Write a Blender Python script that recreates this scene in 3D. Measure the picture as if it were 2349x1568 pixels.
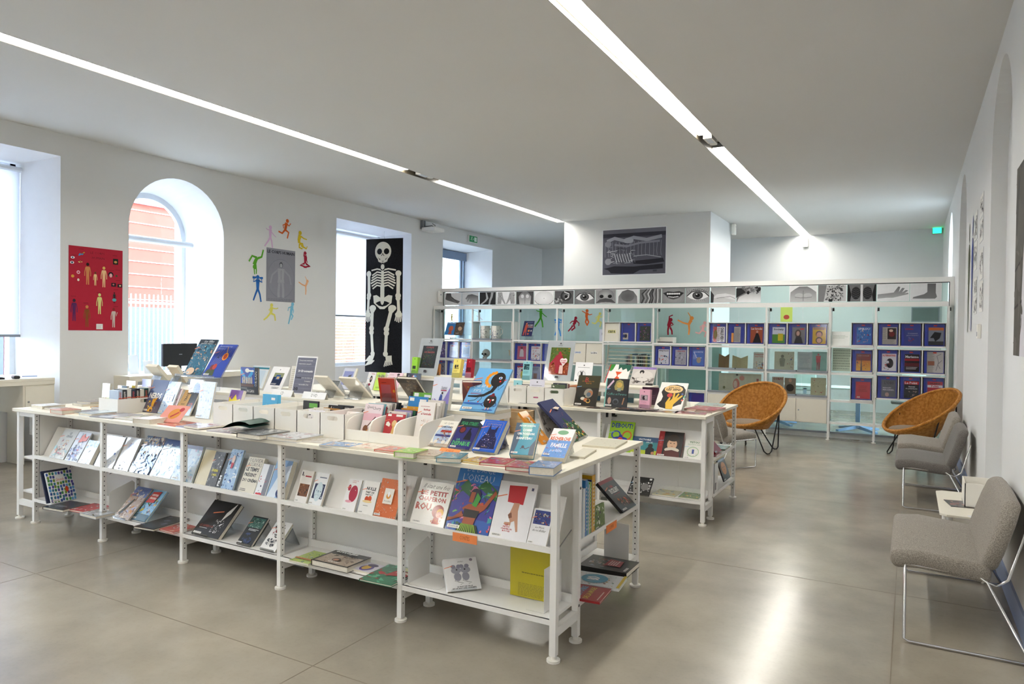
import bpy, bmesh, math, random
from mathutils import Vector, Matrix, Euler, noise
from mathutils.geometry import tessellate_polygon
for o in list(bpy.data.objects): bpy.data.objects.remove(o)
SC=bpy.context.scene; COL=SC.collection
PI=math.pi; rad=math.radians

# ---------------------------------------------------------------- camera
CAM_R=((0.870749,-0.017935,0.491401),(0.491557,0.005387,-0.870829),(0.012971,0.999825,0.013507))
cd=bpy.data.cameras.new('camera'); cam=bpy.data.objects.new('camera',cd); COL.objects.link(cam)
m3=Matrix(CAM_R); q=m3.to_quaternion(); q.normalize()
cam.rotation_mode='QUATERNION'; cam.rotation_quaternion=q; cam.location=(0,0,1.6)
cd.sensor_width=36; cd.lens=36*1616.56/2349; cd.clip_start=.05; cd.clip_end=200
SC.camera=cam
# ---------------------------------------------------------------- world, sun, exposure
W=bpy.data.worlds.new('sky'); SC.world=W; W.use_nodes=True
nt=W.node_tree; nt.nodes.clear()
wo=nt.nodes.new('ShaderNodeOutputWorld'); bg=nt.nodes.new('ShaderNodeBackground'); rmp=nt.nodes.new('ShaderNodeValToRGB')
tc=nt.nodes.new('ShaderNodeTexCoord'); sx=nt.nodes.new('ShaderNodeSeparateXYZ')
nt.links.new(tc.outputs['Generated'],sx.inputs[0]); nt.links.new(sx.outputs['Z'],rmp.inputs[0])
rmp.color_ramp.elements[0].color=(.80,.89,1,1); rmp.color_ramp.elements[1].color=(.56,.74,1,1)
nt.links.new(rmp.outputs[0],bg.inputs[0]); nt.links.new(bg.outputs[0],wo.inputs[0])
bg.inputs[1].default_value=8.5
sl=bpy.data.lights.new('sun','SUN'); so=bpy.data.objects.new('sun',sl); COL.objects.link(so)
sl.energy=2.5; sl.angle=rad(1); so.rotation_euler=(0,rad(38),rad(-25)); sl.color=(1,.95,.88)
SC.view_settings.view_transform='Standard'; SC.view_settings.look='None'; SC.view_settings.gamma=1
SC.view_settings.use_curve_mapping=False; SC.view_settings.exposure=1.5
# ---------------------------------------------------------------- materials
def s2l(c):
    if isinstance(c,str):
        c=c.lstrip('#'); c=[int(c[i:i+2],16)/255 for i in (0,2,4)]
    return tuple((x/12.92 if x<=.04045 else ((x+.055)/1.055)**2.4) for x in c[:3])
MATS={}
def mat(name,col='#cccccc',rough=.5,metal=0,spec=.5,noise_amt=0,noise_scale=8,bump=0,bump_scale=40,coat=0,emit=0,attr=False,trans=0):
    if name in MATS: return MATS[name]
    m=bpy.data.materials.new(name); m.use_nodes=True; n=m.node_tree.nodes; l=m.node_tree.links
    b=n['Principled BSDF']; c=s2l(col)
    b.inputs['Base Color'].default_value=(*c,1); b.inputs['Roughness'].default_value=rough; b.inputs['Metallic'].default_value=metal
    b.inputs['Specular IOR Level'].default_value=spec; b.inputs['Coat Weight'].default_value=coat; b.inputs['Coat Roughness'].default_value=.08
    if emit: b.inputs['Emission Color'].default_value=(*c,1); b.inputs['Emission Strength'].default_value=emit
    src=None
    if attr:
        a=n.new('ShaderNodeAttribute'); a.attribute_name='Col'; src=a.outputs['Color']; l.new(src,b.inputs['Base Color'])
    if noise_amt or bump:
        t=n.new('ShaderNodeTexCoord'); nz=n.new('ShaderNodeTexNoise'); nz.inputs['Scale'].default_value=noise_scale; nz.inputs['Detail'].default_value=5
        l.new(t.outputs['Object'],nz.inputs['Vector'])
        if noise_amt:
            mx=n.new('ShaderNodeMix'); mx.data_type='RGBA'; mx.blend_type='MULTIPLY'; mx.inputs[0].default_value=1
            r=n.new('ShaderNodeMapRange'); r.inputs[1].default_value=.3; r.inputs[2].default_value=.7; r.inputs[3].default_value=1-noise_amt; r.inputs[4].default_value=1
            l.new(nz.outputs['Fac'],r.inputs[0]); 
            if src: l.new(src,mx.inputs[6])
            else: mx.inputs[6].default_value=(*c,1)
            l.new(r.outputs[0],mx.inputs[7]); l.new(mx.outputs[2],b.inputs['Base Color'])
        if bump:
            n2=n.new('ShaderNodeTexNoise'); n2.inputs['Scale'].default_value=bump_scale; l.new(t.outputs['Object'],n2.inputs['Vector'])
            bp=n.new('ShaderNodeBump'); bp.inputs['Strength'].default_value=bump; bp.inputs['Distance'].default_value=.002
            l.new(n2.outputs['Fac'],bp.inputs['Height']); l.new(bp.outputs[0],b.inputs['Normal'])
    MATS[name]=m; return m
def glassmat(name,tint='#ffffff',gl=.12,rough=.02,alpha=1.0):
    m=bpy.data.materials.new(name); m.use_nodes=True; n=m.node_tree.nodes; l=m.node_tree.links; n.remove(n['Principled BSDF'])
    o=n['Material Output']; t=n.new('ShaderNodeBsdfTransparent'); t.inputs[0].default_value=(*s2l(tint),1)
    g=n.new('ShaderNodeBsdfGlossy'); g.inputs['Roughness'].default_value=rough; g.inputs[0].default_value=(1,1,1,1)
    lw=n.new('ShaderNodeFresnel'); lw.inputs[0].default_value=1.45
    mt=n.new('ShaderNodeMath'); mt.operation='MULTIPLY_ADD'; mt.inputs[1].default_value=gl; mt.inputs[2].default_value=0
    l.new(lw.outputs[0],mt.inputs[0]); mx=n.new('ShaderNodeMixShader'); l.new(mt.outputs[0],mx.inputs[0]); l.new(t.outputs[0],mx.inputs[1]); l.new(g.outputs[0],mx.inputs[2])
    l.new(mx.outputs[0],o.inputs[0]); MATS[name]=m; return m
M_WALL=mat('wall_paint','#e2e3e3',.75,spec=.25,noise_amt=.03,noise_scale=1.2,bump=.15,bump_scale=60)
M_CEIL=mat('ceiling_paint','#d9d8d5',.85,spec=.2,noise_amt=.02,noise_scale=.8)
M_REV=mat('reveal_paint','#f2f3f6',.7,spec=.25,noise_amt=.02)
M_WHITE=mat('white_powder_coat','#f1f0ed',.38,spec=.5,noise_amt=.015,noise_scale=20)
M_PLAST=mat('white_plastic','#f1eee6',.42,noise_amt=.01,noise_scale=30)
M_CREAM=mat('cream_laminate','#e6e1d2',.45,noise_amt=.02,noise_scale=15)
M_PAGES=mat('book_pages','#ebe5d6',.8,spec=.2,noise_amt=.1,noise_scale=120)
M_BLACK=mat('black_plastic','#17181b',.4,noise_amt=.1)
M_BLKMET=mat('black_metal','#101012',.35,metal=.3,noise_amt=.1)
M_CHROME=mat('chrome','#d8d8da',.12,metal=1,noise_amt=.05)
M_STEEL=mat('brushed_steel','#a9abae',.35,metal=.9,noise_amt=.1)
M_FRAME=mat('window_frame_paint','#7f92ad',.45,noise_amt=.05)
M_FRW=mat('white_window_frame','#e3eaf2',.45,noise_amt=.03)
M_SLOT=mat('light_slot_lining','#4b4537',.5,noise_amt=.1)
M_LAMP=mat('lamp_diffuser','#fffaf0',.5,emit=14,noise_amt=.01)
M_GLASS=glassmat('clear_glass','#fafdfd',.7)
M_PART=glassmat('partition_glass','#ecf8f6',.75)
M_ACR=glassmat('clear_acrylic','#f6f8f9',.8,.05)
M_VINYL=glassmat('clear_vinyl','#fafafe',.8,.1)
M_PRINT=mat('glossy_print','#ffffff',.28,spec=.5,attr=True,noise_amt=.04,noise_scale=25,coat=.6)
M_POSTER=mat('matte_print','#ffffff',.7,spec=.2,attr=True,noise_amt=.05,noise_scale=14)
M_WOOD=mat('pale_wood','#d9b98e',.6,noise_amt=.18,noise_scale=6)
M_BRICK=mat('salmon_cladding','#8c3324',.8,noise_amt=.12,noise_scale=3)
M_STRIP=mat('cladding_joint','#e9d8ce',.8,noise_amt=.05)
M_GREY=mat('grey_metal','#8d949c',.5,noise_amt=.05)
M_GREEN=mat('exit_sign_green','#0f9a55',.4,noise_amt=.02,emit=.5)
def translucent(name,col):
    m=mat(name,col,.9,spec=.1,noise_amt=.02); n=m.node_tree.nodes; l=m.node_tree.links; b=n['Principled BSDF']; o=n['Material Output']
    t=n.new('ShaderNodeBsdfTranslucent'); t.inputs[0].default_value=(*s2l(col),1); mx=n.new('ShaderNodeMixShader'); mx.inputs[0].default_value=.45
    l.new(b.outputs[0],mx.inputs[1]); l.new(t.outputs[0],mx.inputs[2]); l.new(mx.outputs[0],o.inputs[0]); return m
M_BLIND=translucent('roller_blind_fabric','#f3f5fa')
# concrete floor
def concrete():
    m=bpy.data.materials.new('polished_concrete'); m.use_nodes=True; n=m.node_tree.nodes; l=m.node_tree.links; b=n['Principled BSDF']
    t=n.new('ShaderNodeTexCoord')
    def nz(s,d,r=.55):
        x=n.new('ShaderNodeTexNoise'); x.inputs['Scale'].default_value=s; x.inputs['Detail'].default_value=d; x.inputs['Roughness'].default_value=r; l.new(t.outputs['Object'],x.inputs['Vector']); return x
    a=nz(.7,3,.45); c=nz(3.2,6,.55); d=nz(45,4,.7)
    r1=n.new('ShaderNodeValToRGB'); l.new(a.outputs['Fac'],r1.inputs[0])
    r1.color_ramp.elements[0].position=.2; r1.color_ramp.elements[0].color=(*s2l('#857f74'),1); r1.color_ramp.elements[1].position=.8; r1.color_ramp.elements[1].color=(*s2l('#b3aa9a'),1)
    mx=n.new('ShaderNodeMix'); mx.data_type='RGBA'; mx.blend_type='MULTIPLY'; mx.inputs[0].default_value=1
    r2=n.new('ShaderNodeMapRange'); l.new(c.outputs['Fac'],r2.inputs[0]); r2.inputs[1].default_value=.3; r2.inputs[2].default_value=.7; r2.inputs[3].default_value=.84; r2.inputs[4].default_value=1.03
    l.new(r1.outputs[0],mx.inputs[6]); l.new(r2.outputs[0],mx.inputs[7])
    mx2=n.new('ShaderNodeMix'); mx2.data_type='RGBA'; mx2.blend_type='MULTIPLY'; mx2.inputs[0].default_value=1
    r3=n.new('ShaderNodeMapRange'); l.new(d.outputs['Fac'],r3.inputs[0]); r3.inputs[1].default_value=.25; r3.inputs[2].default_value=.5; r3.inputs[3].default_value=.93; r3.inputs[4].default_value=1
    l.new(mx.outputs[2],mx2.inputs[6]); l.new(r3.outputs[0],mx2.inputs[7]); l.new(mx2.outputs[2],b.inputs['Base Color'])
    r4=n.new('ShaderNodeMapRange'); l.new(c.outputs['Fac'],r4.inputs[0]); r4.inputs[3].default_value=.16; r4.inputs[4].default_value=.27; l.new(r4.outputs[0],b.inputs['Roughness'])
    b.inputs['Specular IOR Level'].default_value=.55
    return m
M_FLOOR=concrete()
def fabric(name,c1,c2,scale=220):
    m=bpy.data.materials.new(name); m.use_nodes=True; n=m.node_tree.nodes; l=m.node_tree.links; b=n['Principled BSDF']
    t=n.new('ShaderNodeTexCoord'); x=n.new('ShaderNodeTexNoise'); x.inputs['Scale'].default_value=scale; x.inputs['Detail'].default_value=4; l.new(t.outputs['Object'],x.inputs['Vector'])
    r=n.new('ShaderNodeValToRGB'); r.color_ramp.elements[0].position=.38; r.color_ramp.elements[1].position=.62
    r.color_ramp.elements[0].color=(*s2l(c1),1); r.color_ramp.elements[1].color=(*s2l(c2),1); l.new(x.outputs['Fac'],r.inputs[0]); l.new(r.outputs[0],b.inputs['Base Color'])
    b.inputs['Roughness'].default_value=.95; b.inputs['Specular IOR Level'].default_value=.1; b.inputs['Sheen Weight'].default_value=.2
    bp=n.new('ShaderNodeBump'); bp.inputs['Strength'].default_value=.5; bp.inputs['Distance'].default_value=.002; l.new(x.outputs['Fac'],bp.inputs['Height']); l.new(bp.outputs[0],b.inputs['Normal'])
    return m
M_FAB=fabric('grey_wool_fabric','#77716a','#a39c92')
M_FABD=fabric('dark_grey_fabric','#5e5a57','#7b7773')
M_CUSH=fabric('taupe_cushion_fabric','#7a6a58','#94836f')
M_RATT=fabric('rattan_weave','#a46a28','#c68c44',28)
# ---------------------------------------------------------------- mesh helpers
class MB:
    def __init__(s): s.v=[]; s.f=[]; s.sm=[]; s.mi=[]; s.cur=0
    def add(s,vs,fs,smooth=False,M=None):
        o=len(s.v)
        s.v+= [tuple(M@Vector(p)) for p in vs] if M is not None else [tuple(p) for p in vs]
        for f in fs: s.f.append(tuple(i+o for i in f)); s.sm.append(smooth); s.mi.append(s.cur)
        return s
    def box(s,x0,x1,y0,y1,z0,z1,M=None):
        v=[(x0,y0,z0),(x1,y0,z0),(x1,y1,z0),(x0,y1,z0),(x0,y0,z1),(x1,y0,z1),(x1,y1,z1),(x0,y1,z1)]
        return s.add(v,[(0,3,2,1),(4,5,6,7),(0,1,5,4),(1,2,6,5),(2,3,7,6),(3,0,4,7)],M=M)
    def cyl(s,a,b,r,n=12,r2=None,cap=True):
        a=Vector(a); b=Vector(b); d=b-a; 
        if d.length<1e-6: return s
        q=d.to_track_quat('Z','Y').to_matrix(); r2=r if r2 is None else r2
        vs=[]
        for k in range(n):
            c=math.cos(2*PI*k/n); e=math.sin(2*PI*k/n); vs.append(a+q@Vector((c*r,e*r,0))); vs.append(b+q@Vector((c*r2,e*r2,0)))
        s.add(vs,[(2*k,2*((k+1)%n),2*((k+1)%n)+1,2*k+1) for k in range(n)],True)
        if cap: s.add([vs[2*k] for k in range(n)],[tuple(range(n))[::-1]]); s.add([vs[2*k+1] for k in range(n)],[tuple(range(n))])
        return s
    def tube(s,pts,r,n=8,closed=False):
        pts=[Vector(p) for p in pts]; N=len(pts); rings=[]; up=Vector((0,0,1)); prev=None
        for i,p in enumerate(pts):
            a=pts[(i-1)%N] if (closed or i>0) else p; b=pts[(i+1)%N] if (closed or i<N-1) else p
            t=(b-a).normalized()
            u=(prev-t*prev.dot(t)) if prev is not None else (up-t*up.dot(t))
            if u.length<1e-3: u=Vector((1,0,0))-t*t.x
            u.normalize(); prev=u; w=t.cross(u)
            rings.append([p+(u*math.cos(2*PI*k/n)+w*math.sin(2*PI*k/n))*r for k in range(n)])
        vs=[v for rg in rings for v in rg]; fs=[]
        for i in range(N if closed else N-1):
            j=(i+1)%N
            for k in range(n): fs.append((i*n+k,i*n+(k+1)%n,j*n+(k+1)%n,j*n+k))
        s.add(vs,fs,True)
        if not closed: s.add(rings[0],[tuple(range(n))]); s.add(rings[-1],[tuple(range(n))[::-1]])
        return s
    def prism(s,pts,z0,z1,M=None):
        n=len(pts); v=[(x,y,z0) for x,y in pts]+[(x,y,z1) for x,y in pts]
        s.add(v,[tuple(range(n))[::-1],tuple(range(n,2*n))]+[(i,(i+1)%n,(i+1)%n+n,i+n) for i in range(n)],M=M); return s
    def mesh(s,name,mats):
        m=bpy.data.meshes.new(name); m.from_pydata(s.v,[],s.f)
        if not isinstance(mats,(list,tuple)): mats=[mats]
        for x in mats: m.materials.append(x)
        m.polygons.foreach_set('use_smooth',s.sm); m.polygons.foreach_set('material_index',s.mi); m.update(); return m
    def obj(s,name,mats,parent=None,**k):
        o=bpy.data.objects.new(name,s.mesh(name,mats)); COL.objects.link(o)
        if parent is not None: o.parent=parent
        for a,b in k.items(): o[a]=b
        return o
def struct(name,mb,m,parent=None): 
    o=mb.obj(name,m,parent); 
    if parent is None: o['kind']='structure'
    return o
def thing(name,label,cat,loc=(0,0,0),rot=0,group=None,tilt=0):
    o=bpy.data.objects.new(name,None); COL.objects.link(o); o.empty_display_size=.05
    o.matrix_world=Matrix.Translation(loc)@Matrix.Rotation(rad(rot),4,'Z')@Matrix.Rotation(rad(-tilt),4,'X')
    o['label']=label; o['category']=cat
    if group: o['group']=group
    return o
def tag(o,label,cat,group=None):
    o['label']=label; o['category']=cat
    if group: o['group']=group
    return o
def bevel(o,w=.004,seg=2):
    b=o.modifiers.new('bevel','BEVEL'); b.width=w; b.segments=seg; b.limit_method='ANGLE'; return o
def dup(root,loc,rot,label,group=None):
    r=root.copy(); COL.objects.link(r); r.matrix_world=Matrix.Translation(loc)@Matrix.Rotation(rad(rot),4,'Z'); r['label']=label
    if group: r['group']=group
    for ch in list(root.children):
        c=ch.copy(); COL.objects.link(c); c.parent=r
        for g in list(ch.children):
            d=g.copy(); COL.objects.link(d); d.parent=c
    return r
# ---------------------------------------------------------------- flat print (cover art, posters)
_TC={}
def glyphs(txt,style):
    k=(txt,style)
    if k in _TC: return _TC[k]
    cu=bpy.data.curves.new('lettering','FONT'); cu.body=txt; cu.resolution_u=1; cu.align_x='LEFT'
    if style==1: cu.offset=.034
    if style==3: cu.offset=-.01
    ob=bpy.data.objects.new('lettering',cu); me=bpy.data.meshes.new_from_object(ob)
    vs=[(v.co.x,v.co.y) for v in me.vertices]; fs=[tuple(p.vertices) for p in me.polygons]
    bpy.data.objects.remove(ob); bpy.data.curves.remove(cu); bpy.data.meshes.remove(me)
    if vs:
        x0=min(v[0] for v in vs); x1=max(v[0] for v in vs); y0=min(v[1] for v in vs); y1=max(v[1] for v in vs)
        vs=[((x-x0)/max(x1-x0,1e-6),(y-y0)/max(y1-y0,1e-6)) for x,y in vs]
        if style==2: vs=[(x*.93+y*.07,y) for x,y in vs]
    _TC[k]=(vs,fs); return _TC[k]
class Art:
    """flat print on a w x h rectangle (local x right, z up, facing -y); ops in 0..1 units, y up"""
    def __init__(s,w,h,y=-.0004): s.w=w; s.h=h; s.v=[]; s.f=[]; s.c=[]; s.y=y; s.k=0
    def _add(s,pts,faces,cols,fit=True):
        o=len(s.v); yy=s.y-s.k*.00005; s.k+=1
        for x,y in pts: s.v.append((min(max(x,0),1)*s.w,yy,min(max(y,0),1)*s.h))
        for f in faces: s.f.append(tuple(i+o for i in f)); s.c.append([cols[i] for i in f] if isinstance(cols,list) else [cols]*len(f))
    def bg(s,c,c2=None):
        a=s2l(c); b=s2l(c2) if c2 else a; s._add([(0,0),(1,0),(1,1),(0,1)],[(0,1,2,3)],[b,b,a,a])
    def r(s,x0,y0,x1,y1,c,c2=None):
        a=s2l(c); b=s2l(c2) if c2 else a; s._add([(x0,y0),(x1,y0),(x1,y1),(x0,y1)],[(0,1,2,3)],[b,b,a,a])
    def e(s,cx,cy,rx,ry,c,rot=0,n=18,c2=None):
        if rx==ry: ry=rx*s.w/s.h
        a=s2l(c); b=s2l(c2) if c2 else a; asp=s.w/s.h; t=rad(rot); P=[(cx,cy)]
        for k in range(n):
            x=rx*math.cos(2*PI*k/n); y=ry*math.sin(2*PI*k/n)/asp
            X=x*math.cos(t)-y*math.sin(t); Y=x*math.sin(t)+y*math.cos(t); P.append((cx+X,cy+Y*asp))
        s._add(P,[(0,k+1,(k+1)%n+1) for k in range(n)],[b]+[a]*n)
    def p(s,pts,c,c2=None):
        a=s2l(c); b=s2l(c2) if c2 else a
        tr=tessellate_polygon([[Vector((x,y,0)) for x,y in pts]])
        fs=[]
        for t in tr:
            A,B,C=[pts[i] for i in t]
            if (B[0]-A[0])*(C[1]-A[1])-(B[1]-A[1])*(C[0]-A[0])<0: t=(t[0],t[2],t[1])
            fs.append(tuple(t))
        ys=[y for _,y in pts]; lo=min(ys); hi=max(ys)
        s._add(list(pts),fs,[tuple(b[j]+(a[j]-b[j])*((y-lo)/max(hi-lo,1e-6)) for j in range(3)) for _,y in pts])
    def l(s,pts,w,c,w2=None,closed=False):
        a=s2l(c); asp=s.w/s.h; w2=w if w2 is None else w2; pts=list(pts)+([pts[0]] if closed else []); N=len(pts); P=[]
        for i,(x,y) in enumerate(pts):
            xa,ya=pts[max(i-1,0)]; xb,yb=pts[min(i+1,N-1)]; dx=xb-xa; dy=(yb-ya)/asp; L=math.hypot(dx,dy) or 1
            ww=(w+(w2-w)*i/max(N-1,1))/2; nx=-dy/L*ww; ny=dx/L*ww*asp; P.append((x+nx,y+ny)); P.append((x-nx,y-ny))
        s._add(P,[(2*i,2*i+1,2*i+3,2*i+2) for i in range(N-1)],a)
    def t(s,txt,x0,y0,x1,y1,c,style=0,rot=0):
        vs,fs=glyphs(txt,style)
        if not vs: return
        if rot==90: P=[(x1-(y)*(x1-x0),y0+x*(y1-y0)) for x,y in vs]
        elif rot==-90: P=[(x0+(y)*(x1-x0),y1-x*(y1-y0)) for x,y in vs]
        elif rot==180: P=[(x1-x*(x1-x0),y1-y*(y1-y0)) for x,y in vs]
        else: P=[(x0+x*(x1-x0),y0+y*(y1-y0)) for x,y in vs]
        s._add(P,fs,s2l(c))
    def lines(s,x0,y0,x1,y1,n,c,seed=0,th=.45):
        rn=random.Random(seed)
        for i in range(n):
            yy=y1-(i+.5)*(y1-y0)/n; hh=(y1-y0)/n*th; x=x0; xe=x0+(x1-x0)*rn.uniform(.75,1)
            while x<xe:
                w=rn.uniform(.04,.12)*(x1-x0); s.r(x,yy-hh/2,min(x+w,xe),yy+hh/2,c); x+=w+.02*(x1-x0)
    def blobs(s,n,seed,cols,x0=0,y0=0,x1=1,y1=1,sz=.12,kind='e'):
        """picture texture: blades, patches and brush strokes of mixed size"""
        rn=random.Random(seed); asp=s.w/s.h; n=int(n*1.7); cl=lambda v,a,b:min(max(v,a),b)
        for i in range(n):
            cx=rn.uniform(x0,x1); cy=rn.uniform(y0,y1); c=rn.choice(cols); a=sz*(.25+1.05*(1-i/n)**1.5*rn.uniform(.5,1)); q=rn.random()
            if q<.3 and kind=='e': s.e(cx,cy,a*.8,a*asp*rn.uniform(.25,.7),c,rn.uniform(0,180),9)
            elif q<.72:
                k=rn.randint(4,7); A=sorted(rn.uniform(0,2*PI) for _ in range(k)); el=rn.uniform(.35,.9); th=rn.uniform(0,PI); P=[]
                for t in A:
                    r_=a*rn.uniform(.55,1.15); X=r_*math.cos(t); Y=r_*el*math.sin(t); P.append((cl(cx+X*math.cos(th)-Y*math.sin(th),x0,x1),cl(cy+(X*math.sin(th)+Y*math.cos(th))*asp,y0,y1)))
                try: s.p(P,c)
                except Exception: pass
            else:
                th=rn.uniform(0,2*PI); P=[(cx,cy)]
                for _ in range(3):
                    th+=rn.uniform(-.7,.7); x,y=P[-1]; P.append((cl(x+a*.7*math.cos(th),x0,x1),cl(y+a*.7*math.sin(th)*asp,y0,y1)))
                s.l(P,a*rn.uniform(.12,.35),c,a*.05)
    def fig(s,pose,cx,cy,sz,c,flip=1):
        """small sport silhouettes"""
        asp=s.w/s.h; F=lambda pts:[(cx+flip*x*sz,cy+y*sz*asp) for x,y in pts]
        for kind,pts,w in POSES[pose]:
            if kind=='h': X,Y=F(pts)[0]; s.e(X,Y,w*sz,w*sz,c,0,12)
            elif kind=='l': s.l(F(pts),w*sz,c,w*sz*.7)
            else: s.p(F(pts),c)
    def run(s,ops):
        for o in ops: getattr(s,o[0])(*o[1:])
    def mesh(s,name,m):
        me=bpy.data.meshes.new(name); me.from_pydata(s.v,[],s.f); ca=me.color_attributes.new('Col','FLOAT_COLOR','CORNER')
        d=[]
        for c in s.c:
            for k in c: d+=[k[0],k[1],k[2],1.0]
        ca.data.foreach_set('color',d); me.materials.append(m); me.update(); return me
    def obj(s,name,m,parent=None,**k):
        o=bpy.data.objects.new(name,s.mesh(name,m)); COL.objects.link(o)
        if parent is not None: o.parent=parent
        for a,b in k.items(): o[a]=b
        return o
H='h'; L_='l'
POSES=dict(
 run=[(H,[(.1,.42)],.09),(L_,[(.05,.33),(0,.1),(-.03,-.02)],.17),(L_,[(.05,.3),(.2,.2),(.3,.33)],.06),(L_,[(.02,.28),(-.16,.2),(-.12,.05)],.06),(L_,[(-.02,0),(.18,-.1),(.1,-.38)],.1),(L_,[(-.04,0),(-.2,-.18),(-.42,-.12)],.1)],
 walk=[(H,[(0,.42)],.09),(L_,[(0,.33),(0,.1),(0,-.02)],.16),(L_,[(0,.3),(-.16,.3),(-.25,.36)],.05),(L_,[(0,.28),(.2,.1),(.33,.02)],.05),(L_,[(0,0),(.08,-.2),(.12,-.48)],.09),(L_,[(0,0),(-.12,-.2),(-.32,-.45)],.09)],
 crouch=[(H,[(-.05,.38)],.1),(L_,[(-.05,.28),(-.12,.05),(-.1,-.1)],.2),(L_,[(0,.22),(.2,.14),(.38,.12)],.07),(L_,[(-.1,-.12),(.1,-.12),(.15,-.3)],.13),(L_,[(-.08,-.14),(-.1,-.3),(.1,-.35)],.1),(L_,[(0,-.2),(.35,-.32),(.4,-.2)],.08)],
 hand=[(H,[(.1,-.2)],.09),(L_,[(.12,-.12),(.05,.05),(-.02,.15)],.16),(L_,[(.1,-.1),(.12,-.3),(.1,-.48)],.06),(L_,[(.05,-.1),(.02,-.3),(.02,-.46)],.06),(L_,[(0,.15),(.22,.2),(.36,-.02)],.09),(L_,[(-.03,.13),(-.22,.2),(-.3,.48)],.09)],
 sit=[(H,[(0,.4)],.09),(L_,[(0,.3),(0,.05),(0,-.15)],.2),(L_,[(-.1,.22),(-.08,.45),(0,.5)],.06),(L_,[(.1,.22),(.1,.05),(.16,-.1)],.06),(L_,[(-.05,-.15),(-.35,-.25),(.1,-.35)],.12),(L_,[(.05,-.15),(.35,-.25),(-.1,-.35)],.12)],
 lift=[(H,[(0,.42)],.08),(L_,[(0,.34),(0,.1),(0,-.02)],.17),(L_,[(-.03,.3),(-.2,.24),(-.16,.4)],.06),(L_,[(.03,.3),(.2,.24),(.16,.4)],.06),(L_,[(-.24,.4),(-.08,.4)],.09),(L_,[(.24,.4),(.08,.4)],.09),(L_,[(0,0),(.1,-.22),(.16,-.5)],.09),(L_,[(0,0),(-.1,-.22),(-.2,-.46)],.09)],
 bat=[(H,[(0,.36)],.09),(L_,[(0,.27),(-.03,.05),(0,-.06)],.18),(L_,[(-.05,.22),(-.3,.36)],.06),(L_,[(.02,.2),(.16,.14),(.3,.18)],.06),(L_,[(0,-.05),(.1,-.25),(0,-.45)],.1),(L_,[(-.02,-.06),(-.08,-.25),(.02,-.42)],.1)],
 lunge=[(H,[(.02,.38)],.09),(L_,[(.02,.3),(0,.1),(-.04,0)],.18),(L_,[(.03,.24),(.3,.22),(.42,.26)],.06),(L_,[(-.02,.24),(-.15,.15),(0,.1)],.06),(L_,[(-.02,0),(.2,-.08),(.25,-.35)],.11),(L_,[(-.05,0),(-.25,-.2),(-.45,-.33)],.1)],
 swim=[(H,[(.1,.42)],.09),(L_,[(.08,.34),(.02,.12),(0,0)],.17),(L_,[(.05,.3),(-.14,.26),(-.18,.1)],.06),(L_,[(.1,.28),(.16,.1),(.12,0)],.06),(L_,[(0,0),(.12,-.12),(.02,-.3)],.1),(L_,[(0,0),(-.06,-.22),(-.14,-.5)],.1)],
 ski=[(H,[(0,.38)],.09),(L_,[(0,.3),(-.06,.12),(-.14,0)],.2),(L_,[(.02,.25),(.2,.1),(.18,-.05)],.07),(L_,[(-.05,.22),(-.22,.2),(-.35,.08)],.07),(L_,[(-.12,0),(-.05,-.15),(-.25,-.3)],.12),(L_,[(-.18,-.02),(-.25,-.15),(-.45,-.35)],.1)],
 bend=[(H,[(.02,.2)],.09),(L_,[(0,.12),(-.06,-.05),(-.04,-.15)],.2),(L_,[(-.06,.1),(-.04,.35),(.12,.42)],.07),(L_,[(.05,.08),(.14,-.02),(.04,-.08)],.06),(L_,[(-.08,-.15),(-.1,-.3),(-.09,-.5)],.09),(L_,[(0,-.15),(.08,-.3),(.1,-.48)],.09)],
 kick=[(H,[(.12,.2)],.09),(L_,[(.1,.12),(.02,-.02),(0,-.08)],.14),(L_,[(.1,.1),(.05,.3),(-.05,.45)],.05),(L_,[(0,-.06),(-.25,0),(-.5,.12)],.08),(L_,[(0,-.08),(.02,-.3),(0,-.52)],.09)])
# ================================================================ ROOM SHELL
XL,XR,YB,YF,ZC=-8.62,.56,-3.2,16.85,3.84
XG=-9.3
f=MB().box(XG-.3,XR+.4,YB-.2,YF+.2,-.1,0); floor=struct('floor',f,M_FLOOR)
jt=MB()
for x in (-7.4,-4.9,-2.45,-.05): jt.box(x-.0025,x+.0025,YB,YF,.0,.0006)
for y in (-.4,2.45,5.0,7.45,9.9,12.0,14.6): jt.box(XL,XR,y-.0025,y+.0025,.0,.0006)
jt.obj('expansion_joint',mat('joint_filler','#7b7060',.8,noise_amt=.2),floor)
# ceiling with two recessed light slots
LS=(-6.28,-6.10); RS=(-2.165,-1.965)
c=MB(); t=.12
c.box(XL-.7,LS[0],YB,YF,ZC,ZC+t); c.box(LS[1],RS[0],YB,YF,ZC,ZC+t); c.box(RS[1],XR+.4,YB,YF,ZC,ZC+t)
c.box(LS[0],LS[1],12.9,YF,ZC,ZC+t); c.box(LS[0]-.05,RS[1]+.05,YB,YF,ZC+t,ZC+t+.02)
struct('ceiling',c,M_CEIL)
sl_=MB()
for a,b,y1 in ((LS[0],LS[1],12.9),(RS[0],RS[1],YF-.02)):
    sl_.box(a,a+.004,YB,y1,ZC+.001,ZC+t); sl_.box(b-.004,b,YB,y1,ZC+.001,ZC+t); sl_.box(a,b,YB,y1,ZC+t-.006,ZC+t-.001)
struct('trim_1',sl_,M_SLOT)
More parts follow.
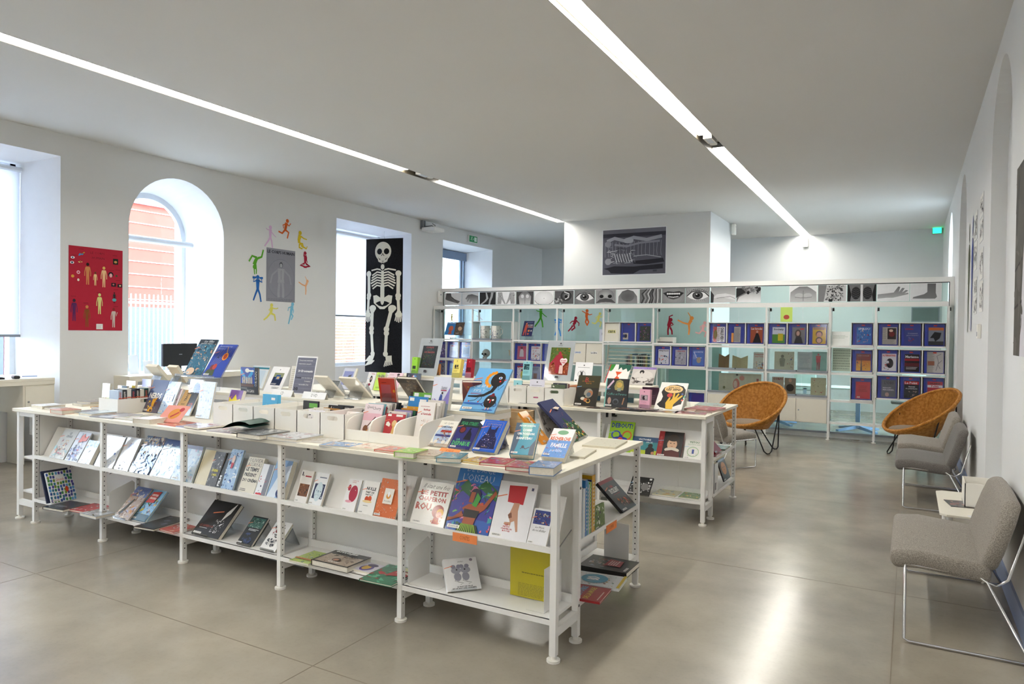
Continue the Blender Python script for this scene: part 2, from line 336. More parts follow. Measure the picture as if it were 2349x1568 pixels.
# left wall with window openings
WIN=[('arch',.22,1.635),('sq',2.46,4.56),('arch',5.385,6.80),('sq',9.08,11.175),('sq',12.25,14.28)]
TOPS={2.46:3.578,9.08:3.53,12.25:3.54}
wl=MB(); rv=MB(); ys=YB
def quad(m,p): m.add(p,[(0,1,2,3)])
NA=24
for kind,a,b in WIN:
    quad(wl,[(XL,ys,0),(XL,a,0),(XL,a,ZC),(XL,ys,ZC)]); ys=b
    ins=.13 if kind=='arch' else .15
    if kind=='sq':
        T=TOPS[a]; quad(wl,[(XL,a,T),(XL,b,T),(XL,b,ZC),(XL,a,ZC)])
        Ti=T-.06; ai=a+ins; bi=b-ins
        quad(rv,[(XL,a,0),(XG,ai,0),(XG,ai,Ti),(XL,a,T)]); quad(rv,[(XL,b,0),(XL,b,T),(XG,bi,Ti),(XG,bi,0)])
        quad(rv,[(XL,a,T),(XG,ai,Ti),(XG,bi,Ti),(XL,b,T)])
        # outer skin around glass
        quad(rv,[(XG,ai-.6,Ti),(XG,bi+.6,Ti),(XG,bi+.6,ZC),(XG,ai-.6,ZC)])
    else:
        yc=(a+b)/2; r=(b-a)/2; zs=2.90; ri=r-ins
        P=[(yc-r*math.cos(PI*k/NA),zs+r*math.sin(PI*k/NA)) for k in range(NA+1)]
        Q=[(yc-ri*math.cos(PI*k/NA),zs+ri*math.sin(PI*k/NA)) for k in range(NA+1)]
        for k in range(NA):
            quad(wl,[(XL,P[k][0],P[k][1]),(XL,P[k+1][0],P[k+1][1]),(XL,P[k+1][0],ZC),(XL,P[k][0],ZC)])
            rv.add([(XL,P[k][0],P[k][1]),(XG,Q[k][0],Q[k][1]),(XG,Q[k+1][0],Q[k+1][1]),(XL,P[k+1][0],P[k+1][1])],[(0,1,2,3)],True)
            quad(rv,[(XG,Q[k][0],Q[k][1]),(XG,Q[k+1][0],Q[k+1][1]),(XG,Q[k+1][0],ZC),(XG,Q[k][0],ZC)])
        quad(rv,[(XL,a,0),(XG,yc-ri,0),(XG,yc-ri,zs),(XL,a,zs)]); quad(rv,[(XL,b,0),(XL,b,zs),(XG,yc+ri,zs),(XG,yc+ri,0)])
quad(wl,[(XL,ys,0),(XL,YF,0),(XL,YF,ZC),(XL,ys,ZC)])
# outside skin between openings + sill walls
ye=YB
for kind,a,b in WIN:
    ins=.13 if kind=='arch' else .15
    rv.box(XG-.25,XG-.001,ye,a+ins,0,ZC+.3); ye=b-ins
    rv.box(XG-.1,XG+.06,a+ins-.05,b-ins+.05,0,.93)
rv.box(XG-.25,XG-.001,ye,YF,0,ZC+.3)
wo_=struct('wall_left',wl,M_WALL); rvo=struct('trim_2',rv,M_REV)
# windows: frames, mullions, glass panes, blinds
def window(n,kind,a,b,T=None):
    ins=.13 if kind=='arch' else .15; ai=a+ins; bi=b-ins; fr=MB(); gl=MB(); X=XG-.03
    if kind=='sq':
        Ti=T-.06
        for y in (ai,bi-.06): fr.box(X-.04,X+.03,y,y+.06,.93,Ti)
        fr.box(X-.04,X+.03,ai,bi,Ti-.06,Ti); fr.box(X-.04,X+.03,ai,bi,.93,.99)
        gl.box(X-.006,X,ai,bi,.95,Ti-.03)
    else:
        yc=(a+b)/2; r=(b-a)/2-ins; zs=2.9
        pts=[(X,yc-(r-.03)*math.cos(PI*k/NA),zs+(r-.03)*math.sin(PI*k/NA)) for k in range(NA+1)]
        for k in range(NA):
            p,q=pts[k],pts[k+1]; s_=(r-.075)/(r-.03)
            pi_=(X,yc+(p[1]-yc)*s_,zs+(p[2]-zs)*s_); qi=(X,yc+(q[1]-yc)*s_,zs+(q[2]-zs)*s_)
            o_=r/(r-.03)
            po=(X,yc+(p[1]-yc)*o_,zs+(p[2]-zs)*o_); qo=(X,yc+(q[1]-yc)*o_,zs+(q[2]-zs)*o_)
            v=[(X+.03,po[1],po[2]),(X+.03,qo[1],qo[2]),(X+.03,qi[1],qi[2]),(X+.03,pi_[1],pi_[2]),(X-.03,po[1],po[2]),(X-.03,qo[1],qo[2]),(X-.03,qi[1],qi[2]),(X-.03,pi_[1],pi_[2])]
            fr.add(v,[(0,1,2,3),(7,6,5,4),(3,2,6,7),(0,4,5,1)])
        for y in (ai,bi-.06): fr.box(X-.03,X+.03,y,y+.06,.93,zs)
        fr.box(X-.03,X+.03,ai,bi,.93,.99); fr.box(X-.03,X+.03,ai,bi,zs-.09,zs-.04)
        P=[(X,yc-(r-.04)*math.cos(PI*k/NA),zs+(r-.04)*math.sin(PI*k/NA)) for k in range(NA+1)]
        gl.add(P,[tuple(range(NA+1))]); gl.add([(X,ai+.02,.95),(X,bi-.02,.95),(X,bi-.02,zs),(X,ai+.02,zs)],[(0,1,2,3)])
    w=fr.obj('window_%d'%n,M_FRW if n!=5 else M_FRAME); w['kind']='structure'; gl.obj('glass_pane',M_GLASS,w); return w
window(1,'arch',.22,1.635); window(2,'sq',2.46,4.56,3.578); window(3,'arch',5.385,6.80); window(4,'sq',9.08,11.175,3.53); w5=window(5,'sq',12.25,14.28,3.54)
MB().box(XG-.01,XG+.05,12.4,14.13,3.28,3.46).box(XG-.01,XG+.03,13.9,14.0,.95,3.3).obj('blind_housing',M_FRAME,w5)
# right wall with shallow blind arches
NI=[(1.4,2.75),(5.64,6.97),(9.9,11.26),(13.0,14.3)]
wr=MB(); ys=YB; D=.11
for a,b in NI:
    quad(wr,[(XR,ys,0),(XR,ys,ZC),(XR,a,ZC),(XR,a,0)]); ys=b
    yc=(a+b)/2; r=(b-a)/2; zs=3.66-r
    P=[(yc-r*math.cos(PI*k/NA),zs+r*math.sin(PI*k/NA)) for k in range(NA+1)]
    for k in range(NA):
        quad(wr,[(XR,P[k][0],P[k][1]),(XR,P[k][0],ZC),(XR,P[k+1][0],ZC),(XR,P[k+1][0],P[k+1][1])])
        wr.add([(XR,P[k][0],P[k][1]),(XR,P[k+1][0],P[k+1][1]),(XR+D,P[k+1][0],P[k+1][1]),(XR+D,P[k][0],P[k][1])],[(0,1,2,3)],True)
    quad(wr,[(XR,a,.45),(XR,a,zs),(XR+D,a,zs),(XR+D,a,.45)]); quad(wr,[(XR,b,.45),(XR+D,b,.45),(XR+D,b,zs),(XR,b,zs)])
    if a!=13.0:
        wr.add([(XR+D,p[0],p[1]) for p in P]+[(XR+D,b,.45),(XR+D,a,.45)],[tuple(range(NA+3))])
    else:
        for k in range(NA):
            wr.add([(XR+D,P[k][0],P[k][1]),(XR+D,P[k+1][0],P[k+1][1]),(XR+.3,P[k+1][0],P[k+1][1]),(XR+.3,P[k][0],P[k][1])],[(0,1,2,3)],True)
            quad(wr,[(XR+.3,P[k][0],P[k][1]),(XR+.3,P[k][0],ZC),(XR+.3,P[k+1][0],ZC),(XR+.3,P[k+1][0],P[k+1][1])])
        wr.box(XR+D,XR+.3,a-.02,a,.45,zs).box(XR+D,XR+.3,b,b+.02,.45,zs)
    wr.box(XR,XR+.2,a,b,0,.45)
quad(wr,[(XR,ys,0),(XR,ys,ZC),(XR,YF,ZC),(XR,YF,0)]); wr.box(XR+.2,XR+.3,YB,13.0,0,ZC).box(XR+.2,XR+.3,14.3,YF,0,ZC).box(XR+.2,XR+.3,13.0,14.3,0,.45)
struct('wall_right',wr,M_WALL)
w=struct('window_6',MB().box(XR+.22,XR+.27,13.0,13.06,.45,3.0).box(XR+.22,XR+.27,14.24,14.3,.45,3.0).box(XR+.22,XR+.27,13.0,14.3,.45,.51).box(XR+.22,XR+.27,13.0,14.3,2.95,3.0),M_FRW); MB().box(XR+.24,XR+.245,13.0,14.3,.45,3.66).obj('glass_pane',M_GLASS,w)
struct('baseboard_right',MB().box(XR-.014,XR+.001,YB,YF,0,.14),mat('blue_grey_baseboard','#8f9fc0',.5,noise_amt=.06))
struct('baseboard_left',MB().box(XL-.001,XL+.012,6.8,9.08,0,.1).box(XL-.001,XL+.012,4.56,5.385,0,.1).box(XL-.001,XL+.012,11.175,12.25,0,.1),M_WALL)
struct('wall_back',MB().box(XL-.3,XR+.3,YF,YF+.15,0,ZC),M_WALL)
struct('wall_front',MB().box(XL-.7,XR+.3,YB-.15,YB,0,ZC),M_WALL)
# white box pier behind the glass partition
pier=struct('wall_pier',MB().box(-6.10,-3.18,12.9,14.55,0,ZC),M_WALL)
# roller blinds
def blind(name_lab,y0,y1,ztop,zbot,x=XG+.07):
    t=thing('roller_blind',name_lab,'blind',(x,y0,ztop),0,None)
    MB().box(0,.002,0.02,y1-y0-.02,zbot-ztop,-.03).obj('fabric',M_BLIND,t)
    MB().cyl((0.01,0,-.01),(0.01,y1-y0,-.01),.03,12).obj('roller',M_FRW,t)
    MB().box(-.008,.012,0.01,y1-y0-.01,zbot-ztop-.03,zbot-ztop).obj('bottom_bar',M_GREY,t); return t
blind('white roller blind drawn down over window at far left edge',2.62,4.44,3.46,1.5)
blind('white roller blind lowered behind the skeleton banner',9.24,11.0,3.42,1.885)
t=thing('roller_blind','rolled-up white blind across the arched window','blind',(XG+.1,5.42,2.81)); MB().cyl((0,0,0),(0,1.33,0),.042,16).obj('roller',M_FRW,t); MB().box(-.05,.02,0,.03,-.05,.05).box(-.05,.02,1.31,1.34,-.05,.05).obj('bracket',M_FRW,t)
# ---------------- outside
og=MB().box(-60,XG-.25,-30,50,-.3,-.05).box(XR+.45,30,-30,50,-.3,-.05); struct('ground',og,mat('outside_paving','#6f6b64',.9,noise_amt=.1,noise_scale=.5))  # right-hand slab is unseen, added to cut upward light through the right window
bd=thing('building','salmon-clad building seen through the arched window','building',(-18,12.7,0))
MB().box(-6,0,-12,0,0,4.9).obj('wall',M_BRICK,bd)
m=MB()
for k in range(14): m.box(0,.02,-12,0,.3+k*.34,.32+k*.34)
m.obj('cladding_joint',M_STRIP,bd,kind='stuff')
MB().box(-6.1,.08,-12.1,.08,4.9,5.1).obj('roof_edge',M_GREY,bd); MB().box(0,.05,-12,0,0,2.15).obj('base_cladding',mat('blue_grey_cladding','#3f4654',.6,noise_amt=.1),bd)
bb=thing('building','pale building with red brick bands behind the skeleton banner','building',(-18,20.6,0))
MB().box(-5,0,-3.2,5,0,6).obj('wall',mat('white_render','#f0ece8',.8,noise_amt=.05),bb)
m=MB()
for k in range(16): m.box(0,.02,-3.2,5,.3+k*.11,.37+k*.11)
m.obj('brick_band',mat('red_brick','#a85a40',.8,noise_amt=.15),bb,kind='stuff')
fn=thing('railing_fence','pale bar fence outside the arched window','fence',(-14,7.5,0))
m=MB()
for k in range(60): m.cyl((0,k*.1,0),(0,k*.1,2.3),.012,6)
m.obj('bar',M_FRW,fn,kind='stuff')
MB().box(-.02,.02,0,6,2.1,2.15).box(-.02,.02,0,6,.2,.25).obj('rail',M_FRW,fn)
# ================================================================ CEILING LIGHTS
def lamp(label,x0,x1,y0,y1):
    t=thing('linear_light',label,'light',((x0+x1)/2,y0,ZC+.05)); w=(x1-x0)/2
    MB().box(-w,w,0,y1-y0,-.012,0).obj('diffuser',M_LAMP,t); MB().box(-w-.004,w+.004,0,y1-y0,0,.05).obj('housing',M_GREY,t)
lamp('long glowing light strip over the display tables, nearest right ceiling slot',-2.145,-2.005,YB+.1,8.08)
lamp('short glowing light strip running to far wall in right slot',-2.145,-2.005,8.745,16.75)
lamp('long glowing light strip in left ceiling slot by windows',-6.265,-6.14,YB+.1,7.95)
lamp('short glowing light strip ending at the white pier, left slot',-6.265,-6.14,8.77,12.88)
for x,l in ((-2.07,'small white sensor in gap of the right light slot'),(-6.2,'small white sensor in gap of the left light slot')):
    t=thing('ceiling_sensor',l,'sensor',(x,8.3,ZC+.02)); MB().box(-.05,.05,-.12,.12,0,.06).obj('housing',M_WHITE,t); MB().cyl((0,.17,.03),(0,.17,-.0),.045,16).obj('lens',M_PLAST,t); MB().box(-.03,.03,-.09,.09,-.003,0).obj('cover',M_LAMP if False else M_FRW,t)
for (x,y,z,rot,l) in ((-2.05,16.80,3.68,0,'cream wall detector on far wall under light strip end'),(-3.12,14.5,3.72,90,'cream detector on the right corner of the white pier')):
    t=thing('motion_detector',l,'detector',(x,y,z),rot); bevel(MB().box(-.06,.06,-.05,.03,-.11,.11).obj('housing',M_PLAST,t),.02,3); MB().cyl((-.02,-.052,.05),(-.02,-.05,.05),.008,8).cyl((.03,-.052,.05),(.03,-.05,.05),.008,8).obj('screw',M_STEEL,t)
t=thing('wall_detector','small white detector box on left wall beside the partition','detector',(XL,12.13,2.33),90); bevel(MB().box(-.06,.06,-.05,0,-.12,.12).obj('housing',M_WHITE,t),.02,3); MB().cyl((0,-.053,.04),(0,-.05,.04),.015,10).obj('lens',M_GREY,t)
# projector-like device on the left wall
t=thing('wall_camera_unit','white device on dark bracket high on left wall','camera',(XL,11.6,3.66),90)
MB().box(-.14,-.10,-.06,0,0,.17).box(-.08,-.04,-.06,0,0,.17).obj('bracket',M_GREY,t)
bevel(MB().box(-.16,.2,-.36,-.04,-.05,.03).obj('housing',M_WHITE,t),.02,3); MB().tube([(-.1,-.1,.05),(.05,-.15,.08),(.15,-.15,.06),(.16,-.15,.1),(.13,-.1,.14)],.006,6).obj('cable',M_BLACK,t)
# exit sign + green sign on the far right
t=thing('exit_sign','green emergency exit sign above the last left window','sign',(XL+.01,13.19,3.6),90)
MB().box(0,.34,-.04,0,0,.16).obj('housing',M_WHITE,t)
a=Art(.33,.14,-.041); a.bg('#0f9a55'); a.p([(.62,.15),(.92,.15),(.92,.85),(.62,.85)],'#eafff2'); a.fig('run',.3,.5,.35,'#eafff2'); a.p([(.45,.5),(.55,.62),(.55,.38)],'#eafff2'); o=a.obj('pictogram',M_PRINT,t); o.location=(.005,0,.01)
t=thing('exit_sign','small glowing green exit light at far right ceiling corner','sign',(.36,16.8,3.72),0)
MB().box(0,.17,-.05,0,0,.14).obj('housing',M_GREY,t); MB().box(.01,.16,-.055,-.051,.01,.13).obj('lit_panel',mat('exit_light_green','#19e07a',.4,emit=2.5,noise_amt=.02),t)
# ================================================================ DISPLAY TABLES
def post(parent,x,y,z1,holes=True,d=.034,w=.03,side=1):
    """perforated upright at x (front-left corner), with a disc foot; holes on both sides"""
    o=MB().box(x-w/2,x+w/2,y,y+d,.02,z1).obj('upright',M_WHITE,parent)
    MB().cyl((x,y+d/2,0),(x,y+d/2,.012),.034,16).cyl((x,y+d/2,.012),(x,y+d/2,.03),.014,10).obj('foot',M_PLAST,parent)
    if holes:
        h=MB(); z=.1
        while z<z1-.02:
            for s in (-1,1):
                X=x+s*(w/2+.0004); h.cyl((X,y+d*.5,z),(X+s*.0002,y+d*.5,z),.0045,8)
            z+=.035
        h.obj('perforation',M_BLACK,o,kind='stuff')
    return o
def postx(parent,x,y,z1,w=.03,d=.034):
    """upright of an end unit: holes face -y/+y"""
    o=MB().box(x-d,x,y-w/2,y+w/2,.02,z1).obj('upright',M_WHITE,parent)
    MB().cyl((x-d/2,y,0),(x-d/2,y,.012),.034,16).cyl((x-d/2,y,.012),(x-d/2,y,.03),.014,10).obj('foot',M_PLAST,parent)
    h=MB(); z=.1
    while z<z1-.02:
        for s in (-1,1): h.cyl((x-d*.5,y+s*(w/2+.0004),z),(x-d*.5,y+s*(w/2+.0006),z),.0045,8)
        z+=.035
    h.obj('perforation',M_BLACK,o,kind='stuff'); return o
ZT=.92
def table(label,yf,n,dy_mid=.295,dep=1.24):
    """island of n front bays facing -y, one end bay facing +x and one facing -x"""
    xr=-1.475; P=.938; xs=[xr-.01-P*k for k in range(n+1)]; xl=xs[-1]-.26; yb=yf+dep
    t=thing('display_table',label,'display table',((xl+xr)/2,yf,0)); ox,oy=(xl+xr)/2,yf
    def place(o): return o
    T=MB().box(xl-.03,xr+.012,yf-.022,yb,ZT-.024,ZT).obj('tabletop',M_CREAM,t); bevel(T,.002)
    # uprights
    for k,x in enumerate(xs[1:]): post(t,x,yf,ZT-.026)
    for x in xs[1:]: post(t,x,yf+dy_mid-.03,ZT-.03,d=.03)
    # solid right end frame and left end frame
    e=MB(); x=xs[0]
    for y in (yf,yf+dy_mid-.034): e.box(x-.017,x+.017,y,y+.034,.03,ZT-.026)
    e.box(x-.016,x+.016,yf+.034,yf+dy_mid-.034,ZT-.062,ZT-.026).box(x-.016,x+.016,yf+.034,yf+dy_mid-.034,.12,.165)
    e.obj('end_frame',M_WHITE,t)
    for y in (yf+.017,yf+dy_mid-.017): MB().cyl((x,y,0),(x,y,.012),.034,16).cyl((x,y,.012),(x,y,.03),.014,10).obj('foot',M_PLAST,t)
    h=MB()
    for z in (.19,.80): h.cyl((x+.017,yf+dy_mid-.017,z),(x+.0175,yf+dy_mid-.017,z),.008,10)
    h.obj('bolt_hole',M_BLACK,t)
    e=MB(); x=xl
    for X in (xl,xs[-1]-.02): e.box(X-.017,X+.017,yf+.01,yf+.044,.03,ZT-.026)
    e.box(xl,xs[-1]-.02,yf+.012,yf+.042,ZT-.062,ZT-.026).box(xl,xs[-1]-.02,yf+.012,yf+.042,.12,.165)
    e.obj('end_frame',M_WHITE,t); MB().cyl((xl,yf+.027,0),(xl,yf+.027,.012),.034,16).cyl((xl,yf+.027,.012),(xl,yf+.027,.03),.014,10).obj('foot',M_PLAST,t)
    # front bays
    for k in range(n):
        b,a=xs[k]-.016,xs[k+1]+.016; y0=yf+.005
        m=MB().box(a,b,y0-.005,y0+.008,.528,.556).box(a,b,y0,y0+.075,.535,.545).obj('shelf_lip',M_WHITE,t)
        c_,s_=math.cos(rad(27)),math.sin(rad(27)); yb0=y0+.062; 
        p=[(yb0,.545),(yb0+.25*s_,.545+.25*c_),(yb0+.25*s_+.005,.545+.25*c_),(yb0+.006,.543)]
        MB().add([(a,*q) for q in p]+[(b,*q) for q in p],[(0,1,2,3),(7,6,5,4),(0,4,5,1),(1,5,6,2),(2,6,7,3),(3,7,4,0)]).obj('sloped_shelf',M_WHITE,t)
        [MB().cyl((X_,yf+.05,.5),(X_,yf+dy_mid-.03,.58),.003,6).obj('stay_rod',M_STEEL,t) for X_ in (a+.01,b-.01)]
        MB().box(a,b,yf+.002,yf+dy_mid-.035,.19,.205).box(a,b,yf,yf+.012,.178,.205).box(a,b,yf+dy_mid-.042,yf+dy_mid-.034,.205,.25).obj('bottom_shelf',M_WHITE,t)
        MB().box(xs[k+1],xs[k],yf+dy_mid+.004,yf+dy_mid+.016,.17,ZT-.03).obj('back_panel',M_WHITE,t)
        MB().box(a,b,yf+dy_mid-.02,yf+dy_mid,.07,.15).obj('plinth_rail',M_WHITE,t)
        MB().box(xs[k+1]+.02,xs[k+1]+.04,yf+dy_mid-.032,yf+dy_mid+.002,ZT-.08,ZT-.03).box(xs[k+1]+.02,xs[k+1]+.06,yf+dy_mid-.032,yf+dy_mid-.004,ZT-.09,ZT-.075).obj('panel_clip',M_BLACK,t); MB().box(xs[k+1]-.04,xs[k+1]-.025,yf+dy_mid-.03,yf+dy_mid+.002,ZT-.1,ZT-.03).obj('panel_clip',M_BLACK,t)
        MB().box(xs[k+1]-.012,xs[k+1]+.012,yf+.034,yf+dy_mid-.03,.12,.15).obj('foot_rail',M_WHITE,t)
    # right end bay (faces +x), from yf+dy_mid to yb
    y0,y1=yf+dy_mid,yb-.01
    postx(t,xr,y1-.02,ZT-.026); postx(t,xr-.29,y1-.02,ZT-.026)
    MB().box(xr-.28,xr,y0,y1-.035,.512,.522).box(xr-.008,xr+.002,y0,y1-.035,.502,.526).obj('end_shelf',M_WHITE,t)
    MB().box(xr-.28,xr,y0,y1-.035,.19,.205).box(xr-.008,xr+.002,y0,y1-.035,.178,.207).box(xr-.285,xr-.275,y0,y1-.035,.205,.25).obj('bottom_shelf',M_WHITE,t)
    MB().box(xr-.315,xr-.303,y0,y1,.15,ZT-.03).obj('back_panel',M_WHITE,t)
    MB().box(xr-.26,xr-.03,y1-.032,y1-.012,.12,.15).obj('foot_rail',M_WHITE,t)
    # left end bay (faces -x)
    X=xs[-1]
    MB().box(xl,X-.03,yf+.045,yb-.3,.50,.515).obj('end_shelf',M_WHITE,t); MB().box(xl,X-.03,yf+.045,yb-.3,.22,.235).obj('end_shelf',M_WHITE,t)
    MB().box(X-.008,X+.004,yf+.045,yb-.3,.15,ZT-.03).obj('back_panel',M_WHITE,t)
    # rear row
    for x in xs[1:]: post(t,x,yb-.045,ZT-.03,False); 
    MB().box(xs[-1],xs[1],yb-.31,yb-.3,.15,ZT-.03).obj('back_panel',M_WHITE,t)
    MB().box(xs[-1],xs[1],yb-.29,yb-.015,.52,.535).obj('rear_shelf',M_WHITE,t); MB().box(xs[-1],xs[1],yb-.29,yb-.015,.19,.205).obj('rear_shelf',M_WHITE,t)
    for o in t.children: o.matrix_parent_inverse=t.matrix_world.inverted()
    return t
table('long white steel display table nearest camera, five bays of sloped shelves',3.066,5)
table('white steel display table behind, its right end beside the rattan chair',5.905,5)
def riser(label,x0,x1,y0,y1,z):
    t=thing('tabletop_riser',label,'shelf riser',((x0+x1)/2,y0,ZT)); h=z-ZT; c=(x0+x1)/2
    bevel(MB().box(x0-c,x1-c,0,y1-y0,h-.022,h).obj('top',M_CREAM,t),.002)
    MB().box(x0-c+.004,x1-c-.004,.002,.012,h-.06,h-.022).box(x0-c,x0-c+.012,0,y1-y0,h-.06,h-.022).box(x1-c-.012,x1-c,0,y1-y0,h-.06,h-.022).obj('apron',M_WHITE,t)
    n=max(1,round((x1-x0)/.94))
    for k in range(n+1):
        X=x0-c+.02+(x1-x0-.04)*k/n
        for Y in (.02,y1-y0-.02): MB().box(X-.014,X+.014,Y-.014,Y+.014,0,h-.022).obj('leg',M_WHITE,t)
riser('low white riser shelf along the back of near display table',-5.95,-2.32,3.78,4.11,1.09)
riser('low white riser shelf on the farther display table',-5.35,-2.18,6.46,6.86,1.09)
# wooden crate behind the riser
t=thing('wooden_crate','pale wooden crate at the right end of near riser','crate',(-2.42,4.13,ZT))
for k in range(3): MB().box(0,.19,0,.012,.003+k*.05,.048+k*.05).obj('slat',M_WOOD,t)
for k in range(3): MB().box(.178,.19,.012,.15,.003+k*.05,.048+k*.05).obj('slat',M_WOOD,t)
MB().box(0,.012,.012,.15,.0,.15).box(.0,.19,.138,.15,0,.15).obj('panel',M_WOOD,t)
# ================================================================ LOUNGE CHAIRS
def rbox(x0,x1,y0,y1,z0,z1,r,M=None,seg=4,taper=None):
    """rounded box: a fine cube whose shell is pulled onto a radius r around its inner box"""
    bm=bmesh.new(); bmesh.ops.create_cube(bm,size=1); bmesh.ops.subdivide_edges(bm,edges=bm.edges[:],cuts=9,use_grid_fill=True)
    lo=Vector((x0,y0,z0)); hi=Vector((x1,y1,z1)); r=min(r,min(hi-lo)*.49)
    for v in bm.verts:
        p=[]
        for k in range(3):
            u=v.co[k]+.5; L=hi[k]-lo[k]
            # three cell rows lie inside each rounded margin
            if u<=.301: q=lo[k]+r*(u/.3)
            elif u>=.699: q=hi[k]-r*((1-u)/.3)
            else: q=lo[k]+r+(L-2*r)*((u-.3)/.4)
            p.append(q)
        p=Vector(p); c=Vector([min(max(p[k],lo[k]+r),hi[k]-r) for k in range(3)]); d=p-c
        if d.length>1e-9: p=c+d.normalized()*max(abs(d[0]),abs(d[1]),abs(d[2]))
        v.co=p
    if taper:
        for v in bm.verts: v.co=Vector(taper(v.co))
    m=MB(); m.add([v.co.copy() for v in bm.verts],[tuple(v.index for v in f.verts) for f in bm.faces],True,M); bm.free(); return m
def lounge(label,y0,y1,dark=False,x0=0.0,group=None):
    """armless wide chair, faces -x, back to the right wall; x0 front foot"""
    t=thing('lounge_chair',label,'chair',(x0,y0,0)); w=y1-y0; F=M_FABD if dark else M_FAB
    def seat_t(c):
        x,y,z=c; u=(x+.07)/.5; z+= .012*math.sin(PI*min(max((y)/w,0),1)) -.045*u + (-.02 if u<.1 else 0); return (x,y,z)
    rbox(-.075,.40,.0,w,.335,.435,.042,None,5,seat_t).obj('seat',F,t)
    def back_t(c):
        x,y,z=c; u=(z-.35)/.385; yy=(y-w/2)/(w/2); 
        ins=.18*w/2*max(0,(u-.55)/.45)**2+.05*max(0,(.2-u)/.2); y=w/2+yy*(w/2-ins); return (x+.12*u,y,z+.02*(1-yy*yy)*u)
    rbox(.335,.42,.0,w,.35,.735,.04,None,5,back_t).obj('backrest',F,t)
    fr=MB(); r=.0075
    for s,y,yf_ in ((0,-.02,-.24),(1,w+.02,w+.05)):
        fr.tube([(.0,y+.03,.34),(-.0,yf_,.02),(.02,yf_,.0095),(.52,yf_,.0095),(.54,yf_,.025),(.38,y+.02,.31),(.34,y+.03,.335),(.0,y+.03,.345)],r,8)
    fr.tube([(.38,0,.31),(.42,-.005,.30),(.47,0,.34),(.545,.03,.6)],r,8).tube([(.38,w,.31),(.42,w+.005,.30),(.47,w,.34),(.545,w-.03,.6)],r,8)
    fr.tube([(.0,.01,.335),(.0,w-.01,.335)],r,8).tube([(.36,.01,.305),(.36,w-.01,.305)],r,8)
    fr.obj('wire_frame',M_CHROME,t)
    MB().box(-.03,.37,.05,w-.05,.325,.34).obj('seat_board',M_BLACK,t)
    return t
lounge('wide grey fabric lounge chair on chrome wire legs nearest camera',4.47,5.46)
lounge('dark grey lounge chair, middle of the three along right wall',7.80,8.66,True,x0=-.03)
lounge('grey lounge chair beside the right rattan chair, third from camera',9.02,9.9,x0=-.03)
t=lounge('grey lounge chair mostly hidden behind the farther display table',0,.73)
t.matrix_world=Matrix.Translation((-2.235,9.355,0))@Matrix.Rotation(rad(-126),4,'Z')
# coffee table by the wall
t=thing('side_table','low white side table between the grey lounge chairs','table',(.2,5.62,0))
bevel(MB().prism([(0,.04),(.04,0),(.33,0),(.34,.02),(.34,.88),(.04,.88),(0,.84)],.385,.4).obj('top',M_CREAM,t),.002)
for x,y in ((.06,.06),(.28,.06),(.06,.8),(.28,.8)): MB().cyl((x,y,0),(x,y,.385),.018,14).obj('leg',M_WHITE,t)
t=thing('storage_box','open white box standing on low side table','box',(.36,5.95,.4))
m=MB(); m.box(0,.17,0,.006,0,.17).box(0,.17,.3,.306,0,.17).box(0,.006,0,.306,0,.17).box(.164,.17,0,.306,0,.17).box(0,.17,0,.306,0,.006); m.obj('tray',M_PLAST,t)
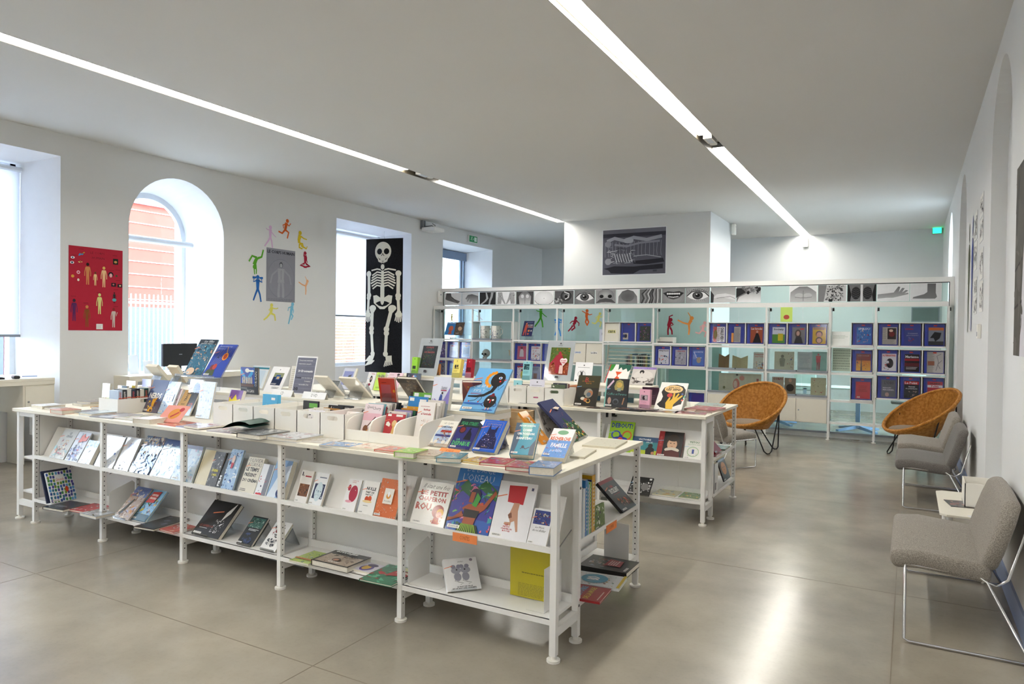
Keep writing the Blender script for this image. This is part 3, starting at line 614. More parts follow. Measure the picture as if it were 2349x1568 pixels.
# rattan bowl chairs
def rattan(label,cx,cy,ang):
    t=thing('rattan_chair',label,'chair',(cx,cy,0),ang)   # local facing = +x
    NT=96
    def P(u,th,off=0):   # u 0 at the base, 1 at the rim
        c,s_=math.cos(th),math.sin(th); k=u**1.15
        bx,by,bz=.25*c+.07,.27*s_,.325; rx,ry,rz=.42*c-.03,.45*s_,.645-.275*c
        bul=.035*math.sin(PI*u)
        return Vector((bx+(rx-bx)*k+c*(bul+off),by+(ry-by)*k+s_*(bul+off),bz+(rz-bz)*u))
    b=MB(); NR=10
    for off,fl in ((0,1),(.014,0)):
        vs=[P(i/NR,2*PI*k/NT,off) for i in range(NR+1) for k in range(NT)]
        fs=[(i*NT+k,i*NT+(k+1)%NT,(i+1)*NT+(k+1)%NT,(i+1)*NT+k) for i in range(NR) for k in range(NT)]
        b.add(vs,[f_[::-1] for f_ in fs] if fl else fs,True)
    b.add([P(0,2*PI*k/NT) for k in range(NT)],[tuple(range(NT))])
    b.obj('shell',M_RATT,t)
    m=MB()
    for k in range(130):
        th=2*PI*k/130; m.tube([P(u,th,-.003) for u in (.0,.25,.5,.75,.97)],.0042,4)
    m.obj('woven_cane',M_RATT,t,kind='stuff')
    MB().tube([P(1,2*PI*k/NT,.004) for k in range(NT)],.02,8,True).obj('rim',M_RATT,t)
    m=MB()
    for k in range(140):
        th=2*PI*k/140; p=P(1,th,.004); tn=(P(1,th+.02)-P(1,th)).normalized(); o1=Vector((math.cos(th),math.sin(th),0)); up=Vector((0,0,1))
        m.tube([p-o1*.022-tn*.012,p+up*.023-tn*.004,p+o1*.022+tn*.008],.0045,4)
    m.obj('rim_binding',M_RATT,t,kind='stuff')
    m=MB(); N=36; vs=[]
    for i in range(9):
        for k in range(N):
            th=2*PI*k/N; a_=PI*i/8; rr=math.sin(a_)**.35; vs.append((.07+.285*rr*math.cos(th),.30*rr*math.sin(th),.375+.045*math.cos(a_)+.012*(1-rr)))
    m.add(vs,[(i*N+k,i*N+(k+1)%N,(i+1)*N+(k+1)%N,(i+1)*N+k) for i in range(8) for k in range(N)],True)
    m.obj('cushion',M_CUSH,t)
    for y in (-1,1):
        MB().tube([(.16,y*.16,.32),(.22,y*.33,.04),(.2,y*.36,.01),(.16,y*.375,.01),(.12,y*.385,.04),(.0,y*.42,.56)],.009,8).obj('leg',M_BLKMET,t)
        MB().tube([(-.05,y*.12,.32),(-.26,y*.2,.03),(-.28,y*.22,.01),(-.31,y*.24,.01),(-.33,y*.25,.04),(-.33,y*.26,.72)],.009,8).obj('leg',M_BLKMET,t)
    return t
rattan('brown rattan bowl chair with taupe cushion at centre of the floor',-1.93,10.25,-108)
rattan('brown rattan bowl chair against the right wall',.12,10.75,-148)
# ================================================================ WINDOW COUNTERS, COMPUTERS
def counter(label,y0,y1,z,cab=None):
    t=thing('window_counter',label,'desk',(-8.3,y0,0)); d=.92
    bevel(MB().box(-d,0,0,y1-y0,z-.03,z).box(-.03,-.002,0,y1-y0,z-.07,z-.03).obj('worktop',M_CREAM,t),.002)
    MB().box(-d,-.03,0,.03,0,z-.03).obj('side_panel',M_CREAM,t)
    MB().box(-d,-.6,y1-y0-.05,y1-y0-.02,0,z-.03).obj('side_panel',M_CREAM,t)
    if cab:
        a,b,zb=cab; c=MB().box(-.5,-.012,a-y0,b-y0,zb,z-.07).obj('cabinet',M_CREAM,t); MB().box(-.012,0,a-y0+.02,b-y0-.02,zb+.01,z-.085).obj('door',M_CREAM,t); MB().cyl((0,a-y0+.05,zb+.13),(.006,a-y0+.05,zb+.13),.01,10).obj('keyhole',M_STEEL,t)
    return t
counter('cream counter with hanging cupboard under the far left window',1.9,4.34,1.03,(4.02,4.34,.65))
counter('white counter under the arched window behind the comics',5.2,7.2,1.0)
def monitor(label,x,y,z,rot,w=.55,h=.34):
    t=thing('computer_monitor',label,'monitor',(x,y,z),rot); bevel(MB().box(-w/2,w/2,-.02,.02,.08,.08+h).obj('screen_case',M_BLACK,t),.008,2)
    MB().box(-.03,.03,.0,.02,0,.12).obj('stand',M_BLACK,t); MB().box(-.1,.1,-.08,.08,0,.01).obj('base',M_BLACK,t)
    a=Art(.06,.012,-.0205); a.t('acer' if False else 'III',.1,.1,.9,.9,'#b9bdc6',1); o=a.obj('badge',M_PRINT,t); o.location=(-.03,0,.08+h/2)
    return t
monitor('black monitor seen from behind on arched window counter',-8.75,6.2,1.0,95,.56,.31)
monitor('black monitor cut by the left image edge on counter',-8.8,3.62,1.03,60,.45,.4)
t=thing('keyboard','black keyboard on the counter at left edge','keyboard',(-8.5,3.72,1.03),80); MB().box(-.18,.18,-.07,.07,0,.018).obj('case',M_BLACK,t)
m=MB()
for i in range(12):
    for j in range(4): m.box(-.17+i*.0285,-.148+i*.0285,-.06+j*.03,-.036+j*.03,.018,.024)
m.obj('keys',M_GREY,t,kind='stuff')
t=thing('computer_mouse','black mouse beside the keyboard on left counter','mouse',(-8.42,4.0,1.03),80); rbox(-.03,.03,-.055,.055,0,.035,.015).obj('body',M_BLACK,t)
t=thing('cable','thin red cord hanging beside the left blind','cord',(-9.1,4.2,1.03)); MB().cyl((0,0,0),(0,0,.45),.004,6).obj('cord',mat('red_cord','#b0606a',.6,noise_amt=.05),t)
t=thing('pen','thin blue pen lying on left counter','pen',(-8.6,4.15,1.036),70); MB().cyl((0,0,.004),(.14,0,.004),.004,8).obj('barrel',mat('blue_plastic','#2d5fae',.4,noise_amt=.05),t)
t=thing('computer_tower','white computer tower under left window counter','computer',(-8.55,4.32,.36),0); bevel(MB().box(-.2,.0,-.02,.3,0,.28).obj('case',M_WHITE,t),.004); MB().tube([(0,.05,.3),(.03,.1,.2),(0,.15,.28)],.005,6).obj('cable',M_BLACK,t)
for k,(y,x,hh,l) in enumerate(((5.55,-8.75,.25,'tall white paper folder propped on arched window counter'),(5.72,-8.7,.17,'short white paper card on arched window counter'))):
    t=thing('folder',l,'folder',(x,y,1.0),80,None,12); MB().box(-.06,.06,0,.004,0,hh).box(-.06,.06,.004,.03,0,.005).obj('sheet',M_FRW,t)
# measured places: loc, heading, tilt, width, height, thickness
POS={'m1':[[-5.987,3.085,0.552],0,30.6,0.206,0.254,0.012],'m2':[[-5.764,3.085,0.552],0,29.2,0.17,0.244,0.012],'m3':[[-5.577,3.085,0.552],0,28.2,0.148,0.188,0.03],'m4':[[-5.362,3.085,0.552],0,26.2,0.229,0.243,0.012],'m5':[[-5.108,3.085,0.552],0,26.3,0.164,0.247,0.012],'m6':[[-4.922,3.085,0.552],0,30.7,0.226,0.287,0.012],'m7':[[-4.685,3.085,0.552],0,30.2,0.231,0.281,0.012],'m8':[[-4.446,3.085,0.552],0,23.3,0.223,0.253,0.012],'m9':[[-4.194,3.085,0.552],0,22.1,0.114,0.237,0.02],'m10':[[-4.077,3.085,0.552],0,21.3,0.099,0.234,0.012],'m11':[[-3.976,3.085,0.552],0,23.6,0.056,0.237,0.012],'m12':[[-3.926,3.085,0.552],0,20.9,0.115,0.265,0.012],'m13':[[-3.76,3.085,0.552],0,24.1,0.146,0.233,0.03],'m14':[[-3.607,3.085,0.552],0,23.0,0.102,0.2,0.02],'m15':[[-3.497,3.085,0.552],0,22.6,0.14,0.239,0.04],'m16':[[-3.255,3.085,0.552],0,21.5,0.099,0.196,0.015],'m17':[[-3.138,3.085,0.552],0,23.5,0.102,0.196,0.015],'m18':[[-2.871,3.085,0.552],0,23.4,0.096,0.187,0.01],'m19':[[-2.749,3.085,0.552],0,20.7,0.114,0.189,0.01],'m20':[[-2.63,3.085,0.552],0,22.2,0.155,0.217,0.01],'m21':[[-2.369,3.085,0.552],0,25.6,0.221,0.239,0.012],'m22':[[-2.138,3.085,0.552],0,26.0,0.269,0.355,0.012],'m23':[[-1.865,3.085,0.552],0,25.5,0.219,0.296,0.012],'m24':[[-1.644,3.085,0.552],0,29.0,0.108,0.182,0.012],'l1':[[-5.848,3.037,0.21],88.7,24.5,0.194,0.251,0.014],'f1':[[-5.741,2.916,0.225],6.1,90,0.232,0.219,0.02],'f2':[[-5.534,2.992,0.22],4.1,90,0.204,0.208,0.015],'f3':[[-5.326,2.962,0.225],-0.6,90,0.207,0.145,0.02],'l2':[[-5.066,3.06,0.209],0,44.7,0.174,0.27,0.012],'l3':[[-4.914,3.094,0.21],0,43.3,0.169,0.254,0.015],'f4':[[-4.676,2.966,0.22],7.0,90,0.191,0.308,0.015],'f5':[[-4.479,3.029,0.217],-3.0,90,0.159,0.177,0.012],'l4':[[-4.212,3.079,0.215],0,44.8,0.271,0.268,0.03],'l5':[[-3.781,3.094,0.212],0,43.9,0.137,0.205,0.02],'l6':[[-3.565,3.093,0.212],0,45.6,0.139,0.206,0.02],'f6':[[-3.231,3.03,0.215],0.6,90,0.155,0.206,0.01],'f7':[[-3.07,3.049,0.24],0.2,90,0.282,0.21,0.035],'f8':[[-2.797,3.105,0.217],-2.4,90,0.133,0.138,0.012],'f9':[[-2.651,2.996,0.217],2.7,90,0.22,0.28,0.012],'l7':[[-2.117,3.091,0.215],47.9,43.7,0.187,0.185,0.03],'l8':[[-1.826,3.252,0.209],0,-0.8,0.239,0.257,0.012],'e1':[[-1.475,3.999,0.53],90,46.8,0.226,0.233,0.02],'e2':[[-1.475,3.562,0.53],90,3.5,0.143,0.123,0.01],'e3':[[-1.383,3.812,0.235],90.8,90,0.231,0.296,0.03],'e4':[[-1.38,3.584,0.22],96.6,90,0.221,0.173,0.015],'e5':[[-1.376,3.338,0.217],96.6,90,0.242,0.076,0.012],'t1':[[-6.384,3.149,0.945],-4.3,90,0.202,0.18,0.025],'t2':[[-6.212,3.149,0.935],-7.0,90,0.214,0.127,0.015],'t3':[[-5.881,3.04,0.95],-3.3,90,0.185,0.147,0.03],'t4':[[-5.796,3.129,0.93],-4.1,90,0.179,0.215,0.01],'t5':[[-5.553,3.08,0.942],0.7,90,0.16,0.218,0.022],'t6':[[-5.381,3.061,0.928],6.1,90,0.245,0.263,0.008],'t7':[[-5.143,3.104,0.928],-1.4,90,0.248,0.307,0.008],'t8':[[-4.802,3.035,0.955],6.5,90,0.165,0.29,0.035],'t9':[[-3.663,2.994,0.95],-0.4,90,0.208,0.247,0.03],'t10':[[-3.444,3.038,0.942],1.4,90,0.249,0.232,0.022],'t11':[[-2.995,3.029,0.93],10.3,90,0.21,0.14,0.01],'t12':[[-2.786,3.059,0.932],6.1,90,0.165,0.173,0.012],'t13':[[-2.62,3.078,0.932],-2.2,90,0.142,0.14,0.012],'t14':[[-2.416,2.998,0.95],4.6,90,0.126,0.151,0.03],'t15':[[-2.312,3.036,0.938],9.7,90,0.126,0.192,0.018],'t16':[[-2.135,2.995,0.945],19.3,90,0.131,0.176,0.025],'t17':[[-2.025,3.067,0.932],-4.8,90,0.127,0.139,0.012],'t18':[[-1.907,3.055,0.935],9.5,90,0.141,0.166,0.015],'t19':[[-1.726,3.006,0.94],10.6,90,0.123,0.181,0.02],'t20':[[-1.579,2.978,0.96],11.3,90,0.123,0.171,0.04],'t21':[[-1.602,3.495,0.932],8.7,90,0.081,0.286,0.012],'t22':[[-1.701,3.886,0.932],6.3,90,0.205,0.307,0.012],'s1':[[-5.396,3.483,0.924],0,23.9,0.199,0.276,0.012],'s2':[[-5.191,3.487,0.924],0,23.0,0.147,0.268,0.012],'s3':[[-5.073,3.502,0.924],0,23.9,0.055,0.213,0.012],'s4':[[-5.009,3.496,0.927],0,31.2,0.095,0.213,0.02],'s5':[[-4.937,3.508,0.924],0,27.4,0.101,0.199,0.012],'s6':[[-4.705,3.469,0.925],0,12.6,0.154,0.278,0.014],'s7':[[-2.477,3.385,0.925],0,45.7,0.135,0.195,0.015],'s8':[[-2.309,3.357,0.932],0,42.5,0.143,0.21,0.035],'s9':[[-2.133,3.335,0.935],0,42.3,0.146,0.216,0.045],'s10':[[-1.858,3.278,0.949],14,45.6,0.129,0.215,0.04],'s11':[[-1.684,3.313,0.949],6,57.3,0.128,0.232,0.04],'s12':[[-1.923,3.822,0.925],97,42.6,0.122,0.248,0.015],'s13':[[-1.802,4.012,0.925],97,46.9,0.279,0.342,0.014],'r1':[[-2.525,3.795,1.094],0,42.0,0.258,0.355,0.012],'r2':[[-2.675,3.679,1.104],5.8,14.5,0.128,0.21,0.04],'r3':[[-3.21,3.836,1.097],8,-13.7,0.129,0.181,0.02],'r4':[[-3.049,3.98,1.097],4,-47.6,0.156,0.267,0.02],'r5':[[-4.557,3.762,1.094],0,-0.5,0.196,0.209,0.012],'r6':[[-4.578,3.995,1.091],0,29.2,0.192,0.232,0.004],'r7':[[-4.269,4.007,1.091],0,13.1,0.218,0.307,0.004],'cd':[[-4.264,3.834,1.091],0,27.3,0.215,0.047,0.002],'dvd':[[-3.94,3.822,1.091],0,23.1,0.233,0.048,0.002],'r8':[[-5.39,3.85,1.203],0,29.9,0.232,0.349,0.01],'r9':[[-5.146,3.85,1.203],0,33.2,0.237,0.315,0.01],'n1':[[-2.356,5.91,0.552],0,26.8,0.228,0.288,0.01],'n2':[[-2.135,5.91,0.552],0,32.7,0.239,0.167,0.01],'n3':[[-1.896,5.91,0.552],0,32.0,0.217,0.236,0.01],'n4':[[-1.656,5.91,0.552],0,28.5,0.149,0.173,0.01],'n5':[[-2.128,5.853,0.209],0,48.3,0.194,0.191,0.012],'n6':[[-1.475,6.661,0.24],90,19.9,0.258,0.199,0.012],'u1':[[-2.738,6.041,0.924],0,23.9,0.221,0.305,0.012],'u2':[[-2.466,6.119,0.924],0,14.5,0.222,0.268,0.012],'u3':[[-1.994,6.133,0.924],0,45.8,0.25,0.335,0.012],'u4':[[-2.131,6.135,0.937],0,6.8,0.099,0.185,0.05],'u5':[[-2.453,6.756,1.093],0,37.5,0.243,0.217,0.01],'u6':[[-2.75,6.826,1.093],0,44.3,0.237,0.258,0.01],'fr2':[[-3.419,6.754,1.093],0,16.2,0.318,0.435,0.01],'fr1':[[-4.984,6.545,1.093],0,17.2,0.307,0.444,0.01],'y1':[[-4.443,6.508,1.111],0,13.8,0.1,0.213,0.06],'y2':[[-4.301,6.567,1.111],0,11.1,0.074,0.212,0.06],'y3':[[-3.651,6.699,1.107],0,9.1,0.092,0.204,0.05],'doc':[[-3.049,6.725,1.091],0,15.2,0.195,0.215,0.003],'v1':[[-5.458,6.233,0.925],0,20.6,0.112,0.209,0.015],'v2':[[-5.268,6.156,0.93],0,20.3,0.121,0.211,0.03],'v3':[[-5.175,6.19,0.923],0,35.4,0.199,0.247,0.01],'s14':[[-3.875,4.043,1.095],0,-49.7,0.131,0.239,0.015],'s15':[[-3.658,4.072,1.095],0,-49.9,0.164,0.238,0.015],'a1':[[-5.952,4.0,1.12],0,-41.6,0.155,0.182,0.03],'a2':[[-5.682,4.0,1.12],0,-35.8,0.131,0.171,0.03],'v4':[[-5.833,5.941,0.927],0,42.6,0.246,0.326,0.02],'k1':[[-8.383,12.0,1.533],0,23.6,0.233,0.285,0.008],'k2':[[-8.15,12.0,1.533],0,19.9,0.21,0.278,0.008],'k3':[[-6.565,12.0,1.533],0,22.1,0.222,0.318,0.008]}
STL={'l2': 'the desert comic', 'l4': 'the large black splash book', 'l5': 'the dark green film book', 'l6': 'the ink-blot book', 'l7': 'the two-mice album', 's7': 'the bus-drawing novel', 's8': 'the violet horror novel', 's9': 'the thick blue wolf novel', 's10': 'the teal diver novel', 's11': 'the orange-titled crowd novel', 's12': 'the orange leaf book', 's13': 'the navy jungle book', 's14': 'the pale paperback left of the DVD card', 's15': 'the pale paperback beyond the DVD card', 'a1': 'the paperback at the riser left end', 'a2': 'the beige paperback by the monitor'}
def solid(parent,w,h,t,cover,hard=True,pages=True,spine=None,name='cover'):
    """book body behind the print: boards + page block, local front face y=0"""
    cm=mat('board_'+cover.lstrip('#'),cover,.4,noise_amt=.05,noise_scale=30)
    b=.0022 if hard else .0007
    if t<.0065 or not pages:
        o=MB().box(0,w,0,t,0,h).obj(name,cm,parent); return o
    MB().box(0,w,0,b,0,h).box(0,w,t-b,t,0,h).box(0,b*1.5,0,t,0,h).obj(name,cm,parent,kind='stuff')
    i=.003 if hard else 0
    return MB().box(b,w-i,b,t-b,i,h-i).obj('page_block',M_PAGES,parent)
def bk(id,label,cover,ops,cat='book',name='book',group=None,hard=True,st='sl',back=False,pages=True,m=None,z=0):
    P=POS[id]; (x,y,z0),rot,tilt,w,h,t=P
    T=thing(name,label,cat,(x,y,z0+z),rot,group,tilt)
    solid(T,w,h,t,cover,hard,pages)
    a=Art(w,h); a.bg(cover)
    for o in ops: getattr(a,o[0])(*o[1:])
    if 's' in st: a.p([(.0,.70),(.25,.755),(.25,.775),(.0,.72)],'#f08a62'); 
    if 'b' in st: a.p([(.0,.60),(.22,.63),(.22,.645),(.0,.615)],'#8cc4f2')
    if 'l' in st:
        a.r(.05,.035,.33,.085,'#f4f2ee'); rn=random.Random(id)
        for k in range(12): a.r(.08+k*.019,.045,.08+k*.019+rn.uniform(.004,.012),.075,'#2a2a2a')
    a.obj('cover_print',m or M_PRINT,T)
    return T
def acr_stand(x,y,z,rot,w=.14,h=.16,tilt=25,depth=.09,label=None,d=.03):
    t=thing('acrylic_stand',label or 'clear acrylic book stand holding the book in front','stand',(x,y,z),rot,None)
    a=rad(tilt); s,c=math.sin(a),math.cos(a); th=.003
    def slab(p,q,x0,x1):
        (y0,z0),(y1,z1)=p,q; ny,nz=(z1-z0),-(y1-y0); L=math.hypot(ny,nz); ny*=th/L; nz*=th/L
        v=[(y0,z0),(y1,z1),(y1+ny,z1+nz),(y0+ny,z0+nz)]
        return [(x0,*k) for k in v]+[(x1,*k) for k in v],[(0,1,2,3),(7,6,5,4),(0,4,5,1),(1,5,6,2),(2,6,7,3),(3,7,4,0)]
    m=MB(); m.add(*slab((0,.004),(h*s,h*c),0,w)); m.add(*slab((h*s,h*c),(h*s+depth,.0),0,w)); m.obj('back_plate',M_ACR,t)
    m=MB(); m.add(*slab((-d,.004),(0,.004),0,w)); m.add(*slab((-d,.02),(-d,.004),0,w)); m.obj('ledge',M_ACR,t)
    return t
# ---------------------------------------------------------------- sloped-shelf books, nearest table
SK=['#1f2430','#8b2d3a','#c8a27a','#6f8fb0','#e9e2d4']; BL=['#27407f','#6f93c8','#b9d1ea','#1b2a55','#e8f1fb']
bk('m1','grey-white comic with black brush title and riders, first on left sloped shelf','#c9cac6',[('t','LES',.5,.82,.64,.9,'#15161a',1),('t','CENDRES',.36,.72,.78,.8,'#15161a',1),('blobs',26,1,SK,.25,.3,.75,.66,.09),('blobs',20,2,['#c98f7c','#9cc3c9','#b94a62','#efe6dd'],.05,.04,.95,.35,.13)],'comic','comic_book')
bk('m2','blue comic with orange flag, second on left sloped shelf','#d6dcec',[('blobs',40,3,['#2c3570','#4a57a0','#191f4a','#8c96cf'],.05,.03,.95,.5,.14),('p',[(.35,.62),(.9,.72),(.95,.9),(.7,.82),(.6,.95),(.4,.85)],'#e8593a'),('l',[(.35,.2),(.42,.95)],.03,'#23284f'),('blobs',18,4,['#f3f0ee','#d44a3c','#20244a'],.2,.2,.7,.75,.07)],'comic','comic_book')
bk('m3','pale blue watercolour paperback with small black bird on left sloped shelf','#dbe8f1',[('blobs',16,5,['#a9cbe0','#bcd8e8','#8fb6cc'],0,.72,1,1,.16),('p',[(.42,.45),(.55,.52),(.62,.6),(.5,.55)],'#16181c'),('lines',.3,.32,.75,.4,3,'#9fb0bd',3),('blobs',30,6,['#2a3440','#5d7080','#a8c3cf'],.2,.02,.9,.2,.07)],hard=False)
bk('m4','pale blue sketch comic crossing the second white upright','#e9f0f8',[('blobs',60,7,['#9fb9e2','#c9dbf2','#7c97cf','#eef4fb'],.1,.05,.95,.9,.08),('t','TRAVERSEE',.45,.86,.92,.91,'#8090ad',3)],'comic','comic_book')
bk('m5','white comic with a wild-haired red and blue sketched man','#e4e9f3',[('e',.55,.62,.26,.22,'#8b91c4'),('blobs',70,8,['#3d4a8c','#8b2e3c','#b9bfe0','#5a6ab0','#d7dcee'],.3,.35,.85,.85,.05),('blobs',40,9,['#a02b33','#5b1c22','#d8a9a4','#1f1f2b'],.15,.03,.75,.35,.08),('t','ULYSSES',.45,.88,.9,.93,'#4b4f6b',3)],'comic','comic_book')
bk('m6','glossy comic with brown and orange battle scene, tallest in second bay','#6b86b0',[('blobs',70,10,['#c9722e','#3b2a34','#e8c78d','#7a3a24','#233a66','#f1e8da'],0,.45,1,1,.13,'p'),('blobs',50,11,['#bcd7ec','#8fb5d8','#e6f1f8','#5a83b4'],0,0,1,.55,.15),('t','LA BOMBE',.1,.87,.75,.95,'#f6efe0',1)],'comic','comic_book')
bk('m7','glossy ice-blue comic with dark blue top band in second bay','#cfe3f3',[('r',0,.82,1,1,'#2d4c8c'),('blobs',60,12,['#a6cbe8','#e9f4fb','#86b2d8','#f5fafd'],0,0,1,.85,.14)],'comic','comic_book')
bk('m8','glossy pale blue comic with dark spine at end of second bay','#d9e8f4',[('blobs',50,13,['#a9cbe6','#f2f8fc','#c6b4cf','#8fb4d8'],0,0,1,1,.13),('r',0,.9,1,1,'#3a2c5a')],'comic','comic_book')
bk('m9','thick book showing only its plain cream back, third bay','#d9cda9',[('r',.0,0,.12,1,'#cfc29c'),('r',.12,0,.14,1,'#a99c78')],st='')
bk('m10','dark grey film book with yellow lettering, third bay','#4b4a4c',[('blobs',60,14,['#1d1d20','#8d8b88','#d8d4cc','#5d5b5c'],0,0,1,1,.12),('t','CINEMA',.2,.42,.85,.5,'#d9cc1f',1),('t','CORPS',.3,.3,.8,.37,'#d9cc1f',1)],st='s')
bk('m11','black book with white vertical lettering, half hidden in third bay','#151517',[('t','FILM',.1,.05,.45,.35,'#f0f0f0',1,90)],st='')
bk('m12','glossy sky-blue book with a red-cheeked figure, third bay','#a9c9ea',[('blobs',60,15,['#3f5ea8','#e9f2fa','#7fa6d6','#1e2c60','#c7dcf0'],0,0,1,1,.15),('e',.42,.63,.1,.12,'#c8344a'),('e',.42,.75,.12,.1,'#e3c3b6')],st='s')
bk('m13','cream paperback with heavy black four-line title in third bay','#e6e0cf',[('t','OLIVIER',.06,.86,.94,.96,'#1a1a1a',3),('t','ASSAYAS',.06,.74,.94,.84,'#1a1a1a',3),('t','LE TEMPS',.06,.60,.86,.71,'#0d0d0d',1),('t','PRÉSENT',.06,.45,.80,.57,'#0d0d0d',1),('t','DU CINÉMA',.06,.30,.97,.41,'#0d0d0d',1),('lines',.08,.04,.5,.12,2,'#444444',4)],hard=False,st='s')
bk('m14','small white book with red base stripe, third bay','#eef1f6',[('r',.55,0,.95,1,'#7d8290'),('blobs',20,16,['#c22a3c','#22305f','#eef'+'2f8'],.1,.0,.8,.6,.09),('r',.1,.02,.6,.07,'#d12a3a')],hard=False,st='')
bk('m15','thick glossy blue book with diagonal stripes behind the third upright','#8fb2dc',[('p',[(0,.0),(.5,0),(1,.5),(1,.9),(.5,.8)],'#dfe9f4')]+[('l',[(.55+.04*k,.62),(.75+.04*k,1)],.012,'#2a3c74') for k in range(7)]+[('e',.7,.14,.2,.12,'#20356e'),('e',.72,.12,.09,.05,'#e8d6c0')],hard=False,st='s')
bk('m16','white paperback with brown photo of feet, fourth bay left','#efece8',[('r',.12,.2,.92,.58,'#7a4a2a'),('blobs',24,17,['#1b1210','#a8714a','#3a2218'],.15,.22,.9,.56,.12),('t','I.',.1,.82,.3,.94,'#333344',1),('r',.4,.8,.9,.84,'#b03040')],hard=False,st='l')
bk('m17','white paperback with blue and white portrait, fourth bay left','#eef0f2',[('r',.12,.2,.92,.66,'#1f2b52'),('e',.52,.42,.28,.3,'#cfe0e6'),('blobs',22,18,['#9fc0cc','#e8f3f5','#41557f'],.25,.24,.85,.62,.09),('r',.35,.84,.9,.87,'#6a7488')],hard=False,st='sl')
bk('m18','white booklet with a big crimson balloon','#f2f0f0',[('e',.58,.55,.32,.26,'#b32144',0,24),('e',.18,.72,.12,.1,'#b32144'),('t','L\'AMOUR',.3,.93,.75,.965,'#c0392f'),('t','AUTREMENT',.3,.88,.8,.915,'#c0392f'),('e',.35,.3,.25,.04,'#e6a3b5'),('t','auteure',.15,.14,.5,.17,'#444')],hard=False,st='l') if 0 else bk('m18','white booklet with a big crimson balloon on sloped shelf','#f2f0f0',[('e',.58,.55,.32,.26,'#b32144',0,24),('e',.18,.72,.12,.1,'#b32144'),('t','L\'AMOUR',.3,.93,.75,.965,'#c0392f'),('t','LIVRE',.3,.88,.6,.915,'#c0392f'),('e',.35,.3,.25,.04,'#e6a3b5'),('e',.68,.66,.02,.02,'#ffffff')],hard=False,st='sl')
bk('m19','white booklet with two orange dots under a black title','#f4f2ee',[('t','NULLE',.25,.72,.85,.82,'#15151c',1),('t','PART DE',.25,.63,.78,.69,'#15151c',1),('t','PARTOUT',.25,.56,.72,.61,'#15151c',1),('e',.38,.45,.12,.09,'#cf4a1e'),('e',.58,.47,.12,.09,'#d9572a'),('e',.45,.38,.3,.04,'#f3d79a'),('lines',.25,.24,.65,.27,1,'#333333',1)],hard=False,st='sl')
bk('m20','orange patterned booklet with a white centre panel, fourth bay','#d9713c',[('blobs',90,20,['#f3e3cf','#9cc3bf','#c2521f','#f0a070'],.02,.02,.98,.98,.035),('r',.3,.35,.72,.75,'#f2ede2'),('e',.51,.55,.1,.1,'#e09a3c'),('e',.51,.6,.05,.07,'#ffffff'),('t','MOLIERE',.36,.40,.66,.44,'#555555',3)],hard=False,st='l')
bk('m21','white picture book with big red three-line title and hooded girl','#f3f1ec',[('t','Il était une fois',.12,.84,.94,.94,'#171717',2),('t','LE PETIT',.1,.68,.9,.79,'#a8252b',1),('t','CHAPERON',.06,.54,.88,.65,'#b33a30',1),('t','ROU',.04,.33,.5,.50,'#b54a3c',1),('e',.73,.34,.17,.15,'#a63c34',20,20),('e',.8,.32,.1,.1,'#e8b54a'),('e',.78,.27,.09,.07,'#e8a58e'),('p',[(.62,.06),(.82,.06),(.8,.2),(.66,.2)],'#b54a3c'),('blobs',30,21,['#c98a3c','#8d2a2a','#d98c6a'],.6,.08,.88,.44,.03),('e',.53,.35,.02,.02,'#2b5a2b')],st='sl')
A22=[('bg','#2d5fb5'),('r',0,.74,1,1,'#3b86d6'),('p',[(0,.55),(.25,.78),(.45,.66),(.7,.8),(1,.66),(1,.3),(0,.3)],'#2a6a3c'),('p',[(0,.5),(.2,.6),(.4,.52),(.6,.66),(1,.5),(1,.2),(0,.2)],'#3d3f9e'),('blobs',46,22,['#e37fa0','#2f8a48','#5a3f9c','#d9553c','#7fc06a','#3aa0a8','#c864a0','#1f5a34'],0,.02,1,.72,.12,'p'),('p',[(0,.18),(.35,.22),(.3,.3),(0,.12)],'#a4522e'),('p',[(.28,.34),(.42,.42),(.75,.42),(.95,.66),(1,.62),(.8,.36),(.66,.28),(.62,.1),(.36,.1),(.38,.3)],'#a4522e'),('e',.52,.55,.13,.11,'#1c1f3a'),('p',[(.4,.44),(.42,.6),(.52,.6),(.5,.44)],'#a4522e'),('p',[(.5,.4),(.56,.6),(.66,.52),(.6,.38)],'#3f9a3a'),('p',[(.35,.22),(.66,.22),(.7,.33),(.34,.34)],'#1a1412'),('p',[(.25,.0),(.3,.12),(.7,.12),(.78,.0)],'#1c2a14')]+[('l',[(.3+.045*k,.0),(.36+.03*k,.12)],.015,'#a6d22e') for k in range(10)]+[('t','L\'OISEAU',.14,.76,.86,.87,'#dbe9f8',3),('t','DE DANJE',.2,.885,.85,.965,'#cfe0f4',3)]
bk('m22','large blue jungle picture book of a woman with raised arm','#2d5fb5',A22,st='sl')
bk('m23','white picture book with a red sleeve and hand walking on fingers','#f0eff2',[('p',[(.26,.93),(.74,.95),(.72,.62),(.3,.64)],'#c41f2c'),('p',[(.48,.64),(.63,.64),(.62,.5),(.66,.36),(.72,.16),(.67,.15),(.58,.33),(.5,.3),(.33,.29),(.32,.25),(.5,.24),(.44,.35),(.38,.42),(.42,.46)],'#c9977c'),('p',[(.38,.42),(.42,.36),(.5,.38),(.46,.47)],'#8d5c48'),('t','LE',.36,.235,.44,.265,'#b5202c',1),('t','PETIT',.32,.2,.5,.228,'#b5202c',1),('t','CHAPERON',.27,.165,.56,.193,'#b5202c',1),('t','ROUGE',.32,.13,.52,.158,'#b5202c',1),('r',.86,.88,.92,.93,'#555577')],st='sl')
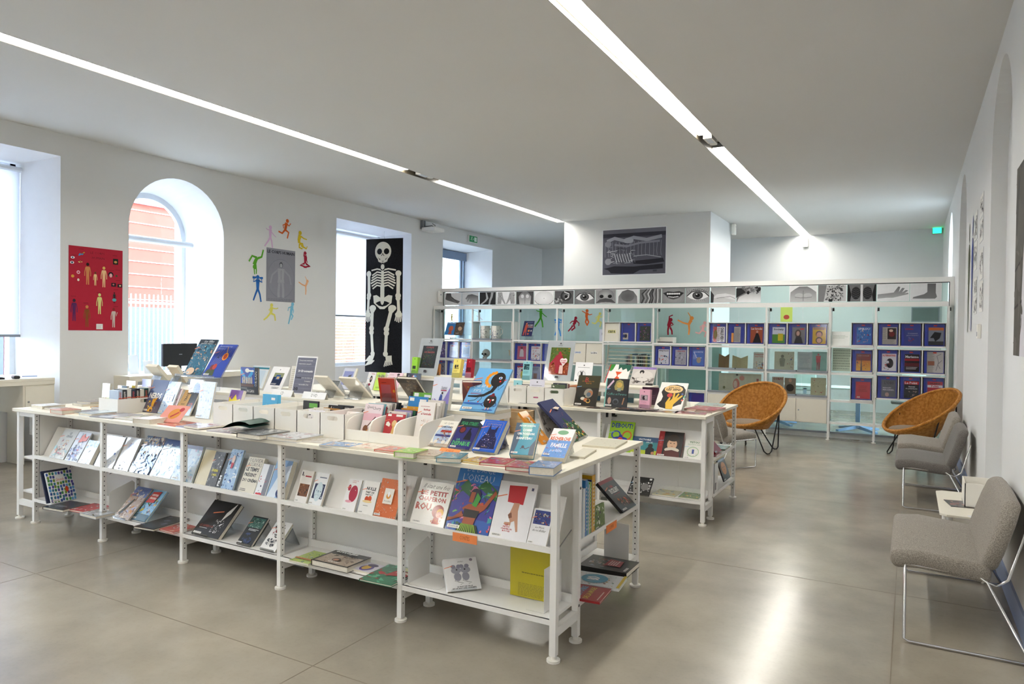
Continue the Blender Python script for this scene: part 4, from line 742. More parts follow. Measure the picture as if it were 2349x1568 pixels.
bk('m24','white booklet with medieval battle picture at end of fifth bay','#f3f3f5',[('r',.08,.56,.95,.95,'#33458c'),('blobs',60,24,['#b5382c','#d8c49c','#22284f','#7a2f26','#8fa5cf'],.1,.58,.93,.88,.07),('t','La Mort',.28,.45,.75,.5,'#1b1b1b',2),('t','du roi Arthur',.15,.36,.88,.42,'#1b1b1b',2)],hard=False,st='sl')
# ---------------------------------------------------------------- bottom shelves
A=[('bg','#eef0f0')]; rn=random.Random(5)
for i in range(9):
    for j in range(9):
        cx=.06+i*.11+rn.uniform(-.015,.015); cy=.06+j*.11+rn.uniform(-.015,.015); k=rn.choice(['#2c5aa8','#274b8c','#3f8a4a','#2f6f8f','#4a3f9c','#1f6f5c','#5b9fcf','#6f8f2c','#3a3f8c'])
        if .28<cx<.68 and .62<cy<.84: continue
        A.append(('p',[(cx-.04,cy-.045),(cx+.03,cy-.05),(cx+.045,cy+.02),(cx+.01,cy+.05),(cx-.045,cy+.03)],k))
A+=[('t','Gironde',.32,.68,.66,.78,'#d2452c',2),('e',.68,.38,.06,.1,'#cf4020')]
bk('l1','square book patterned with blue and green pots, leaning in first bay','#e9ecec',A,st='l')
T=thing('book','dark navy book standing behind the pot-patterned one','book',(-5.90,3.03,.206),89,None,22); solid(T,.2,.26,.014,'#1c2444'); a=Art(.2,.26); a.bg('#1c2444'); a.lines(.1,.7,.8,.9,3,'#8fa0d0'); a.obj('cover_print',M_PRINT,T)
bk('f1','black hardback lying flat at front of first bottom shelf','#14151c',[('blobs',24,31,['#1c2030','#0d0e14','#2c3144'],0,0,1,1,.2),('lines',.3,.2,.8,.4,3,'#b9bfc9',3)],st='')
bk('f2','red and white book lying flat beside the black one','#c62b3a',[('blobs',26,32,['#eceff0','#1d1d22','#c62b3a','#8a8f94'],.1,.1,1,1,.13,'p')],st='l')
bk('f3','grey landscape book lying flat before the first upright','#b9bec4',[('blobs',20,33,['#eef0f2','#6a5f3c','#8b9096'],0,0,1,1,.2)],st='')
bk('l2','desert comic with a rearing horse leaning in second bay','#b9a89c',[('r',0,.7,1,1,'#6f80b4'),('blobs',40,34,['#e9d9c2','#c98e5c','#d8cfc8','#8a6a5a','#a9b4d6'],0,0,1,.95,.15),('p',[(.2,.1),(.35,.3),(.5,.6),(.42,.62),(.25,.35),(.1,.15)],'#3b3a30'),('lines',.45,.86,.9,.93,2,'#4a5aa0')],'comic','comic_book')
bk('l3','bright comic with a red title block and crowd in second bay','#8fc4e8',[('blobs',60,35,['#7a4a2c','#2c8a5a','#3a6fb5','#e3d23a','#c8623a','#2d3f3a','#f0c8a8'],0,.02,1,.7,.12,'p'),('p',[(.2,.55),(.7,.58),(.78,.95),(.25,.9)],'#c8322a'),('t','AVENTURES',.28,.78,.72,.85,'#f5efe6',1),('t','AFRICAINES',.27,.68,.7,.75,'#f5efe6',1),('r',.0,.0,1,.2,'#3f5f6f')],'comic','comic_book')
bk('f4','dark hardback lying flat in second bay, its corner over the edge','#2a2420',[('blobs',20,36,['#1c1815','#4b4038','#6b6f80'],0,0,1,1,.2)],st='')
bk('f5','red and yellow comic lying flat by the third upright','#c84a3a',[('blobs',40,37,['#e8d8b0','#b8303a','#dfe6ee','#d98c3c'],0,0,1,1,.12,'p')],'comic','comic_book',st='')
bk('l4','large black book with a white splash on third bottom shelf','#1b1b1f',[('p',[(.88,.98),(.9,.98),(.86,.7),(.7,.45),(.72,.7)],'#e6e6e4'),('blobs',36,38,['#f2f2f0','#cfcfcf','#1b1b1f'],.55,.12,.88,.48,.06,'p'),('t','LE GAMEBOOK',.12,.24,.6,.3,'#a8452c'),('lines',.14,.19,.5,.22,1,'#e8e8e8',1),('p',[(.28,.62),(.62,.7),(.62,.73),(.28,.65)],'#f08a62')],st='l')
bk('l5','dark green and black film book on third bottom shelf','#12161c',[('r',.05,.6,.95,.95,'#3a6a60'),('blobs',30,39,['#1c2a2a','#7fa89a','#c9d8d0'],.1,.6,.9,.92,.1,'p'),('lines',.25,.48,.9,.56,2,'#e8ecea',2),('blobs',12,40,['#2a3f6a','#1c2c4c'],.1,.05,.8,.4,.2)],st='sl')
bk('l6','white book with black ink-blot faces on third bottom shelf','#f1f0ee',[('blobs',26,41,['#1a1a1c','#2a2a2e','#8d1f2a'],.2,.45,.75,.9,.14),('t','CRÉER',.28,.55,.66,.62,'#ffffff',1),('t','UNE SÉRIE',.25,.47,.72,.53,'#ffffff',1),('blobs',20,42,['#2c2f38','#3a3f4c'],.15,.15,.75,.38,.12)],st='s')
bk('f6','bright green and yellow magazine flat in fourth bay, leftmost','#b8cf6a',[('blobs',50,43,['#3a6fb5','#e0c83a','#4a9a4a','#e8f0e0','#2c3a70'],0,0,1,1,.1,'p'),('r',0,.2,1,.3,'#b8722c')],'magazine','magazine',hard=False,st='')
bk('f7','thick dark book of a face in a crowd, flat in fourth bay','#2a2b2e',[('r',.06,.04,.97,.72,'#b9a692'),('blobs',60,44,['#8a7566','#cdbfae','#6a5648'],.08,.06,.95,.7,.06),('t','emojis',.1,.78,.72,.95,'#f0f0ee',1),('e',.5,.3,.1,.12,'#3a2420'),('e',.5,.28,.07,.08,'#c28a6e'),('lines',.15,.6,.9,.68,1,'#3f3a36'),('t','GANG',.4,.05,.68,.16,'#f4efe8',1)],st='')
bk('f8','purple and white magazine flat in fourth bay','#e4e2ee',[('e',.45,.4,.32,.34,'#5b3fa0'),('e',.4,.45,.2,.26,'#e0b54a'),('e',.5,.75,.28,.16,'#4a3f6c')],'magazine','magazine',hard=False,st='')
bk('f9','green and red comic flat at right end of fourth bay','#2f7a5a',[('blobs',26,45,['#b52a2f','#1f5a40','#57b08a'],0,0,1,1,.25,'p'),('p',[(.4,.4),(1,.5),(1,.78),(.5,.72)],'#b52a2f'),('t','TONTINE',.55,.6,.98,.7,'#f0ead0',1),('r',.45,.78,1,.95,'#d8cf9c')],'comic','comic_book',st='')
A=[('bg','#f3f3f4'),('t','AVLO' if 0 else 'ANNO',.42,.86,.6,.91,'#333333',3)]
for cx in (.36,.6):
    A+=[('l',[(cx,.45),(cx-.1,.3),(cx+.02,.26)],.012,'#222'+'222'),('e',cx,.42,.11,.13,'#9a9aa8'),('e',cx-.02 if cx<.5 else cx+.02,.62,.15,.1,'#a6a6b4'),('e',cx-.09,.74,.07,.06,'#8f8fa0'),('e',cx+.07,.74,.07,.06,'#8f8fa0'),('e',cx,.64,.025,.022,'#101010'),('l',[(cx,.26),(cx+.15,.22),(cx+.05,.18)],.01,'#222222')]
A+=[('t','LE RAT DE VILLE',.3,.1,.76,.135,'#1a1a1a',1),('t','ET LE RAT DES CHAMPS',.16,.05,.86,.085,'#1a1a1a',1),('e',.83,.92,.05,.045,'#9c8fa0')]
bk('l7','thick white album with two grey mice on a clear stand','#f3f3f4',A,st='s')
bk('l8','tall yellow book showing its back cover, under the red-sleeve book','#c9bb1e',[('lines',.2,.04,.97,.3,9,'#7c7420',5,.25),('lines',.3,.5,.9,.54,1,'#7c7420',6)],st='')
for x,l in ((-5.22,'light grey steel bookend in second bay bottom shelf'),(-2.42,'white steel bookend standing in fifth bay')):
    t=thing('bookend',l,'bookend',(x+.03,3.10,.206)); MB().prism([(0,0),(.18,0),(.2,.02),(.2,.2),(.0,.2)],0,.0015).obj('base_plate',M_WHITE,t); pts=[(0.0,0),(.0+.2,0),(.2,.2),(.18,.22),(0.02,.17),(0,.15)]
    MB().add([(0,p[0],p[1]) for p in pts]+[(.0015,p[0],p[1]) for p in pts],[(0,1,2,3,4,5),(11,10,9,8,7,6)]+[(i,(i+1)%6,(i+1)%6+6,i+6) for i in range(6)]).obj('upright_plate',M_WHITE,t)
t=thing('bookend','grey bookend plate behind the yellow book, end of fifth bay','bookend',(-1.56,3.12,.206)); MB().box(0,.0015,0,.2,0,.22).obj('upright_plate',M_WHITE,t); MB().box(-.1,0,0,.2,0,.0015).obj('base_plate',M_WHITE,t)
t=thing('bookend','tall light grey bookend on end unit of the near table','bookend',(-1.62,4.06,.206)); MB().box(0,.16,0,.0015,0,.24).obj('upright_plate',M_WHITE,t); MB().box(0,.16,-.1,0,0,.0015).obj('base_plate',M_WHITE,t)
for p,w,tl_ in ((('l2'),.15,43),(('l4'),.14,44),(('l5'),.12,44),(('l6'),.12,44),(('l7'),.14,40)):
    (x,y,z),r,tt,ww,hh,th=POS[p]; c=math.cos(rad(r)); s=math.sin(rad(r)); off=th+.006
    acr_stand(x+.02*c-off*s,y+.02*s+off*c,.206,r,w,.17,tt,.06,'clear acrylic stand under '+STL[p],.034)
# tags
def tagstrip(txt,x,y,z,rot,w,h,label,tilt=0,col='#f29157'):
    t=thing('shelf_label',label,'label',(x,y,z),rot,None,tilt); MB().box(0,w,0,.001,0,h).obj('card',mat('orange_card','#f29157',.7,noise_amt=.03),t)
    a=Art(w,h,-.0005); a.bg(col); a.t(txt,.3,.3,.7,.75,'#5a2f1a',3); a.obj('cover_print',M_POSTER,t)
tagstrip('CONTES',-2.07,3.062,.505,0,.15,.045,'orange shelf label reading CONTES on the fifth bay')
tagstrip('DOCUMENTAIRES',-1.472,3.72,.47,90,.16,.045,'orange label on the end unit shelf edge')
tagstrip('JEUNESSE',-2.27,3.2,.93,-6,.14,.04,'orange label lying on tabletop before the blue novel',55)
# ---------------------------------------------------------------- end unit
bk('e1','black and red book with chili peppers leaning on near end unit','#26262a',[('r',0,.9,1,1,'#8d1a26'),('t','TRÈS',.4,.72,.62,.8,'#a82a30',1),('t','EXCELLENT',.22,.56,.8,.7,'#f0efea',1),('lines',.3,.5,.75,.53,1,'#b03030'),('blobs',40,46,['#c8302a','#e0843c','#3f8a3a','#e8b8a0','#8a2a5a'],.3,.1,.85,.38,.06)],st='sl')
bk('e2','green book with birds photo at the spiral book on end unit','#5a7a34',[('blobs',30,47,['#3c5a24','#7fa04a','#e8ece0','#1f2a18'],0,0,1,1,.14)],st='l')
cols=[('white','#dfe7ee',.26,.03),('blue','#2f78bb',.30,.028),('teal','#3a9aa8',.29,.018),('pale lilac','#b9a7c9',.27,.012),('lime green','#8ab52e',.28,.02),('navy','#22305a',.29,.01),('yellow spiral-bound','#d8a21c',.31,.045)]
yy=3.40
for i,(cn,c,hh,th) in enumerate(cols):
    t=thing('book','%s book standing spine outward on the upper end shelf'%cn,'book',(-1.478,yy,.5225),90); 
    cm=mat('spine_'+c.lstrip('#'),c,.45,noise_amt=.06,noise_scale=40); MB().box(0,th-.001,0,.2,0,hh).obj('cover',cm,t); MB().box(.002,th-.003,.004,.198,hh,hh+.0005).obj('page_block',M_PAGES,t)
    a=Art(th-.001,hh); a.bg(c); a.lines(.3,.1,.7,.9,12,'#f0ead8',i,.5)
    if i==6: a.blobs(50,48,['#8a5a10','#f0d060','#6a4010'],.2,.02,.8,.98,.12)
    a.obj('spine_print',M_PRINT,t); yy+=th
bk('e3','thick black hardback with red circle on lower end shelf','#1c1c20',[('blobs',40,49,['#8fa0b8','#c8ccd0','#3a3f4c','#6a2a2a','#b59a80'],.15,.4,.85,.9,.1,'p'),('p',[(.3,.22),(.75,.25),(.8,.55),(.3,.55)],'#a8232c'),('lines',.36,.3,.72,.5,4,'#f0d8d0')],st='l')
P=POS['e4']; POS['e4']=[[-1.34,3.58,.2265],97,90,.2,.27,.015]; POS['e5']=[[-1.36,3.36,.2235],95,90,.21,.27,.012]
bk('e4','white, blue and yellow book with large letters BD, partly hidden','#eef0f2',[('blobs',40,50,['#c9a04a','#e0574a','#4a7a5a','#8a5a3c'],0,.1,1,1,.05),('e',.5,.6,.35,.28,'#2c9ac0'),('t','BD',.38,.5,.66,.75,'#ffffff',1),('r',0,0,1,.06,'#e8c82a')],st='')
bk('e5','red book with multicoloured letters at the front of lower end shelf','#a82229',[('t','PREMIERE',.1,.62,.9,.75,'#f2e6c8',1),('t','HISTOIRE',.1,.44,.9,.57,'#6ab0d8',1),('t','DE LA MODE',.1,.26,.9,.38,'#e8c84a',1),('lines',.1,.05,.7,.1,1,'#f0d8d0')],st='')
# ---------------------------------------------------------------- flats on near table
FL=[('t1','thick white-paged book lying at the left end of tabletop','#dedbd6',['#cfc9c0','#b9b2a8'],'book',1),('t2','thin grey book on the left tabletop pile','#c3beb6',['#8f8a80','#d9d4cb'],'book',1),('t3','thick book with orange-pink cover near left tabletop edge','#d98a70',['#c9694c','#e8b49c','#7a5a50'],'book',1),('t4','thin dark booklet behind the thick orange-pink book','#7c8496',['#4c566c','#a9b4c6'],'book',0),('t5','pale blue book with teal spine on left tabletop edge','#cfe0ec',['#9cc4d8','#e8f0f5','#4a8aa8'],'book',1),('t6','thin navy-edged comic lying under the teal-spined book','#a9b0c4',['#5c678c','#d6dae4','#c98a5a'],'comic',1),('t7','thin pale comic with orange streak on tabletop edge','#dfe0dc',['#e09a5a','#b8bcb0','#8aa06a'],'comic',1),('t8','thick pale book under the raised orange pamphlet','#e6e2d8',['#a8b06a','#d98a4a','#f0ece4'],'book',1),
('t9','large dark-edged hardback lying in front of the media boxes','#3a3d44',['#b9bcc0','#e3e4e6','#7a7d84'],'book',1),('t10','large grey hardback with red spine on tabletop edge','#c9ccd2',['#8a2a30','#e9eaec','#8c93a0'],'book',1),('t11','thin bright blue booklet before the slanted bins','#3a7ec0',['#e0b070','#7fb4e0','#f0e8dc'],'booklet',0),('t12','thin cream comic lying before the first slanted bin','#e9dcc8',['#d98a6a','#8a7a7a','#f4ece0'],'comic',0),('t13','thin comic with a red edge before the bins','#c9503a',['#e8a05a','#b9a8b4','#6a7a9a'],'comic',1),('t14','bright green comic lying on a thick pale book','#8fc83a',['#e0d040','#5aa83a','#d8e8a0'],'comic',1),('t15','brown-toned comic lying beside the green one','#c9b8a0',['#8a6a4c','#e8dcc8','#a84a34'],'comic',1),('t16','teal and orange comic lying on the tabletop edge','#3a8aa0',['#e09a5a','#c8d890','#2a5a7a'],'comic',1),('t17','yellow and purple comic lying at the orange label','#d8b84a',['#8a4a9a','#e8843c','#f0e8c0'],'comic',1),('t18','red and teal comic lying before the teal novel','#b8323a',['#4ab0a8','#2a7a80','#e8d8b8'],'comic',1),('t19','colourful comic with a red edge near the tabletop corner','#b02a30',['#e0b83a','#3a8ab8','#e8e0c8','#4a9a5a'],'comic',1),('t20','thick blue-covered paperback at the right tabletop corner','#4a78b0',['#1c2a44','#a8c8e8','#e8c0a0'],'book',1),('t21','cream picture book with fine drawings behind the blue paperback','#efe8d0',['#c9a890','#8a8a80','#e8d8b8'],'book',1),('t22','larger cream picture book with black doodles at right tabletop edge','#f1ebd4',['#2a2a2a','#b89a80','#e6dcc0'],'book',1)]
for i,(id,l,c,cs,cat,hard) in enumerate(FL):
    small=id in('t21','t22'); bk(id,l,c,[('blobs',60 if small else 26,60+i,cs,.06,.06,.94,.94,.03 if small else .16,'e' if small else 'p')],cat,{'book':'book','comic':'comic_book','booklet':'booklet'}[cat],hard=bool(hard),st='')
def flat(label,x,y,z,rot,w,h,t,c,cs,cat='book',seed=1,name=None):
    T=thing(name or {'book':'book','comic':'comic_book','magazine':'magazine','booklet':'booklet'}[cat],label,cat,(x,y,z+t),rot,None,90); solid(T,w,h,t,c,t>.01); a=Art(w,h); a.bg(c); a.blobs(24,seed,cs,.05,.05,.95,.95,.16,'p'); a.obj('cover_print',M_PRINT,T); return T
flat('pale book pile bottom behind the left book box','#',0,0,0,0,0,0,'#',[]) if 0 else None
for k,(x,y,z,r,w,h,t,c,l) in enumerate([(-6.32,3.45,.92,-8,.2,.26,.02,'#cfccc6','lowest pale book of the pile at rear left tabletop'),(-6.30,3.47,.94,4,.19,.25,.015,'#8c8a86','grey book resting on the rear left tabletop pile'),(-6.0,3.42,.92,10,.17,.24,.012,'#d9a973','kraft-brown booklet lying behind the left pile'),(-6.0,3.75,.92,-5,.2,.28,.03,'#c9c4bc','thick pale book at the back left behind the book box'),(-6.02,3.76,.95,6,.2,.26,.018,'#77726c','dark grey book topmost at the back left of tabletop'),(-5.86,3.35,.92,6,.15,.21,.016,'#c4c8dc','lilac-grey book lying left of the book box')]):
    flat(l,x,y,z,r,w,h,t,c,['#e6e2da','#b0aaa0',c],'book',200+k)
for k,(x,y,z,r,w,h,t,c,l,cs) in enumerate([(-4.62,3.10,.92,-3,.22,.2,.004,'#c8553a','orange pamphlet lying open on the tabletop edge',['#e0844a','#8a3a2a','#f0c8a0']),(-4.40,3.09,.92,5,.2,.18,.005,'#8fa4d0','blue-edged pamphlet beneath the magazines',['#e6e8ee','#5a6aa0']),(-4.30,3.08,.925,-6,.18,.2,.01,'#d8c9cc','stack of pink-grey magazines on tabletop edge',['#b03a4a','#e8e0dc','#7a7078']),(-4.05,3.07,.92,3,.22,.19,.006,'#b3aeb8','grey magazine lying left of the green booklet',['#8a8490','#e6e0e4','#b04a4a']),(-3.86,3.10,.926,-8,.2,.17,.005,'#a9a49c','thin dark magazine under the open green booklet',['#6a3a3a','#2c2c2c','#d8d4cc']),(-3.2,3.09,.92,8,.2,.16,.006,'#d6d2cc','pale magazine right of the red-spined hardback',['#b8a890','#e8e4dc'])]):
    flat(l,x,y,z,r,w,h,t,c,cs,'magazine',230+k)
# raised orange pamphlet and curled green booklet
t=thing('pamphlet','pink and orange pamphlet cover standing open on the tabletop','booklet',(-4.72,3.16,.926),12,None,48); MB().box(0,.2,0,.001,0,.16).obj('cover',mat('pink_card','#e89a8c',.5,noise_amt=.05),t); a=Art(.2,.16,-.0008); a.bg('#e89a8c'); a.e(.55,.5,.25,.25,'#d98a1c'); a.e(.75,.75,.1,.1,'#b8202c'); a.l([(.45,.3),(.7,.6)],.07,'#b8202c'); a.obj('cover_print',M_PRINT,t)
t=thing('booklet','curled dark green booklet lying half open by the media boxes','booklet',(-3.98,3.13,.935),0)
m=MB(); N=12
for s,mz in ((0,.0),(1,.0)):
    vs=[]
    for i in range(N+1):
        u=i/N; X=.24*u; Z=.055*math.sin(PI*u*.75)*(1 if s==0 else .45)+.002
        vs+=[(X,0+.03*u,Z),(X+.03,.17,Z+.01)]
    m.add(vs,[(2*i,2*i+2,2*i+3,2*i+1) for i in range(N)],True)
m.obj('page',mat('dark_green_paper','#2c5248',.4,noise_amt=.1),t,kind='stuff')
# ---------------------------------------------------------------- standing on near table
bk('s1','dark blue comic with flames and jagged white title by the book box','#3c4a78',[('r',0,0,1,.35,'#5a5468'),('t','NERDS',.12,.42,.88,.6,'#f2eee6',1),('p',[(.3,.02),(.62,.02),(.6,.3),(.7,.45),(.42,.4),(.45,.2)],'#e0a01c'),('blobs',30,70,['#7a2a1c','#e8c03a','#3a2420','#8a8a9c'],.2,.03,.8,.42,.08)],'comic','comic_book')
bk('s2','glossy blue-white comic with the number 11, behind the kraft book','#bcd0ea',[('blobs',50,71,['#8fb4e0','#e9f3fb','#5f7fb8'],0,0,1,1,.12),('r',.12,.38,.85,.62,'#e6edf6'),('t','11',.35,.42,.62,.52,'#46558c',1),('lines',.2,.54,.8,.6,1,'#5b6a90')],'comic','comic_book')
bk('s3','narrow pink and red book in the left standing group','#e6cfd6',[('r',0,0,1,.35,'#8d2c30'),('blobs',14,72,['#e0c84a','#a83a3a','#cfe0b8'],0,.2,1,.7,.2)],hard=False,st='l')
bk('s4','kraft-brown book with black silhouette, left standing group','#c39a5a',[('e',.35,.2,.2,.2,'#1f1a14'),('t','TRACES',.45,.55,.72,.95,'#2a2118',1,90),('lines',.3,.4,.8,.46,2,'#2a2118')],hard=False,st='')
bk('s5','black book with rust-red lettering beside the kraft book','#231d1a',[('t','VOIR',.25,.42,.85,.54,'#a8432c',1),('t','NOIR',.25,.26,.85,.38,'#a8432c',1),('blobs',10,73,['#3a2f2a','#120f0e'],0,.5,1,1,.2)],hard=False,st='')
bk('s6','tall glossy white-blue comic left of the media boxes','#dbe8f6',[('blobs',80,74,['#b3cfee','#f4f9fe','#8fb0e0','#cfe0f4'],0,0,1,1,.09)],'comic','comic_book')
t=bk('s6','grey-white comic with a blue circular scribble behind the black book','#d9ddda',[('e',.6,.72,.26,.2,'#5c74b8'),('blobs',50,75,['#2c468c','#cfd8ee','#7f94cc'],.38,.55,.82,.9,.05)],'comic','comic_book'); t.matrix_world=Matrix.Translation((-.26,.09,0))@t.matrix_world
bk('s7','white novel with red-roofed bus drawing by the right-hand bin','#efece2',[('e',.5,.42,.42,.4,'#b9cbe6'),('r',0,0,1,.12,'#cdb9a8'),('t','LE CLAN',.28,.86,.74,.93,'#15151a',3),('t','CABOSSÉS',.2,.72,.82,.8,'#15151a',1),('t','Thomas Paul',.45,.64,.85,.68,'#15151a',2),('p',[(.28,.55),(.88,.55),(.85,.63),(.33,.63)],'#b0342a'),('r',.12,.38,.92,.46,'#2c3f8a'),('blobs',40,76,['#7a4a34','#c8a07a','#2a2a34','#9a3a2a'],.3,.2,.85,.55,.07),('e',.32,.17,.1,.1,'#e8e2d8'),('e',.72,.17,.1,.1,'#e8e2d8')],st='sl')
bk('s8','dark violet horror novel with glowing green title','#2a2a72',[('r',0,.72,1,1,'#16252c'),('t','FEAR STREET',.1,.78,.95,.9,'#2f8a5a',1),('e',.3,.62,.16,.12,'#22181c'),('e',.3,.62,.12,.09,'#7a1f24'),('p',[(.5,.3),(.85,.3),(.8,.5),(.68,.62),(.62,.66),(.56,.5)],'#101226'),('e',.66,.66,.05,.05,'#101226'),('t','LA',.22,.27,.38,.33,'#5fc07a',1),('t','DISPARUE',.08,.1,.92,.25,'#57b86a',1)],st='sl')
bk('s9','thick bright blue novel with a dark wolf and gold frame','#1f5fc8',[('l',[(.1,.08),(.1,.94),(.9,.94),(.9,.08)],.012,'#c89a5a',None,True),('t','LA MONTAGNE',.2,.84,.82,.89,'#c8a060',3),('t','ENSORCELÉE',.2,.77,.82,.82,'#c8a060',3),('p',[(.08,.1),(.92,.1),(.85,.4),(.72,.55),(.74,.85),(.62,.7),(.45,.7),(.36,.88),(.33,.6),(.15,.35)],'#1b1c4a'),('blobs',60,77,['#4a6fe0','#8a94e8','#2a2f8c','#c8b4d8'],.2,.12,.82,.62,.035),('t','Anne Ciel',.35,.12,.62,.16,'#c8a060',2)],st='sl')
bk('s10','teal novel of a diver seen from below on the right tabletop','#1c8ca8',[('p',[(.25,1),(.78,1),(.62,.5),(.42,.5)],'#8fc4bc'),('p',[(0,1),(.2,1),(.28,.5),(.15,0),(0,0)],'#2b4a66'),('p',[(1,0),(.8,.0),(.8,.25),(1,.5)],'#23405c'),('t','ADAM BARON',.15,.88,.85,.94,'#e9f2ee',1),('t','COMME',.35,.73,.75,.81,'#f2f6f2',1),('t','UN POISSON',.15,.61,.88,.69,'#f2f6f2',1),('t','DANS L\'EAU',.15,.47,.82,.55,'#f2f6f2',1),('e',.5,.24,.06,.045,'#14203a'),('l',[(.5,.24),(.62,.18),(.78,.24)],.04,'#14203a'),('l',[(.5,.22),(.4,.18)],.03,'#14203a')],st='sl')
bk('s11','white and blue novel with orange title and tiny crowd','#f1eff0',[('r',0,0,1,.58,'#6f9fe0'),('e',.5,.86,.24,.08,'#7fb08a'),('t','RECHERCHE',.06,.58,.94,.7,'#d9622a',1),('t','FAMILLE',.2,.34,.9,.48,'#f4f0f4',1),('t','parfaite',.25,.16,.8,.28,'#e8f0fa',2),('blobs',60,78,['#1c1c24','#e0763a','#f4e8e0','#5a9a6a','#c84a3a'],.03,.04,.97,.56,.04)],st='sl')
bk('s12','orange book with green leaves and white letters facing right','#e8952a',[('blobs',24,79,['#3a8a34','#5aa84a','#1f5a24'],.2,.25,.8,.9,.1),('t','ARBUS',.38,.2,.66,.85,'#f7f4ea',1,-90),('blobs',10,80,['#c8402a','#1f5a24'],.2,.2,.8,.8,.04)],st='l')
bk('s13','large navy picture book with a bird over jungle leaves, facing right','#2b335e',[('p',[(0,0),(1,0),(1,.45),(.7,.35),(.5,.55),(.3,.3),(0,.35)],'#1f4a2c'),('blobs',90,81,['#2a7a3a','#c84a34','#e0c84a','#1a3a24','#7a2a5a','#f0e8d8','#3a9a5a'],.02,.02,.98,.42,.07,'p'),('blobs',24,82,['#c84a34','#e0603c'],.3,.55,.8,.9,.012),('p',[(.35,.78),(.6,.72),(.8,.76),(.6,.8)],'#e8d8c8')],st='s',m=M_POSTER)
t=flat('grey speckled book leaning behind the navy picture book',0,0,0,0,.16,.21,.012,'#b5b0ab',['#8a8480','#d8d4d0','#5a5450'],'book',83); t.matrix_world=Matrix.Translation((-1.99,4.0,.93))@Matrix.Rotation(rad(80),4,'Z')@Matrix.Rotation(rad(-24),4,'X')@Matrix.Scale(1,4)
t=flat('small dark book with photo leaning behind the thick blue wolf novel',0,0,0,0,.13,.2,.02,'#3a4660',['#8fb0c8','#1c2030','#e0e4e8'],'book',84); t.matrix_world=Matrix.Translation((-2.03,3.49,.93))@Matrix.Rotation(rad(100),4,'Z')@Matrix.Rotation(rad(-42),4,'X')
for id in ('s7','s8','s9','s10','s11','s12','s13'):
    (x,y,z),r,tt,ww,hh,th=POS[id]; c=math.cos(rad(r)); s=math.sin(rad(r)); off=th+.004; o=ww*.15
    acr_stand(x+o*c-off*s,y+o*s+off*c,.921,r,ww*.7,hh*.7,tt,.06,'clear acrylic stand under '+STL[id],th+.01)
# book box, media boxes, bins
def tray(label,x,y,z,w,d,h,front=True,side=False,cat='box',name='storage_box',col=None,low=None,group=None):
    t=thing(name,label,cat,(x,y,z),0,group); m=col or M_PLAST; th=.006
    def holed(plane,a0,a1,z0,z1,off,hz,hw=.045,hh=.014):
        b=MB(); ca=(a0+a1)/2; out=[]; n=20
        # plate with a stadium hole: ring of quads between rect outline and hole outline
        hole=[]; 
        for k in range(n):
            th_=2*PI*k/n; X=math.cos(th_)*hh; Z=math.sin(th_)*hh; X+= (hw-hh)*(1 if math.cos(th_)>=0 else -1); hole.append((ca+X,hz+Z))
        rect=[]
        for k in range(n):
            th_=2*PI*k/n; dx=math.cos(th_); dz=math.sin(th_); s_=min(((a1-ca) if dx>0 else (ca-a0))/max(abs(dx),1e-6),((z1-hz) if dz>0 else (hz-z0))/max(abs(dz),1e-6)); rect.append((ca+dx*s_,hz+dz*s_))
        cor=[(a1,z1),(a0,z1),(a0,z0),(a1,z0)]
        for o0,o1 in ((off,off),(off+th,off+th)):
            V=[]; 
            for (p,q) in rect+hole: V.append((p,o0,q) if plane=='y' else (o0,p,q))
            fs=[(k,(k+1)%n,n+(k+1)%n,n+k) for k in range(n)]
            for c_ in cor:
                V.append((c_[0],o0,c_[1]) if plane=='y' else (o0,c_[0],c_[1])); ci=len(V)-1
                # nearest two rect pts around the corner
                an=math.atan2(c_[1]-hz,c_[0]-ca)%(2*PI); k=int(an/(2*PI)*n); fs.append((k%n,ci,(k+1)%n))
            b.add(V,fs)
        V=[]
        for (p,q) in hole:
            V.append((p,off,q) if plane=='y' else (off,p,q)); V.append((p,off+th,q) if plane=='y' else (off+th,p,q))
        b.add(V,[(2*k,2*((k+1)%n),2*((k+1)%n)+1,2*k+1) for k in range(n)],True)
        b.box(*( (a0,a1,off,off+th,z1-.0005,z1) if plane=='y' else (off,off+th,a0,a1,z1-.0005,z1)))
        return b
    if front: holed('y',0,w,0,h,0,h*.8).obj('front_panel',m,t)
    else: MB().box(0,w,0,th,0,h).obj('front_panel',m,t)
    MB().box(0,w,d-th,d,0,h).obj('rear_panel',m,t); MB().box(0,th,th,d-th,0,h).obj('side_panel',m,t)
    if side: holed('x',th,d-th,0,h,w-th,h*.78).obj('side_panel',m,t)
    else: MB().box(w-th,w,th,d-th,0,h).obj('side_panel',m,t)
    MB().box(th,w-th,th,d-th,0,th).obj('floor_panel',m,t); return t
tray('white box of paperbacks at the left of near table',-5.637,3.28,.921,.255,.46,.115,False,True)
